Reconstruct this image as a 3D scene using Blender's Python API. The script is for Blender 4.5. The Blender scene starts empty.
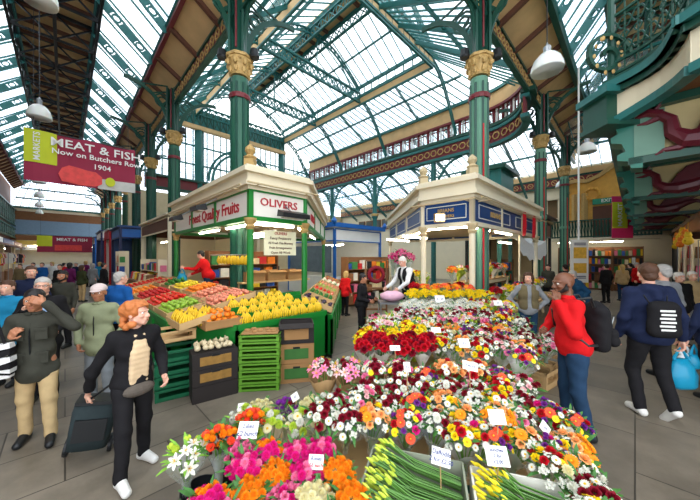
import bpy, math, random
import numpy as np
from mathutils import Vector, Matrix, noise as mnoise
PI = math.pi
random.seed(7)
SC = bpy.context.scene
COL = SC.collection
Q = math.sqrt(.5)

# ------------------------------------------------------------------ helpers
def ts(t, s, z=0.0):
    """point of the market grid: t across the left aisle, s across the right aisle"""
    return Vector(((t-s)*Q, (t+s)*Q, z))
U1 = ts(0, 1); U2 = ts(1, 0); UP = Vector((0, 0, 1))

def origin_of(o):
    v = Vector((0, 0, 0))
    while o is not None:
        v = v + o.location; o = o.parent
    return v

class MB:
    def __init__(self): self.v = []; self.f = []; self.m = []; self.cur = 0
    def add(self, vs, fs):
        n = len(self.v); self.v.extend(vs)
        for f in fs: self.f.append([i+n for i in f]); self.m.append(self.cur)
        return self
    def box(self, c, s, rz=0.0, M=None):
        c = Vector(c); hx, hy, hz = s[0]/2, s[1]/2, s[2]/2
        ca, sa = math.cos(rz), math.sin(rz); vs = []
        for x, y, z in ((-1,-1,-1),(1,-1,-1),(1,1,-1),(-1,1,-1),(-1,-1,1),(1,-1,1),(1,1,1),(-1,1,1)):
            p = Vector((x*hx, y*hy, z*hz))
            p = M @ p if M is not None else Vector((p.x*ca-p.y*sa, p.x*sa+p.y*ca, p.z))
            vs.append(c+p)
        return self.add(vs, [(0,3,2,1),(4,5,6,7),(0,1,5,4),(1,2,6,5),(2,3,7,6),(3,0,4,7)])
    def beam(self, a, b, w, h, up=UP):
        a = Vector(a); b = Vector(b); d = (b-a)
        if d.length < 1e-6: return self
        d.normalize(); r = d.cross(up)
        if r.length < 1e-4: r = d.cross(Vector((1, 0, 0)))
        r.normalize(); u = r.cross(d)
        vs = [p+r*x*w/2+u*y*h/2 for p in (a, b) for x, y in ((-1,-1),(1,-1),(1,1),(-1,1))]
        return self.add(vs, [(3,2,1,0),(4,5,6,7),(0,1,5,4),(1,2,6,5),(2,3,7,6),(3,0,4,7)])
    def tube(self, pts, r, n=8, cap=True):
        pts = [Vector(p) for p in pts]; k = len(pts)
        rs = r if isinstance(r, (list, tuple)) else [r]*k
        vs = []; ref = None
        for i, p in enumerate(pts):
            d = (pts[min(i+1, k-1)]-pts[max(i-1, 0)])
            if d.length < 1e-9: d = Vector((0,0,1))
            d.normalize()
            if ref is None:
                ref = Vector((0,0,1)) if abs(d.z) < .9 else Vector((1,0,0))
            x = ref - d*ref.dot(d)
            if x.length < 1e-5: x = d.orthogonal()
            x.normalize(); y = d.cross(x); ref = x
            for j in range(n):
                a = 2*PI*j/n; vs.append(p + (x*math.cos(a)+y*math.sin(a))*rs[i])
        fs = [(i*n+j, i*n+(j+1)%n, (i+1)*n+(j+1)%n, (i+1)*n+j) for i in range(k-1) for j in range(n)]
        if cap: fs += [tuple(reversed(range(n))), tuple(range((k-1)*n, k*n))]
        return self.add(vs, fs)
    def lathe(self, prof, c=(0,0,0), n=16, sx=1., sy=1., M=None):
        c = Vector(c); vs = []
        for r, z in prof:
            for j in range(n):
                a = 2*PI*j/n; p = Vector((r*math.cos(a)*sx, r*math.sin(a)*sy, z))
                if M is not None: p = M @ p
                vs.append(c+p)
        k = len(prof)
        fs = [(i*n+j, i*n+(j+1)%n, (i+1)*n+(j+1)%n, (i+1)*n+j) for i in range(k-1) for j in range(n)]
        fs += [tuple(reversed(range(n))), tuple(range((k-1)*n, k*n))]
        return self.add(vs, fs)
    def ell(self, c, r, n=10, m=6, M=None, f=None):
        c = Vector(c)
        if not isinstance(r, (tuple, list)): r = (r, r, r)
        vs = []; fs = []
        def put(x, y, z):
            p = Vector((x, y, z))
            if f: p = p*f(p)
            p = Vector((p.x*r[0], p.y*r[1], p.z*r[2]))
            if M is not None: p = M @ p
            vs.append(c+p)
        put(0, 0, -1)
        for i in range(1, m):
            a = -PI/2+PI*i/m
            for j in range(n): put(math.cos(a)*math.cos(2*PI*j/n), math.cos(a)*math.sin(2*PI*j/n), math.sin(a))
        put(0, 0, 1)
        for j in range(n): fs.append((0, 1+(j+1) % n, 1+j))
        for i in range(m-2):
            for j in range(n): fs.append((1+i*n+j, 1+i*n+(j+1)%n, 1+(i+1)*n+(j+1)%n, 1+(i+1)*n+j))
        b = 1+(m-2)*n
        for j in range(n): fs.append((b+j, b+(j+1)%n, len(vs)-1))
        return self.add(vs, fs)
    def prism(self, poly, a, b, M=None):
        """poly of 2D points extruded from a to b along local z; M maps local to world"""
        n = len(poly); vs = [Vector((x, y, a)) for x, y in poly]+[Vector((x, y, b)) for x, y in poly]
        if M is not None: vs = [M @ v for v in vs]
        return self.add(vs, [tuple(reversed(range(n))), tuple(range(n, 2*n))]+[(i, (i+1)%n, n+(i+1)%n, n+i) for i in range(n)])
    def slab(self, pts, th, nrm=None):
        """a polygon in space given thickness th along its normal"""
        pts = [Vector(p) for p in pts]; n = len(pts)
        if nrm is None: nrm = (pts[1]-pts[0]).cross(pts[2]-pts[0]).normalized()
        vs = pts+[p+nrm*th for p in pts]
        return self.add(vs, [tuple(reversed(range(n))), tuple(range(n, 2*n))]+[(i, (i+1)%n, n+(i+1)%n, n+i) for i in range(n)])
    def arc_plate(self, fn, n, w, h, up=UP):
        pts = [fn(i/n) for i in range(n+1)]
        for a, b in zip(pts, pts[1:]): self.beam(a, b, w, h, up)
        return self
    def mesh(self, name, mats, org=Vector((0,0,0)), smooth=False):
        me = bpy.data.meshes.new(name)
        me.from_pydata([tuple(v-org) for v in self.v], [], self.f)
        if not isinstance(mats, (list, tuple)): mats = [mats]
        for m in mats: me.materials.append(m)
        if len(mats) > 1: me.polygons.foreach_set('material_index', self.m)
        if smooth: me.polygons.foreach_set('use_smooth', [True]*len(me.polygons))
        me.update()
        return me
    def build(self, name, mats, parent=None, smooth=False, base=True):
        if parent is None and base and self.v:
            xs = [v.x for v in self.v]; ys = [v.y for v in self.v]; zs = [v.z for v in self.v]
            org = Vector(((min(xs)+max(xs))/2, (min(ys)+max(ys))/2, min(zs)))
        else: org = origin_of(parent)
        o = bpy.data.objects.new(name, self.mesh(name, mats, org, smooth)); COL.objects.link(o)
        if parent is None: o.location = org if base else (0, 0, 0)
        else: o.parent = parent
        return o

def tag(o, label=None, cat=None, group=None, kind=None):
    if label: o['label'] = label
    if cat: o['category'] = cat
    if group: o['group'] = group
    if kind: o['kind'] = kind
    return o
def thing(name, loc, label, cat, group=None, rz=0.0):
    o = bpy.data.objects.new(name, None); COL.objects.link(o)
    o.location = loc; o.rotation_euler = (0, 0, rz); o.empty_display_size = .1
    return tag(o, label, cat, group)
KIDS = {}
def kids(o):
    return [c for c in COL.objects if c.parent is o]
def snap(o):
    """remember a thing's tree once so that copying it stays quick"""
    return (o, [snap(c) for c in kids(o)])
def copy_tree(t, parent=None):
    o, ch = t; c = o.copy(); COL.objects.link(c)
    if parent is not None: c.parent = parent
    for k in ch: copy_tree(k, c)
    return c
def structure(o): o['kind'] = 'structure'; return o

def text_mb(s, size, o, right, up, depth=.004, mb=None, sx=1.0, shear=0.0, bold=.012):
    cu = bpy.data.curves.new('lettering', 'FONT'); cu.body = s; cu.size = size
    cu.align_x = 'CENTER'; cu.align_y = 'CENTER'; cu.resolution_u = 2; cu.extrude = depth/2; cu.shear = shear; cu.offset = size*bold
    ob = bpy.data.objects.new('lettering', cu); COL.objects.link(ob)
    dg = bpy.context.evaluated_depsgraph_get(); me = bpy.data.meshes.new_from_object(ob.evaluated_get(dg))
    o = Vector(o); right = Vector(right).normalized(); up = Vector(up).normalized(); n = right.cross(up)
    mb = mb or MB()
    mb.add([o+right*v.co.x*sx+up*v.co.y+n*v.co.z for v in me.vertices], [tuple(p.vertices) for p in me.polygons])
    bpy.data.objects.remove(ob); bpy.data.curves.remove(cu); bpy.data.meshes.remove(me)
    return mb

# ------------------------------------------------------------------ materials
MATS = {}
def mat(name, col, rough=.6, metal=0., var=.12, scale=6., bump=0., spec=.4, sub=0.):
    if name in MATS: return MATS[name]
    m = bpy.data.materials.new(name); m.use_nodes = True; nt = m.node_tree; N = nt.nodes; L = nt.links
    b = N['Principled BSDF']; b.inputs['Roughness'].default_value = rough; b.inputs['Metallic'].default_value = metal
    b.inputs['Specular IOR Level'].default_value = spec
    if sub: b.inputs['Subsurface Weight'].default_value = sub
    tc = N.new('ShaderNodeTexCoord'); nz = N.new('ShaderNodeTexNoise'); nz.inputs['Scale'].default_value = scale; nz.inputs['Detail'].default_value = 3
    L.new(tc.outputs['Object'], nz.inputs['Vector'])
    mx = N.new('ShaderNodeMix'); mx.data_type = 'RGBA'
    mx.inputs['A'].default_value = tuple(max(0, c*(1-var)) for c in col[:3])+(1,)
    mx.inputs['B'].default_value = tuple(min(1, c*(1+var)) for c in col[:3])+(1,)
    L.new(nz.outputs['Fac'], mx.inputs['Factor']); L.new(mx.outputs['Result'], b.inputs['Base Color'])
    if bump:
        bp = N.new('ShaderNodeBump'); bp.inputs['Strength'].default_value = bump; bp.inputs['Distance'].default_value = .01
        L.new(nz.outputs['Fac'], bp.inputs['Height']); L.new(bp.outputs['Normal'], b.inputs['Normal'])
    MATS[name] = m
    return m
def srgb(r, g, b):
    f = lambda c: (c/255/12.92) if c/255 <= .04045 else ((c/255+.055)/1.055)**2.4
    return (f(r), f(g), f(b))
def emis(name, col, st):
    m = bpy.data.materials.new(name); m.use_nodes = True; b = m.node_tree.nodes['Principled BSDF']
    b.inputs['Base Color'].default_value = (*col, 1); b.inputs['Emission Color'].default_value = (*col, 1); b.inputs['Emission Strength'].default_value = st
    MATS[name] = m; return m
def glassy(name, col, alpha, rough=.1):
    m = bpy.data.materials.new(name); m.use_nodes = True; nt = m.node_tree; N = nt.nodes; L = nt.links
    for n in list(N): N.remove(n)
    out = N.new('ShaderNodeOutputMaterial'); tr = N.new('ShaderNodeBsdfTransparent'); tr.inputs[0].default_value = (*col, 1)
    gl = N.new('ShaderNodeBsdfPrincipled'); gl.inputs['Base Color'].default_value = (*col, 1); gl.inputs['Roughness'].default_value = rough
    tc = N.new('ShaderNodeTexCoord'); nz = N.new('ShaderNodeTexNoise'); nz.inputs['Scale'].default_value = 2.5; nz.inputs['Detail'].default_value = 4
    mr = N.new('ShaderNodeMapRange'); mr.inputs['From Min'].default_value = .35; mr.inputs['From Max'].default_value = .75
    mr.inputs['To Min'].default_value = alpha*.5; mr.inputs['To Max'].default_value = alpha*1.6
    mix = N.new('ShaderNodeMixShader'); L.new(tc.outputs['Object'], nz.inputs['Vector']); L.new(nz.outputs['Fac'], mr.inputs['Value'])
    L.new(mr.outputs[0], mix.inputs[0]); L.new(tr.outputs[0], mix.inputs[1]); L.new(gl.outputs[0], mix.inputs[2]); L.new(mix.outputs[0], out.inputs[0])
    MATS[name] = m; return m

TEAL = mat('teal_iron', srgb(38,104,100), .45, .0, .2, 3)
DKGREEN = mat('dark_green_iron', srgb(24,72,58), .4, 0, .25, 3)
MIDGREEN = mat('deep_column_green', srgb(36,92,70), .4, 0, .2, 3)
PALEGREEN = mat('column_green', srgb(88,138,112), .4, 0, .15, 3)
MAROON = mat('maroon_paint', srgb(112,34,40), .45, 0, .2, 4)
GOLD = mat('gilded_plaster', srgb(186,152,92), .55, .1, .3, 12, .5)
CREAM = mat('cream_paint', srgb(226,214,184), .5, 0, .06, 3)
CREAMD = mat('old_cream_paint', srgb(196,176,136), .6, 0, .15, 3)
BOARD = mat('ceiling_boards', srgb(206,170,120), .7, 0, .25, 2)
BLACKM = mat('black_metal', srgb(26,28,30), .4, 0, .2, 5)
STEEL = mat('grey_steel', srgb(150,155,158), .35, .7, .1, 5)
WHITEP = mat('white_paint', srgb(232,232,228), .5, 0, .05, 3)
GREENP = mat('bright_green_paint', srgb(22,122,44), .4, 0, .15, 4)
BLUEP = mat('blue_paint', srgb(36,74,130), .4, 0, .15, 4)
BRBLUE = mat('bright_blue_paint', srgb(30,98,176), .4, 0, .12, 4)
NAVY = mat('navy_paint', srgb(26,38,84), .45, 0, .15, 4)
REDP = mat('red_paint', srgb(190,24,34), .45, 0, .1, 4)
WOOD = mat('brown_wood', srgb(124,82,48), .6, 0, .25, 5)
PLY = mat('pale_wood', srgb(196,160,110), .7, 0, .18, 5)
CARD = mat('brown_cardboard', srgb(166,124,78), .85, 0, .12, 5)
TUBE = emis('fluorescent_tube', (1., .9, .7), 30.)
GLASS = glassy('roof_glass', (.95, .98, 1.), .2)
CLEAR = glassy('shop_glass', (.9, .96, .96), .25)
TERRA = mat('terracotta_dark', srgb(96,60,44), .7, 0, .2, 4)
# ------------------------------------------------------------------ camera, world
CAMZ = 2.0
cam = bpy.data.objects.new('camera', bpy.data.cameras.new('camera')); COL.objects.link(cam)
cam.location = (0, 0, CAMZ); cam.rotation_euler = (PI/2, 0, 0)
cam.data.sensor_width = 36; cam.data.lens = 285/700*36; cam.data.shift_y = .01; cam.data.clip_start = .05; cam.data.clip_end = 400
SC.camera = cam
w = bpy.data.worlds.new('sky'); SC.world = w; w.use_nodes = True
N = w.node_tree.nodes; L = w.node_tree.links
bg = N['Background']; bg.inputs['Strength'].default_value = 3.2
tc = N.new('ShaderNodeTexCoord'); nz = N.new('ShaderNodeTexNoise'); nz.inputs['Scale'].default_value = 2.2; nz.inputs['Detail'].default_value = 5
cr = N.new('ShaderNodeValToRGB'); cr.color_ramp.elements[0].position = .38; cr.color_ramp.elements[0].color = (.72,.84,1,1)
cr.color_ramp.elements[1].position = .6; cr.color_ramp.elements[1].color = (1,1,1,1)
L.new(tc.outputs['Generated'], nz.inputs['Vector']); L.new(nz.outputs['Fac'], cr.inputs[0]); L.new(cr.outputs[0], bg.inputs[0])
SC.view_settings.view_transform = 'Standard'; SC.view_settings.look = 'None'; SC.view_settings.gamma = 1; SC.view_settings.exposure = .2
SC.cycles.max_bounces = 6; SC.cycles.transparent_max_bounces = 16; SC.cycles.caustics_reflective = False; SC.cycles.caustics_refractive = False
SC.cycles.use_denoising = True

# ------------------------------------------------------------------ floor
def floor_mat():
    m = bpy.data.materials.new('stone_flags'); m.use_nodes = True; nt = m.node_tree; N = nt.nodes; L = nt.links
    b = N['Principled BSDF']; tc = N.new('ShaderNodeTexCoord'); mp = N.new('ShaderNodeMapping'); mp.inputs['Rotation'].default_value = (0, 0, -PI/4)
    br = N.new('ShaderNodeTexBrick'); br.inputs['Scale'].default_value = 1.; br.inputs['Mortar Size'].default_value = .008; br.inputs['Mortar Smooth'].default_value = .3
    br.inputs['Brick Width'].default_value = 1.25; br.inputs['Row Height'].default_value = .72; br.offset = .37; br.inputs['Bias'].default_value = 0.
    br.inputs['Color1'].default_value = (*srgb(112,104,92), 1); br.inputs['Color2'].default_value = (*srgb(138,128,113), 1); br.inputs['Mortar'].default_value = (*srgb(70,64,56), 1)
    nz = N.new('ShaderNodeTexNoise'); nz.inputs['Scale'].default_value = 1.3; nz.inputs['Detail'].default_value = 8; nz.inputs['Roughness'].default_value = .65
    mx = N.new('ShaderNodeMix'); mx.data_type = 'RGBA'; mx.blend_type = 'MULTIPLY'; mx.inputs['Factor'].default_value = 1.
    cr = N.new('ShaderNodeValToRGB'); cr.color_ramp.elements[0].position = .3; cr.color_ramp.elements[0].color = (.5,.49,.46,1); cr.color_ramp.elements[1].position = .68; cr.color_ramp.elements[1].color = (1.1,1.08,1.05,1)
    bp = N.new('ShaderNodeBump'); bp.inputs['Strength'].default_value = .25; bp.inputs['Distance'].default_value = .01
    L.new(tc.outputs['Object'], mp.inputs['Vector']); L.new(mp.outputs[0], br.inputs['Vector']); L.new(mp.outputs[0], nz.inputs['Vector'])
    L.new(nz.outputs['Fac'], cr.inputs[0]); L.new(br.outputs['Color'], mx.inputs['A']); L.new(cr.outputs[0], mx.inputs['B'])
    L.new(mx.outputs['Result'], b.inputs['Base Color']); L.new(nz.outputs['Fac'], bp.inputs['Height']); L.new(bp.outputs[0], b.inputs['Normal'])
    rr = N.new('ShaderNodeMapRange'); rr.inputs['To Min'].default_value = .35; rr.inputs['To Max'].default_value = .65
    L.new(nz.outputs['Fac'], rr.inputs['Value']); L.new(rr.outputs[0], b.inputs['Roughness'])
    return m
f = MB(); f.slab([(-60,-6,-.2),(60,-6,-.2),(60,70,-.2),(-60,70,-.2)], .2)
structure(f.build('floor', floor_mat(), base=False))

# ------------------------------------------------------------------ big hall geometry (t, s grid; heights above floor)
HZ = CAMZ
TA, SA = 3.25, 2.9             # arcade lines
TW, SW = 15.0, 19.9            # far walls of the hall
ZG = 9.0                       # arcade girder
def lattice(mb, a, b, h, n, w=.05, ch=.07, up=UP, cross=True):
    """a flat lattice girder: two chords and crossed bars"""
    a = Vector(a); b = Vector(b)
    mb.beam(a+up*h/2, b+up*h/2, w*2.2, ch); mb.beam(a-up*h/2, b-up*h/2, w*2.2, ch)
    for i in range(n):
        p = a.lerp(b, i/n); q = a.lerp(b, (i+1)/n)
        mb.beam(p-up*h/2, q+up*h/2, w*.6, w)
        if cross: mb.beam(p+up*h/2, q-up*h/2, w*.6, w)
        mb.beam(p-up*h/2, p+up*h/2, w, w)

def glass_slope(idx, A, B, C, D, nbar, npurl, rib=None):
    """glazed slope A-B (low edge) to D-C (high edge), bars running up the slope"""
    A, B, C, D = [Vector(p) for p in (A, B, C, D)]
    nrm = (B-A).cross(D-A).normalized()
    if nrm.z < 0: nrm = -nrm
    g = MB(); g.slab([A+nrm*.03, B+nrm*.03, C+nrm*.03, D+nrm*.03], .012, nrm)
    o = structure(g.build('window_%d' % idx, GLASS))
    m = MB()
    for i in range(nbar+1):
        k = i/nbar; m.beam(A.lerp(B, k), D.lerp(C, k), .035, .06, nrm)
    m.build('glazing_bars', TEAL, o)
    m = MB()
    for i in range(npurl+1):
        k = i/npurl; m.beam(A.lerp(D, k)-nrm*.06, B.lerp(C, k)-nrm*.06, .08, .12, nrm)
    m.build('purlins', TEAL, o)
    return o

# left aisle roof: timber eaves strip, glass, raised timber centre band, glass, eaves
SMAX = 45.
Z1, Z2 = 9.6, 11.0
glass_slope(1, ts(2.4,3,Z1), ts(2.4,SMAX,Z1), ts(.84,SMAX,Z2), ts(.84,3,Z2), 39, 1)
glass_slope(2, ts(-3.0,SMAX,Z1), ts(-3.0,3,Z1), ts(-1.36,3,Z2), ts(-1.36,SMAX,Z2), 39, 1)
# right aisle
TMAX = 24.5
glass_slope(3, ts(3,1.75,Z1), ts(TMAX,1.75,Z1), ts(TMAX,.7,Z2), ts(3,.7,Z2), 34, 1)
glass_slope(4, ts(TMAX,-2.6,Z1), ts(3,-2.6,Z1), ts(3,-1.3,Z2), ts(TMAX,-1.3,Z2), 34, 1)
def boards(name, pts, mat_=BOARD, th=.08, n=None, along=None):
    m = MB(); m.slab(pts, th, UP); o = structure(m.build(name, mat_))
    if n:
        A, B, C, D = [Vector(p) for p in pts]; b = MB()
        for i in range(1, n):
            k = i/n
            if along: b.beam(A.lerp(D, k)-UP*.02, B.lerp(C, k)-UP*.02, .05, .05)
            else: b.beam(A.lerp(B, k)-UP*.06, D.lerp(C, k)-UP*.06, .12, .16)
        b.build('cover_strips', TERRA, o)
    return o
boards('ceiling', [ts(.84,3,Z2+.1), ts(.84,SMAX,Z2+.1), ts(-1.36,SMAX,Z2+.1), ts(-1.36,3,Z2+.1)], n=44)
boards('ceiling', [ts(TA,3,ZG-.05), ts(TA,SMAX,ZG-.05), ts(2.4,SMAX,Z1-.1), ts(2.4,3,Z1-.1)], n=22)
boards('ceiling', [ts(-3.7,SMAX,ZG-.05), ts(-3.7,3,ZG-.05), ts(-3.0,3,Z1-.1), ts(-3.0,SMAX,Z1-.1)], n=44)
boards('ceiling', [ts(3,.7,Z2+.1), ts(TMAX,.7,Z2+.1), ts(TMAX,-1.3,Z2+.1), ts(3,-1.3,Z2+.1)], n=24)
boards('ceiling', [ts(3,SA,ZG-.05), ts(TMAX,SA,ZG-.05), ts(TMAX,1.75,Z1-.1), ts(3,1.75,Z1-.1)], n=14)
# gutters and chords that run down the aisles
def run(name, mat_, lines, w, h):
    m = MB()
    for a, b in lines: m.beam(a, b, w, h)
    return structure(m.build(name, mat_))
run('trim_1', MAROON, [(ts(2.4,3,Z1-.16), ts(2.4,SMAX,Z1-.16)), (ts(-3.,3,Z1-.16), ts(-3.,SMAX,Z1-.16))], .12, .14)
run('trim_2', TEAL, [(ts(.84,3,Z2), ts(.84,SMAX,Z2)), (ts(-1.36,3,Z2), ts(-1.36,SMAX,Z2))], .16, .34)
run('trim_3', DKGREEN, [(ts(3,1.75,Z1-.16), ts(TMAX,1.75,Z1-.16)), (ts(3,.7,Z2), ts(TMAX,.7,Z2)), (ts(3,-1.3,Z2), ts(TMAX,-1.3,Z2))], .16, .3)
# lattice chords hanging under the raised band of the left aisle
m = MB()
for t0 in (.84, -.26, -1.36): lattice(m, ts(t0,4,Z2-.55), ts(t0,SMAX,Z2-.55), .8, 20, .035, .06)
structure(m.build('trim_4', BLACKM))
m = MB()
lattice(m, ts(5,-.3,Z2-.55), ts(TMAX,-.3,Z2-.55), .8, 16, .05, .07)
structure(m.build('trim_5', TEAL))
# transverse aisle trusses: plate ribs with round openings on the slopes and crossed bars under the band
def plate_rib(m, a, b, h=.3):
    a = Vector(a); b = Vector(b); d = b-a; L_ = d.length; d.normalize()
    side = (a-b).cross(UP); side.normalize(); u = side.cross(d)
    if u.z < 0: u = -u
    # solid ends and thin rims around two openings
    m.beam(a+u*(h*.4), b+u*(h*.4), .05, .07); m.beam(a-u*(h*.4), b-u*(h*.4), .05, .07)
    for k0, k1 in ((0,.2), (.36,.62), (.8,1.)):
        m.beam(a.lerp(b,k0), a.lerp(b,k1), .04, h*.8, UP)
    for kc in (.28, .71):
        c = a.lerp(b, kc)
        for i in range(8):
            g0 = 2*PI*i/8; g1 = 2*PI*(i+1)/8; r = h*.36
            m.beam(c+d*r*1.2*math.cos(g0)+u*r*math.sin(g0), c+d*r*1.2*math.cos(g1)+u*r*math.sin(g1), .04, .05)
def aisle_truss(k, n=None):
    s0 = k
    o = thing('roof_truss', ts(-.3, s0, Z2-1.), 'green iron roof truss across the left aisle, %s' % n, 'roof truss', 'iron trusses across the left aisle roof')
    m = MB(); plate_rib(m, ts(2.4,s0,Z1-.2), ts(.84,s0,Z2-.12)); m.build('rib', TEAL, o)
    m = MB(); plate_rib(m, ts(-3.,s0,Z1-.2), ts(-1.36,s0,Z2-.12)); m.build('rib', TEAL, o)
    m = MB(); m.beam(ts(-1.36,s0,Z2), ts(.84,s0,Z2), .08, .1); m.beam(ts(-1.36,s0,Z2-.95), ts(.84,s0,Z2-.95), .06, .08)
    m.beam(ts(-1.36,s0,Z2-.95), ts(-.26,s0,Z2), .04, .06); m.beam(ts(.84,s0,Z2-.95), ts(-.26,s0,Z2), .04, .06)
    m.beam(ts(-1.36,s0,Z2), ts(-.26,s0,Z2-.95), .04, .06); m.beam(ts(.84,s0,Z2), ts(-.26,s0,Z2-.95), .04, .06)
    m.build('cross_bracing', BLACKM, o)
ORD = ['nearest the camera','second from the camera','third from the camera','fourth from the camera','fifth from the camera','sixth from the camera','seventh from the camera','eighth from the camera','ninth from the camera','tenth from the camera',
 'eleventh from the camera','twelfth from the camera','thirteenth from the camera','fourteenth from the camera','fifteenth from the camera','sixteenth from the camera','seventeenth from the camera']
for i in range(17): aisle_truss(8.7+2.15*i, ORD[i])
for i in range(8):
    t0 = 8.7+2.15*i
    o = thing('roof_truss', ts(t0, -.3, Z2-1.), 'teal plate roof rib over the right aisle, %s' % ORD[i], 'roof truss', 'plate ribs over the right aisle')
    m = MB(); plate_rib(m, ts(t0,1.75,Z1-.2), ts(t0,.7,Z2-.12)); m.build('rib', TEAL, o)
    m = MB(); plate_rib(m, ts(t0,-2.6,Z1-.2), ts(t0,-1.3,Z2-.12)); m.build('rib', TEAL, o)
    m = MB(); m.beam(ts(t0,-1.3,Z2), ts(t0,.7,Z2), .08, .1); m.beam(ts(t0,-1.3,Z2-.95), ts(t0,.7,Z2-.95), .06, .08)
    m.beam(ts(t0,-1.3,Z2-.95), ts(t0,-.3,Z2), .04, .06); m.beam(ts(t0,.7,Z2-.95), ts(t0,-.3,Z2), .04, .06); m.build('cross_bracing', DKGREEN, o)

# arcade girders with red pierced frieze
def frieze(idx, a, b, z0, h, n, face, back=TERRA):
    """maroon band with a row of gilt scrolls between green rails"""
    a = Vector(a); b = Vector(b)
    m = MB(); m.beam(a+UP*(z0+h/2), b+UP*(z0+h/2), .06, h*.8); o = structure(m.build('trim_%d' % idx, MAROON))
    m = MB(); m.beam(a+UP*z0, b+UP*z0, .16, h*.16); m.beam(a+UP*(z0+h), b+UP*(z0+h), .16, h*.16); m.build('rails', DKGREEN, o)
    m = MB(); d = (b-a).normalized(); face = Vector(face)
    for i in range(n):
        c = a.lerp(b, (i+.5)/n)+UP*(z0+h/2)+face*.05
        r = min(h*.3, (b-a).length/n*.42)
        for j in range(6):
            g0 = 2*PI*j/6; g1 = 2*PI*(j+1)/6
            m.beam(c+d*r*math.cos(g0)+UP*r*math.sin(g0), c+d*r*math.cos(g1)+UP*r*math.sin(g1), .03, .04)
        m.beam(c-d*r*.7-UP*r*.7, c+d*r*.7+UP*r*.7, .03, .03)
    m.build('scrollwork', GOLD, o)
    return o
frieze(6, ts(TA,4), ts(TA,SMAX), 8.35, .55, 90, -U2)
frieze(7, ts(5,SA), ts(TMAX,SA), 8.35, .55, 50, -U1)

# ------------------------------------------------------------------ iron columns
def spandrel(m, p, z0, z1, d, reach, w=.07):
    """curved bracket rising from the column at z0 out to z1 in direction d"""
    d = Vector(d)
    pts = []
    for i in range(11):
        a = i/10*PI/2; pts.append(Vector(p)+d*(.18+reach*(1-math.cos(a)))+UP*(z0+(z1-z0)*math.sin(a)))
    for a, b in zip(pts, pts[1:]): m.beam(a, b, w, .13)
    for i in (2, 4, 6, 8): m.beam(pts[i], Vector((p[0], p[1], pts[i].z+.25))+d*(.18+reach*.04), w*.5, .05)
    c = Vector(p)+d*(reach*.28)+UP*(z1-(z1-z0)*.3)
    for r in (reach*.18, reach*.1):
        for i in range(10):
            g0 = 2*PI*i/10; g1 = 2*PI*(i+1)/10
            m.beam(c+d*r*math.cos(g0)+UP*r*math.sin(g0), c+d*r*math.cos(g1)+UP*r*math.sin(g1), w*.5, .05)
def column(t, s, label, zc=7.0, dirs=((1,0),(-1,0),(0,1),(0,-1)), r=.2, top=None, shaft=PALEGREEN, group='iron columns of the arcades', lamps=True):
    p = ts(t, s)
    o = thing('iron_column', p, label, 'column', group)
    m = MB(); m.lathe([(r*1.5,0),(r*1.5,.5),(r*1.35,.6),(r*1.15,.65),(r*1.15,.8)], p, 12); m.build('base', DKGREEN, o)
    m = MB(); prof = [(r,.7),(r,3.6),(r*1.18,3.65),(r*1.18,3.75),(r,3.8),(r,zc-.35)]
    m.lathe(prof, p, 16); sh = m.build('shaft', shaft, o)
    m = MB()
    for j in range(8):
        a = 2*PI*j/8
        m.cur = 0; m.tube([p+Vector((math.cos(a)*r, math.sin(a)*r, .9)), p+Vector((math.cos(a)*r, math.sin(a)*r, zc-.5))], r*.16, 5)
    m.build('fluting', DKGREEN, sh)
    m = MB(); a = -PI/2
    m.box(p+Vector((0,-r*1.08,3.)), (.035,.05,zc*1.-.0-2.2+0.)); m.build('red_stripe', REDP if shaft is PALEGREEN else DKGREEN, sh)
    m = MB(); m.lathe([(r*1.2,zc-.9),(r*1.25,zc-.82),(r*1.2,zc-.78)], p, 16); m.build('collar', MAROON, o)
    m = MB()
    m.lathe([(r*1.02,zc-.3),(r*1.12,zc-.26),(r*1.05,zc-.2),(r*1.2,zc-.05),(r*1.5,zc+.08),(r*1.4,zc+.14)], p, 16)
    for j in range(8):
        a = 2*PI*j/8; d = Vector((math.cos(a), math.sin(a), 0))
        m.ell(p+d*r*1.38+UP*(zc+.0), (.05,.05,.09), 8, 5); m.ell(p+d*r*1.12+UP*(zc-.17), (.05,.05,.09), 8, 5); m.ell(p+Vector((math.cos(a+.39), math.sin(a+.39), 0))*r*1.5+UP*(zc+.07), (.035,.035,.05), 6, 4)
    m.lathe([(r*1.6,zc+.14),(r*1.65,zc+.18),(r*1.55,zc+.22)], p, 8); m.build('capital', GOLD, o)
    zt = top or ZG
    m = MB(); m.box(p+UP*((zc+.2+zt)/2), (r*1.5, r*1.5, zt-zc-.2), PI/4)
    for x in (-1, 1): m.box(p+UP*((zc+.2+zt)/2)+Vector((x*r*.78,-r*.5,0)), (.06,.3,zt-zc-.2)); 
    m.build('upper_shaft', DKGREEN, o)
    m = MB(); m.box(p+Vector((0,-r*1.1,(zc+.3+zt)/2)), (.04,.04,zt-zc-.4)); m.build('downpipe', MAROON, o)
    for dt, ds in dirs:
        d = U2*dt+U1*ds; reach = 1.5 if (dt, ds) != AISLE.get((t, s)) else .8
        m = MB(); spandrel(m, p, zc+.25, zt-.1, d, reach); m.build('bracket', DKGREEN, o)
    if lamps:
        for sg in (-1, 1):
            m = MB(); c = p+Vector((sg*.42,-.1,zc+.25)); m.tube([p+Vector((sg*.15,0,zc+.2)), c+UP*.1], .02, 6)
            m.lathe([(.03,.16),(.1,.12),(.13,-.06),(.11,-.1)], c, 10); m.build('spotlight', BLACKM, o)
    return o
AISLE = {}
column(TA, 7.35, 'fluted green iron column rising out of the green fruit kiosk', r=.22, shaft=MIDGREEN)
column(TA, 13.7, 'green iron column with gilt capital behind the green kiosk, beside the butchers banner', shaft=MIDGREEN)
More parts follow.
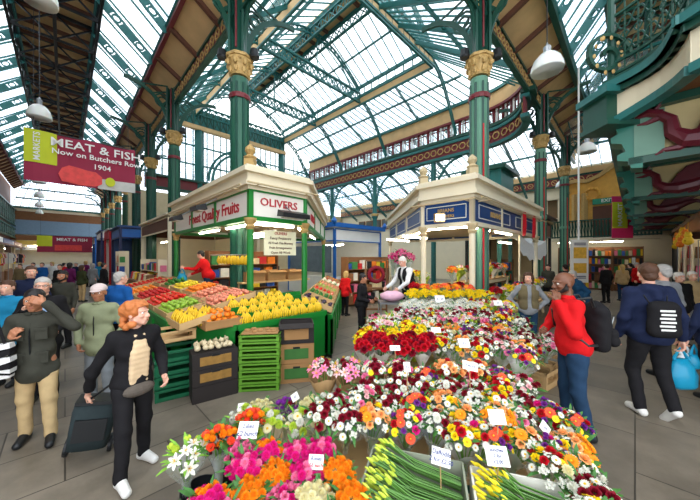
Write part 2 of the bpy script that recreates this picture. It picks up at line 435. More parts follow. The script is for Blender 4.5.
column(TA, 18.2, 'green iron column in the left arcade, third along past the banner', shaft=DKGREEN)
far = ['fourth','fifth','sixth','seventh','eighth','ninth']
for i in range(6): column(TA, 22.7+i*4.4, 'green iron column of the left arcade, %s along towards the far end' % far[i], lamps=False, shaft=DKGREEN)
column(7.7, SA, 'fluted green iron column with red stripe rising out of the blue kiosk', r=.22)
column(14.6, SA, 'pale green iron column with gilt capital right of the blue kiosk', zc=7.0)
column(20.5, SA, 'thin green iron column at the far end of the right aisle arcade', lamps=False)
for i, s in enumerate((8.2, 12.6, 17.)):
    p = ts(TW, s)
    o = thing('gallery_column', p, 'teal iron column under the hall gallery, %s' % ('nearest the blue kiosk','middle of the three','farthest to the left')[i], 'column', 'gallery columns')
    m = MB(); m.lathe([(.2,0),(.2,.5),(.14,.6),(.14,4.6),(.2,4.7),(.22,4.9),(.16,5.),(.14,8.1)], p, 12); m.build('shaft', TEAL, o)
    m = MB(); m.lathe([(.16,4.7),(.25,4.85),(.25,4.95)], p, 12); m.build('capital', GOLD, o)
    for ds in (-1, 1):
        m = MB(); spandrel(m, p, 5.6, 7.4, U1*ds, 1.5, .05); m.build('bracket', TEAL, o)

# ------------------------------------------------------------------ hall roof
ZL = 11.5; TL0, TL1 = 5.9, 12.35; SL0 = 6.8; ZR = 13.6; TR = 9.12
ZC = 10.3                      # top of cornice on the far wall
glass_slope(5, ts(TA,SW,ZG+.2), ts(TA,SA,ZG+.2), ts(TL0,SL0,ZL), ts(TL0,SW,ZL), 26, 2)
glass_slope(6, ts(TA,SA,ZG+.2), ts(TW,SA,ZG+.2), ts(TL1,SL0,ZL), ts(TL0,SL0,ZL), 26, 2)
glass_slope(7, ts(TW,5.2,ZC), ts(TW,SW,ZC), ts(TL1,SW,ZL), ts(TL1,SL0,ZL), 34, 2)
glass_slope(8, ts(TL0,SL0,ZL+.5), ts(TL0,SW,ZL+.5), ts(TR-.5,SW,ZR), ts(TR-.5,SL0,ZR), 26, 2)
glass_slope(9, ts(TL1,SL0,ZL+.5), ts(TL1,SW,ZL+.5), ts(TR+.5,SW,ZR), ts(TR+.5,SL0,ZR), 26, 2)
boards('ceiling', [ts(TR-.5,SL0,ZR), ts(TR-.5,SW,ZR), ts(TR+.5,SW,ZR), ts(TR+.5,SL0,ZR)], n=12)
# lantern girders: cream board band with green panelled lattice below
for k, (a, b) in enumerate(((ts(TL0,SL0), ts(TL0,SW)), (ts(TL1,SL0), ts(TL1,SW)), (ts(TL0,SL0), ts(TL1,SL0)))):
    m = MB(); m.beam(a+UP*(ZL-.28), b+UP*(ZL-.28), .05, .36); o = structure(m.build('trim_%d' % (8+k), BOARD))
    m = MB(); n = 24
    m.beam(a+UP*(ZL+.55), b+UP*(ZL+.55), .14, .12); m.beam(a+UP*(ZL), b+UP*(ZL), .14, .12); m.beam(a+UP*(ZL-.5), b+UP*(ZL-.5), .1, .08)
    for i in range(n+1):
        p = a.lerp(b, i/n); m.beam(p+UP*ZL, p+UP*(ZL+.55), .05, .07)
        if i < n:
            q = a.lerp(b, (i+1)/n); m.beam(p+UP*ZL, q+UP*(ZL+.55), .03, .03)
    m.build('panel_frame', TEAL, o)
# hall trusses: lattice tie, curved lattice ribs above and below
def rib_curve(m, f0, n=12, gap=.38, w=.05):
    P = [f0(i/n, 0) for i in range(n+1)]; R = [f0(i/n, gap) for i in range(n+1)]
    for i in range(n):
        m.beam(P[i], P[i+1], w*1.6, .07); m.beam(R[i], R[i+1], w*1.6, .07); m.beam(P[i], R[i+1], w*.6, .04); m.beam(R[i], P[i+1], w*.6, .04)
names = ['nearest, above the two kiosks', 'second, middle of the hall', 'third, towards the arched window', 'farthest, against the arched window']
for k, s0 in enumerate((SL0, 11.5, 15.7, SW-.15)):
    o = thing('hall_truss', ts(TR, s0, ZL), 'teal lattice truss spanning the high hall roof, %s' % names[k], 'roof truss', 'lattice trusses of the hall roof')
    m = MB(); lattice(m, ts(TL0,s0,ZL-.1), ts(TL1,s0,ZL-.1), .55, 16, .06, .09); m.build('tie_girder', TEAL, o)
    m = MB()
    rib_curve(m, lambda u, g: ts(TL0+(TR-TL0)*u, s0, ZL+.1+(ZR-ZL-.5)*math.sin(u*PI/2)**.9+g*.6)); m.build('upper_rib', TEAL, o)
    m = MB()
    rib_curve(m, lambda u, g: ts(TL1+(TR-TL1)*u, s0, ZL+.1+(ZR-ZL-.5)*math.sin(u*PI/2)**.9+g*.6)); m.build('upper_rib', TEAL, o)
    m = MB()
    rib_curve(m, lambda u, g: ts(TW-(TW-TL1)*u-.1, s0, 8.3+(ZL-.3-8.3)*math.sin(u*PI/2)+g*(1-u*.4)), gap=.34); m.build('lower_rib', TEAL, o)
    m = MB()
    rib_curve(m, lambda u, g: ts(TA+(TL0-TA)*u+.1, s0, 8.6+(ZL-.3-8.6)*math.sin(u*PI/2)+g*(1-u*.4)), gap=.34); m.build('lower_rib', TEAL, o)
    m = MB(); m.beam(ts(TR,s0,ZL), ts(TR,s0,ZR), .06, .06); m.build('king_post', TEAL, o)
    for ta, tb in ((TL1-.6,TL1-1.6),(TL0+.6,TL0+1.6)): m = MB(); m.beam(ts(ta,s0,ZL), ts(tb,s0,ZL+1.2), .06, .06); m.build('strut', TEAL, o)
m = MB()
for t0 in (TR-.45, TR+.45): lattice(m, ts(t0,SL0,ZR-.45), ts(t0,SW,ZR-.45), .5, 24, .05, .07)
structure(m.build('trim_11', TEAL))
# slender rib girders down each slope between the trusses
m = MB()
for s0 in (9.2, 13.6, 17.8): 
    m.beam(ts(TW,s0,ZC-.1), ts(TL1,s0,ZL-.1), .06, .16); m.beam(ts(TA,s0,ZG), ts(TL0,s0,ZL-.1), .06, .16)
for t0 in (7.7, 9.9, 12.2): m.beam(ts(t0,SA,ZG), ts(TL0+(t0-TA)*(TL1-TL0)/(TW-TA),SL0,ZL-.1), .06, .16)
structure(m.build('trim_12', TEAL))

# ------------------------------------------------------------------ far wall of the hall: cornice, gallery, rounded corner by the right aisle
def wall_line():
    pts = [ts(TW, SW)]
    for i in range(0, 9):
        a = i/8*PI/2; pts.append(ts(12.5+2.5*math.cos(a), 5.4-2.5*math.sin(a)))
    return pts
WL = wall_line()
def band(name, z0, z1, th, mat_, inset=0., parent=None):
    m = MB()
    for a, b in zip(WL, WL[1:]):
        c = (a+b)/2+UP*((z0+z1)/2); d = (b-a).normalized(); n = d.cross(UP)
        if n.dot(ts(8,10)-c) < 0: n = -n
        m.beam(a+n*inset+UP*((z0+z1)/2)-d*.01, b+n*inset+UP*((z0+z1)/2)+d*.01, th, z1-z0)
    o = m.build(name, mat_, parent)
    return o if parent else structure(o)
def along(step, a0=0.):
    out = []
    for a, b in zip(WL, WL[1:]):
        L_ = (b-a).length; n = max(1, round(L_/step))
        for i in range(n): out.append((a.lerp(b, (i+.5)/n), (b-a).normalized(), L_/n))
    return out
cor = band('trim_13', 9.35, 10.15, .1, BOARD)
band('cornice_rail', 10.1, 10.25, .3, TEAL, 0, cor); band('cornice_rail', 9.25, 9.37, .3, MAROON, 0, cor)
gal = band('trim_14', 8.35, 8.5, .5, DKGREEN)
band('gallery_frieze', 7.55, 8.2, .08, MAROON, .12, gal); band('gallery_rail', 8.15, 8.3, .3, TEAL, .1, gal); band('gallery_rail', 7.4, 7.55, .3, TEAL, .1, gal)
m = MB()
for c, d, L_ in along(.42):
    n = d.cross(UP); n = n if n.dot(ts(8,10)-c) > 0 else -n
    cc = c+n*.2+UP*7.87; r = .17
    for j in range(6):
        g0 = 2*PI*j/6; g1 = 2*PI*(j+1)/6
        m.beam(cc+d*r*math.cos(g0)+UP*r*math.sin(g0), cc+d*r*math.cos(g1)+UP*r*math.sin(g1), .03, .045)
m.build('scrollwork', GOLD, gal)
g = MB()
for a, b in zip(WL, WL[1:]): g.beam(a+UP*8.87, b+UP*8.87, .012, .8)
g = structure(g.build('window_10', CLEAR))
m = MB()
for c, d, L_ in along(.62): m.beam(c-d*L_/2+UP*8.5, c-d*L_/2+UP*9.3, .12, .12); m.beam(c+UP*8.5, c+UP*9.3, .04, .04); m.beam(c-d*L_/2+UP*9.1, c+d*L_/2+UP*9.1, .06, .05)
m.build('window_frames', MAROON, g)
m = MB()
for c, d, L_ in along(.62): m.beam(c+d*.02-d*L_*.25+UP*8.5, c-d*L_*.25+d*.02+UP*9.3, .1, .07)
m.build('window_mullions', WHITEP, g)
# outer roof beyond the gallery and outer end wall
glass_slope(11, ts(TMAX,-4,7.9), ts(TMAX,26,7.9), ts(TW+.4,26,9.9), ts(TW+.4,-4,9.9), 60, 3)
m = MB()
for s0 in np.arange(3.5, 25, 2.2): 
    rib_curve(m, lambda u, g: ts(TMAX-(TMAX-TW-.5)*u, s0, 6.2+3.2*math.sin(u*PI/2)+g*.6), n=8, gap=.3)
structure(m.build('trim_15', TEAL))
m = MB(); m.slab([ts(TMAX,-9,0), ts(TMAX,26,0), ts(TMAX,26,8.1), ts(TMAX,-9,8.1)], .3, U2); wr = structure(m.build('wall_right_end', CREAM))
frieze(16, ts(TMAX-.15,-3), ts(TMAX-.15,26), 6.9, .6, 60, -U2)
m = MB(); m.beam(ts(TMAX-.1,-3,7.75), ts(TMAX-.1,26,7.75), .2, .35); structure(m.build('trim_17', BOARD))
# small upper windows of the outer wall
m = MB(); fr = MB()
for i in range(16):
    s0 = 5.2+i*1.15
    A = ts(TMAX-.06, s0, 5.1); fr.box(A+UP*.45, (.08,.95,1.1), PI/4+PI/2*0); m.box(A+UP*.45-U2*.05, (.06,.75,.9), PI/4)
o = structure(fr.build('window_18', WOOD)); m.build('pane', mat('dim_glass', srgb(96,100,96), .15, 0, .3, 3), o)

# back wall of the hall: deep girder, arched window, brown gallery
m = MB(); m.beam(ts(TA,SW,10.9), ts(TL1,SW,10.9), .3, 1.1); o = structure(m.build('trim_19', TEAL))
m = MB()
for i in range(23):
    a = ts(TA,SW-.17,0).lerp(ts(TL1,SW-.17,0), i/22); m.beam(a+UP*10.4, a+UP*11.4, .05, .06)
    if i < 22: b = ts(TA,SW-.17,0).lerp(ts(TL1,SW-.17,0), (i+1)/22); m.beam(a+UP*10.4, b+UP*11.4, .03, .05); m.beam(b+UP*10.4, a+UP*11.4, .03, .05)
m.build('bracing', DKGREEN, o)
m = MB(); m.beam(ts(TA,SW-.25,10.2), ts(TL1,SW-.25,10.2), .3, .25); m.build('timber_edge', BOARD, o)
g = MB(); g.beam(ts(TA,SW+.1,8.5), ts(TW,SW+.1,8.5), .012, 3.6); g = structure(g.build('window_20', GLASS))
m = MB()
for i in range(29): p = ts(TA,SW).lerp(ts(TW,SW), i/28); m.beam(p+UP*6.7, p+UP*10.3, .05, .06)
for z in (6.75, 7.9, 9.1): m.beam(ts(TA,SW,z), ts(TW,SW,z), .05, .1)
m.build('window_frames', TEAL, g)
m = MB(); c = ts(9.1, SW-.12, 7.0)
for r in (2.2, 2.45):
    for i in range(20):
        a, b = PI*i/20, PI*(i+1)/20
        m.beam(c+U2*r*math.cos(a)+UP*r*math.sin(a), c+U2*r*math.cos(b)+UP*r*math.sin(b), .16, .14)
for t0 in (6.1, 12.1): m.beam(ts(t0,SW-.12,5), ts(t0,SW-.12,10.2), .4, .4)
m.build('arch_frame', TEAL, g)
m = MB(); m.beam(ts(TA,SW,6.4), ts(TW,SW,6.4), .5, .7); o = structure(m.build('trim_21', MAROON))
m = MB(); m.beam(ts(TA,SW-.3,6.75), ts(TW,SW-.3,6.75), .3, .12); m.beam(ts(TA,SW-.3,6.05), ts(TW,SW-.3,6.05), .3, .12); m.build('rails', DKGREEN, o)
m = MB(); m.slab([ts(TA,SW+6,0), ts(TW+10,SW+6,0), ts(TW+10,SW+6,7), ts(TA,SW+6,7)], .3, U1); structure(m.build('wall_back', CREAMD))
m = MB(); m.slab([ts(TA,SW,7.2), ts(TA,SW+6.3,7.2), ts(TW+10,SW+6.3,7.2), ts(TW+10,SW,7.2)], .1, UP); structure(m.build('ceiling', GLASS))

# left aisle side wall and far end
m = MB(); m.slab([ts(-3.9,2,0), ts(-3.9,SMAX,0), ts(-3.9,SMAX,9.2), ts(-3.9,2,9.2)], .3, -U2); structure(m.build('wall_left', TERRA))
m = MB(); m.slab([ts(-3.9,SMAX,0), ts(8,SMAX,0), ts(8,SMAX,7.3), ts(-3.9,SMAX,7.3)], .3, U1); o = structure(m.build('wall_left_end', CREAM))
m = MB(); m.beam(ts(-3.9,SMAX-.2,5.1), ts(3.3,SMAX-.2,5.1), .3, 1.5); m.build('blue_band', mat('grey_blue', srgb(120,146,168), .6), o)
m = MB(); m.beam(ts(-3.9,SMAX-.2,6.3), ts(3.3,SMAX-.2,6.3), .3, .9); m.beam(ts(-3.9,SMAX-.3,4.0), ts(3.3,SMAX-.3,4.0), .3, .5); m.build('timber_band', WOOD, o)
glass_slope(22, ts(-3.9,SMAX,7.2), ts(3.3,SMAX,7.2), ts(2.,SMAX-4,Z1), ts(-2.6,SMAX-4,Z1), 12, 3)
# ------------------------------------------------------------------ gallery balcony over the right aisle, dragon brackets
def XY(x, y, z=0): return Vector((x, y, z))
def extr(mb, pts, z0, z1, th, mat_=None):
    for a, b in zip(pts, pts[1:]):
        d = (b-a).normalized(); mb.beam(a+UP*(z0+z1)/2-d*th*.3, b+UP*(z0+z1)/2+d*th*.3, th, z1-z0)
far_t = 24.3
front = [ts(far_t,.25), ts(5.75,.25)]
corner = ts(5.75,.25)
curve = [corner + (XY(3.62,3.0)-corner)*(i/8) + Vector((.22*math.sin(PI*i/8), 0, 0)) for i in range(9)]+[XY(3.75,2.0), XY(4.2,.6), XY(4.6,-1)]
edge = front[:1]+curve
o = thing('balcony', ts(9,-.6,4.1), 'dark green iron balcony with curved cream fascia overhanging the right aisle', 'balcony')
m = MB()
fl = [p for p in edge]+[XY(8,-1), ts(far_t,-3.2)]
m.slab([p+UP*4.32 for p in reversed(fl)], .2, UP); m.build('deck', DKGREEN, o)
m = MB()
extr(m, edge, 4.46, 4.56, .3); m.build('cornice', TEAL, o)
m = MB(); extr(m, edge, 4.38, 4.46, .18); extr(m, edge, 4.56, 4.62, .2); m.build('cornice', DKGREEN, o)
m = MB(); extr(m, curve, 4.05, 4.4, .05); m.build('fascia', CREAM, o)
# curved rim below the cream fascia
m = MB(); pts = [p+UP*(3.98+.1*math.sin(PI*min(i,8)/8)) for i, p in enumerate(curve)]
for a, b in zip(pts, pts[1:]): m.beam(a, b, .14, .1)
m.build('arched_rim', TEAL, o)
m = MB(); m.box(corner+XY(.1,.12,4.18), (.5,.42,.42)); m.build('corner_block', DKGREEN, o)
m = MB(); m.box(corner+XY(.1,.1,4.42), (.66,.56,.1)); m.build('corner_moulding', TEAL, o)
m = MB(); m.box(corner+XY(.1,.1,3.95), (.58,.5,.07)); m.build('corner_moulding', DKGREEN, o)
m = MB(); extr(m, [front[0]-UP*0, front[1]], 4.1, 4.38, .08); m.build('fascia', TEAL, o)
m = MB(); m.slab([curve[1]+UP*4.22-U2*-.35, curve[8]+Vector((.5,0,4.22)), XY(8,-1,4.22), ts(5.6,-3,4.22)], .06, UP); m.build('soffit', WOOD, o)
# railing
rail = MB(); bal = MB(); sc = MB()
for a, b in zip(edge, edge[1:]):
    for z in (4.7, 4.86, 5.55, 5.75): rail.beam(a+UP*z, b+UP*z, .035, .035)
    n = max(1, int((b-a).length/.11))
    for i in range(n):
        p = a.lerp(b, i/n); bal.beam(p+UP*4.7, p+UP*5.75, .016, .016)
        if i % 2 == 0:
            d = (b-a).normalized(); c = p+UP*5.2
            for r, dz in ((.09,.18),(.09,-.18),(.05,0)):
                for j in range(6):
                    g0 = 2*PI*j/6; g1 = 2*PI*(j+1)/6
                    sc.beam(c+UP*dz+d*r*math.cos(g0)+UP*r*math.sin(g0), c+UP*dz+d*r*math.cos(g1)+UP*r*math.sin(g1), .012, .018)
rail.build('handrail', DKGREEN, o); b_ = bal.build('balusters', DKGREEN, o); sc.build('scrollwork', DKGREEN, o)
m = MB(); m.tube([corner+UP*4.6, corner+UP*5.9], .05, 8); m.lathe([(.05,5.9),(.1,5.96),(.06,6.05),(.12,6.15),(.02,6.32)], corner, 10); m.build('newel_post', DKGREEN, o)
# big scroll bracket outside the corner
m = MB()
for k in range(26):
    a0 = k*.36; a1 = (k+1)*.36; r0 = .36-.012*k; r1 = .36-.012*(k+1)
    c = corner+XY(-.12,-.05,4.95)
    m.beam(c+XY(r0*math.cos(a0),0,r0*math.sin(a0)), c+XY(r1*math.cos(a1),0,r1*math.sin(a1)), .06, .05)
m.build('corner_scroll', DKGREEN, o)
m = MB()
for i in range(12):
    a = i*1.9; m.ell(corner+XY(-.12+.2*math.cos(a), -.08, 4.95+.26*math.sin(a)), (.025,.015,.035), 6, 4)
m.build('gilt_leaves', GOLD, o)

def dragon(t0, label, sc_=1.):
    """winged beast relief, head towards the aisle, on a cream board with green console"""
    base = ts(t0, 0, 3.32); o = thing('dragon_bracket', base, label, 'dragon bracket', 'dragon brackets under the balcony')
    W = 1.75 if t0 < 22 else 1.4
    P = lambda a, z, off=0.: ts(t0, .02, 0) - U1*a + UP*z - U2*off     # a inward from the aisle
    m = MB(); m.slab([P(0,3.42), P(W,3.42), P(W,4.12), P(0,4.12)], .12, U2); m.build('board', mat('aged_cream_board', srgb(206,186,132), .6, 0, .2, 3), o)
    m = MB(); m.beam(P(-.05,3.40), P(W,3.40), .2, .1); m.beam(P(-.05,4.16), P(W,4.16), .24, .1); m.build('rail', DKGREEN, o)
    m = MB()
    M = Matrix((( -U1.x, 0, -U2.x, P(0,0).x),( -U1.y, 0, -U2.y, P(0,0).y),(0,1,0,0),(0,0,0,1)))
    prof = [(.1,4.1),(-.3,4.1),(-.3,4.0),(-.2,3.97),(-.16,3.84),(-.24,3.8),(-.24,3.72),(-.12,3.68),(-.08,3.56),(-.17,3.52),(-.17,3.44),(-.04,3.4),(-.02,3.3),(.1,3.28)]
    m.prism(prof, -.22, .1, M); m.build('console', mat('console_green', srgb(30,110,92), .4, 0, .2, 4), o)
    m = MB(); m.box(P(.16,3.76,.06), (.3,.1,.62), PI/4*0+0.0, Matrix.Rotation(-PI/4, 3, 'Z')); m.build('pier', mat('grey_green_paint', srgb(96,136,116), .45, 0, .1), o)
    m = MB(); D = lambda a, z: P(a*sc_, 3.38+z, .1)
    m.tube([D(.02,.62), D(.14,.66), D(.28,.6)], [.02,.06,.07], 7)                    # muzzle to brow
    m.tube([D(.04,.52), D(.14,.52), D(.26,.56)], [.015,.035,.05], 6)                # lower jaw
    m.tube([D(.22,.68), D(.3,.78), D(.4,.8)], [.03,.02,.005], 5)                    # ear
    m.tube([D(.26,.6), D(.36,.5), D(.38,.32), D(.5,.2), D(.7,.17), D(.95,.22), D(1.15,.32), D(1.35,.36), D(1.5,.28)], [.06,.075,.09,.12,.14,.13,.1,.06,.04], 9)   # neck, body
    m.tube([D(1.5,.28), D(1.62,.16), D(1.56,.06), D(1.42,.09), D(1.46,.17)], [.04,.035,.03,.025,.01], 6)   # tail
    for k, (dx, dz) in enumerate(((.95,.66), (1.15,.6), (1.3,.52))):
        m.tube([D(.6,.22), D(.72,.42+.02*k), D(dx-.1,dz-.06), D(dx+.12,dz+.04)], [.05,.06,.05,.008], 6)         # wing ribs
    pts = [D(.58,.2), D(.7,.46), D(.9,.6), D(1.08,.7), D(1.04,.52), D(1.28,.62), D(1.2,.44), D(1.42,.5), D(1.1,.3)]
    m.slab(pts, .05, -U2)
    m.tube([D(.55,.18), D(.44,.1), D(.3,.1), D(.22,.05)], [.06,.045,.03,.01], 6)     # foreleg
    m.tube([D(1.0,.22), D(.96,.08), D(.84,.05)], [.07,.04,.02], 6)
    m.build('dragon', mat('dragon_maroon', srgb(98,30,42), .35, 0, .2, 6), o, smooth=False)
    return o
for t0, l in ((5.95,'maroon winged dragon under the balcony corner, nearest the camera'), (9.8,'maroon dragon bracket, second from the balcony corner'), (13.8,'maroon dragon bracket, third from the balcony corner'), (17.8,'maroon dragon bracket, fourth from the balcony corner'), (21.8,'farthest maroon dragon bracket, beside the lime banner')):
    dragon(t0, l)

# ------------------------------------------------------------------ kiosks
def kiosk(name, label, poly, frame, signm, post, zs=(2.82,3.42), cornice=CREAM, ztop=3.85, faces=None, finials=(), zpost=0.0, capm=CREAMD, names=None, back_posts=True, roof=CREAMD, r=.07):
    n = len(poly); cen = sum((XY(*p) for p in poly), Vector((0,0,0)))/n
    o = thing(name, (cen.x, cen.y, 0), label, 'kiosk')
    P = [XY(*p[:2]) for p in poly]
    def off(d):
        out = []
        for i in range(n):
            a, b, c = P[i-1], P[i], P[(i+1) % n]
            n1 = (b-a).normalized().cross(UP); n2 = (c-b).normalized().cross(UP)
            if n1.dot(b-cen) < 0 and n1.dot(a-cen) < 0: n1 = -n1; 
            if n2.dot(b-cen) < 0 and n2.dot(c-cen) < 0: n2 = -n2
            k = 1/(max(.35, 1+n1.dot(n2))); out.append(b+(n1+n2)*d*k)
        return out
    m = MB()
    for z0, z1, d in ((zs[1],zs[1]+.07,.08),(zs[1]+.07,zs[1]+.16,.16),(zs[1]+.16,ztop-.1,.12),(ztop-.1,ztop,.22),(ztop,ztop+.06,.14)):
        m.prism([(p.x,p.y) for p in off(d)], z0, z1)
    m.build('cornice', cornice, o)
    m = MB(); m.prism([(p.x,p.y) for p in off(-.1)], zs[0]+.12, zs[0]+.16); m.build('inner_ceiling', CREAMD, o)
    for i in range(n):
        a, b = P[i], P[(i+1)%n]; d = (b-a).normalized(); L_ = (b-a).length; nn = d.cross(UP)
        if nn.dot((a+b)/2-cen) < 0: nn = -nn
        m = MB(); m.beam(a+UP*(zs[0]+zs[1])/2, b+UP*(zs[0]+zs[1])/2, .05, zs[1]-zs[0]-.06); pn = m.build('sign_panel', signm, o)
        m = MB(); k = max(1, int(round(L_/1.9)))
        m.beam(a+UP*zs[0], b+UP*zs[0], .12, .1); m.beam(a+UP*zs[1], b+UP*zs[1], .12, .06)
        for j in range(k+1): p = a.lerp(b, j/k); m.box(p+UP*(zs[0]+zs[1])/2, (.1,.1,zs[1]-zs[0]), math.atan2(d.y, d.x))
        m.build('sign_frame', frame, o)
    for i in range(n):
        p = P[i]
        m = MB(); m.lathe([(r*1.3,0),(r*1.3,.3),(r,.35),(r,zs[0]-.1)], p, 10); m.build('post', post, o)
        m = MB(); m.lathe([(r,zs[0]-.24),(r*1.5,zs[0]-.18),(r*1.2,zs[0]-.14),(r*1.9,zs[0]-.04),(r*1.9,zs[0])], p, 10); m.build('post_capital', capm, o)
    for i in finials:
        p = P[i]; m = MB(); m.box(p+UP*(ztop+.1), (.2,.2,.2)); m.lathe([(.1,ztop+.2),(.14,ztop+.24),(.06,ztop+.3),(.11,ztop+.38),(.1,ztop+.44),(.02,ztop+.52)], p, 10); m.build('finial', capm, o)
    return o, P, cen
K1 = [(-6.1,10.0),(-2.1,6.0),(-1.12,7.0),(-1.25,13.4),(-2.2,13.9)]
SIGNW = mat('white_sign', srgb(232,226,214), .5, 0, .03, 3)
RED = mat('red_letters', srgb(176,20,34), .5, 0, .02)
k1, P1, c1 = kiosk('fruit_kiosk', 'green and cream fruit kiosk with white signs reading OLIVERS', K1, GREENP, SIGNW, GREENP, finials=(1,), capm=GOLD)
def sign_text(parent, a, b, zc, txt, size, m_, off=.035, name='lettering', k=.5, sx=1.):
    a = XY(*a); b = XY(*b); d = (b-a).normalized(); n = d.cross(UP)
    c = a.lerp(b, k)+UP*zc+n*off
    return text_mb(txt, size, c, d, UP, .012, sx=sx).build(name, m_, parent)
sign_text(k1, K1[1], K1[2], 3.19, 'OLIVERS', .24, RED, sx=1.08, k=.49)
sign_text(k1, K1[0], K1[1], 3.12, 'Finest Quality Fruits', .4, RED, k=.6, sx=1.1)
sign_text(k1, K1[2], K1[3], 3.12, 'OLIVERS', .3, RED, k=.25)
BL = mat('white_letters', srgb(226,222,206), .5, 0, .02)
K2 = [(1.93,13.7),(1.93,7.5),(2.83,6.6),(7.03,10.8),(3.6,14.2)]
SIGNB = mat('blue_sign', srgb(22,62,116), .4, 0, .1, 2)
k2, P2_, c2 = kiosk('flower_kiosk', 'cream and blue flower kiosk with gilt lettered blue signs behind the flower stall', K2, CREAM, SIGNB, CREAM, finials=(1,2), zs=(2.78,3.38))
for (a, b, n_) in ((K2[1],K2[2],1),(K2[2],K2[3],2),(K2[0],K2[1],3)):
    a = XY(*a); b = XY(*b); d = (b-a).normalized(); nn = d.cross(UP)
    for i in range(n_):
        p = a.lerp(b, (i+.1)/n_)+nn*.04; q = a.lerp(b, (i+.9)/n_)+nn*.04; m = MB()
        for z in (2.93, 3.25): m.beam(p+UP*z, q+UP*z, .012, .018)
        m.beam(p+UP*2.93, p+UP*3.25, .018, .012); m.beam(q+UP*2.93, q+UP*3.25, .018, .012); m.build('sign_border', BL, k2)
sign_text(k2, K2[1], K2[2], 3.14, 'BRIANS', .13, GOLD); 
sign_text(k2, K2[1], K2[2], 3.0, 'FLOWERS', .1, GOLD)
sign_text(k2, K2[2], K2[3], 3.09, 'BRIANS', .2, GOLD, k=.25, sx=1.2)
for k in (.58, .78):
    a = XY(*K2[2]).lerp(XY(*K2[3]), k); m = MB()
    for j in range(5): m.tube([a+Vector((.14+.03*j, -.17+.03*j, 3.4)), a+Vector((.13+.035*j,-.18+.03*j,3.0+.03*(j%2))), a+Vector((.12+.03*j,-.18+.03*j,2.66+.04*(j%3)))], .03, 6)
    o = tag(m.build('red_ribbon', REDP), 'red cloth ribbon hanging on the blue sign, %s' % ('nearer the column' if k < .6 else 'at the far end'), 'ribbon', 'red ribbons on the blue sign')
# tube lights and floods of the kiosks
def tube_light(c, d, L_, label, grp):
    d = Vector(d).normalized(); c = Vector(c)
    o = thing('tube_light', c, label, 'light', grp)
    m = MB(); m.beam(c-d*L_/2, c+d*L_/2, .1, .04); m.build('batten', WHITEP, o)
    m = MB(); m.tube([c-d*L_*.48-UP*.05, c+d*L_*.48-UP*.05], .022, 8); m.build('tube', TUBE, o)
for i, (a, b, k, w_) in enumerate(((K1[0],K1[1],.82,'fruit'),(K1[0],K1[1],.45,'fruit'),(K1[1],K1[2],.5,'fruit'),(K1[2],K1[3],.2,'fruit'),(K1[2],K1[3],.6,'fruit'),
        (K2[1],K2[2],.5,'flower'),(K2[2],K2[3],.17,'flower'),(K2[2],K2[3],.5,'flower'),(K2[0],K2[1],.85,'flower'),(K2[0],K2[1],.55,'flower'))):
    a = XY(*a); b = XY(*b); d = (b-a).normalized(); nn = d.cross(UP)
    LB = ['front left under the Quality Fruits sign','back left under the Quality Fruits sign','under the OLIVERS sign','on the passage side near the corner post','deep on the passage side',
          'under the front sign','right of the front corner post','farther along the right side','on the left side by the front post','farther back on the left side']
    tube_light(a.lerp(b, k)-nn*.22+UP*2.78, d, 1.1 if (b-a).length < 2 else 1.6, 'lit tube light of the %s kiosk, %s' % (w_, LB[i]), 'kiosk tube lights')
def flood(c, d, label, L_=.5, lit=False):
    c = Vector(c); d = Vector(d).normalized(); nn = d.cross(UP)
    o = thing('sign_lamp', c, label, 'lamp', 'sign lamps')
    M = Matrix((tuple((d.x, nn.x, 0)), tuple((d.y, nn.y, 0)), (0, 0, 1)))
    m = MB(); m.add([c+M @ Vector(p) for p in ((-L_/2,-.02,.1),(L_/2,-.02,.1),(L_/2,.2,.02),(-L_/2,.2,.02),(-L_/2,-.06,-.04),(L_/2,-.06,-.04),(L_/2,.2,-.08),(-L_/2,.2,-.08))], [(0,1,2,3),(7,6,5,4),(0,4,5,1),(1,5,6,2),(2,6,7,3),(3,7,4,0)]); m.build('hood', BLACKM, o)
    m = MB(); m.beam(c-nn*.06+UP*.1, c-nn*.35+UP*.3, .025, .025); m.build('arm', STEEL, o)
    m = MB(); m.beam(c-d*L_*.42-UP*.075+nn*.07, c+d*L_*.42-UP*.075+nn*.07, .12, .02); m.build('lamp_glass', TUBE if lit else SIGNW, o)
d1 = (XY(*K1[1])-XY(*K1[0])).normalized(); n1 = d1.cross(UP)
flood(XY(*K1[0]).lerp(XY(*K1[1]), .72)+n1*.45+UP*3.16, d1, 'black hooded lamp over the Quality Fruits sign, nearer the corner', .45)
flood(XY(*K1[0]).lerp(XY(*K1[1]), .38)+n1*.45+UP*3.1, d1, 'black hooded lamp over the Quality Fruits sign, at its far end', .45)
d1 = (XY(*K1[2])-XY(*K1[1])).normalized(); n1 = d1.cross(UP)
flood(XY(*K1[1]).lerp(XY(*K1[2]), .6)+n1*.3+UP*2.93, d1, 'long black hooded lamp below the word OLIVERS', .7)
d1 = (XY(*K2[2])-XY(*K2[1])).normalized(); n1 = d1.cross(UP)
c = XY(*K2[1]).lerp(XY(*K2[2]), .48)+n1*.3+UP*2.94
o = thing('floodlight', c, 'small lit floodlight on the front blue sign', 'lamp')
m = MB(); m.box(c, (.24,.12,.2)); m.build('housing', GOLD, o)
m = MB(); m.box(c-Vector((0,.065,0)), (.2,.02,.15)); m.build('lamp_glass', emis('flood_glass', (1,.95,.85), 9), o)
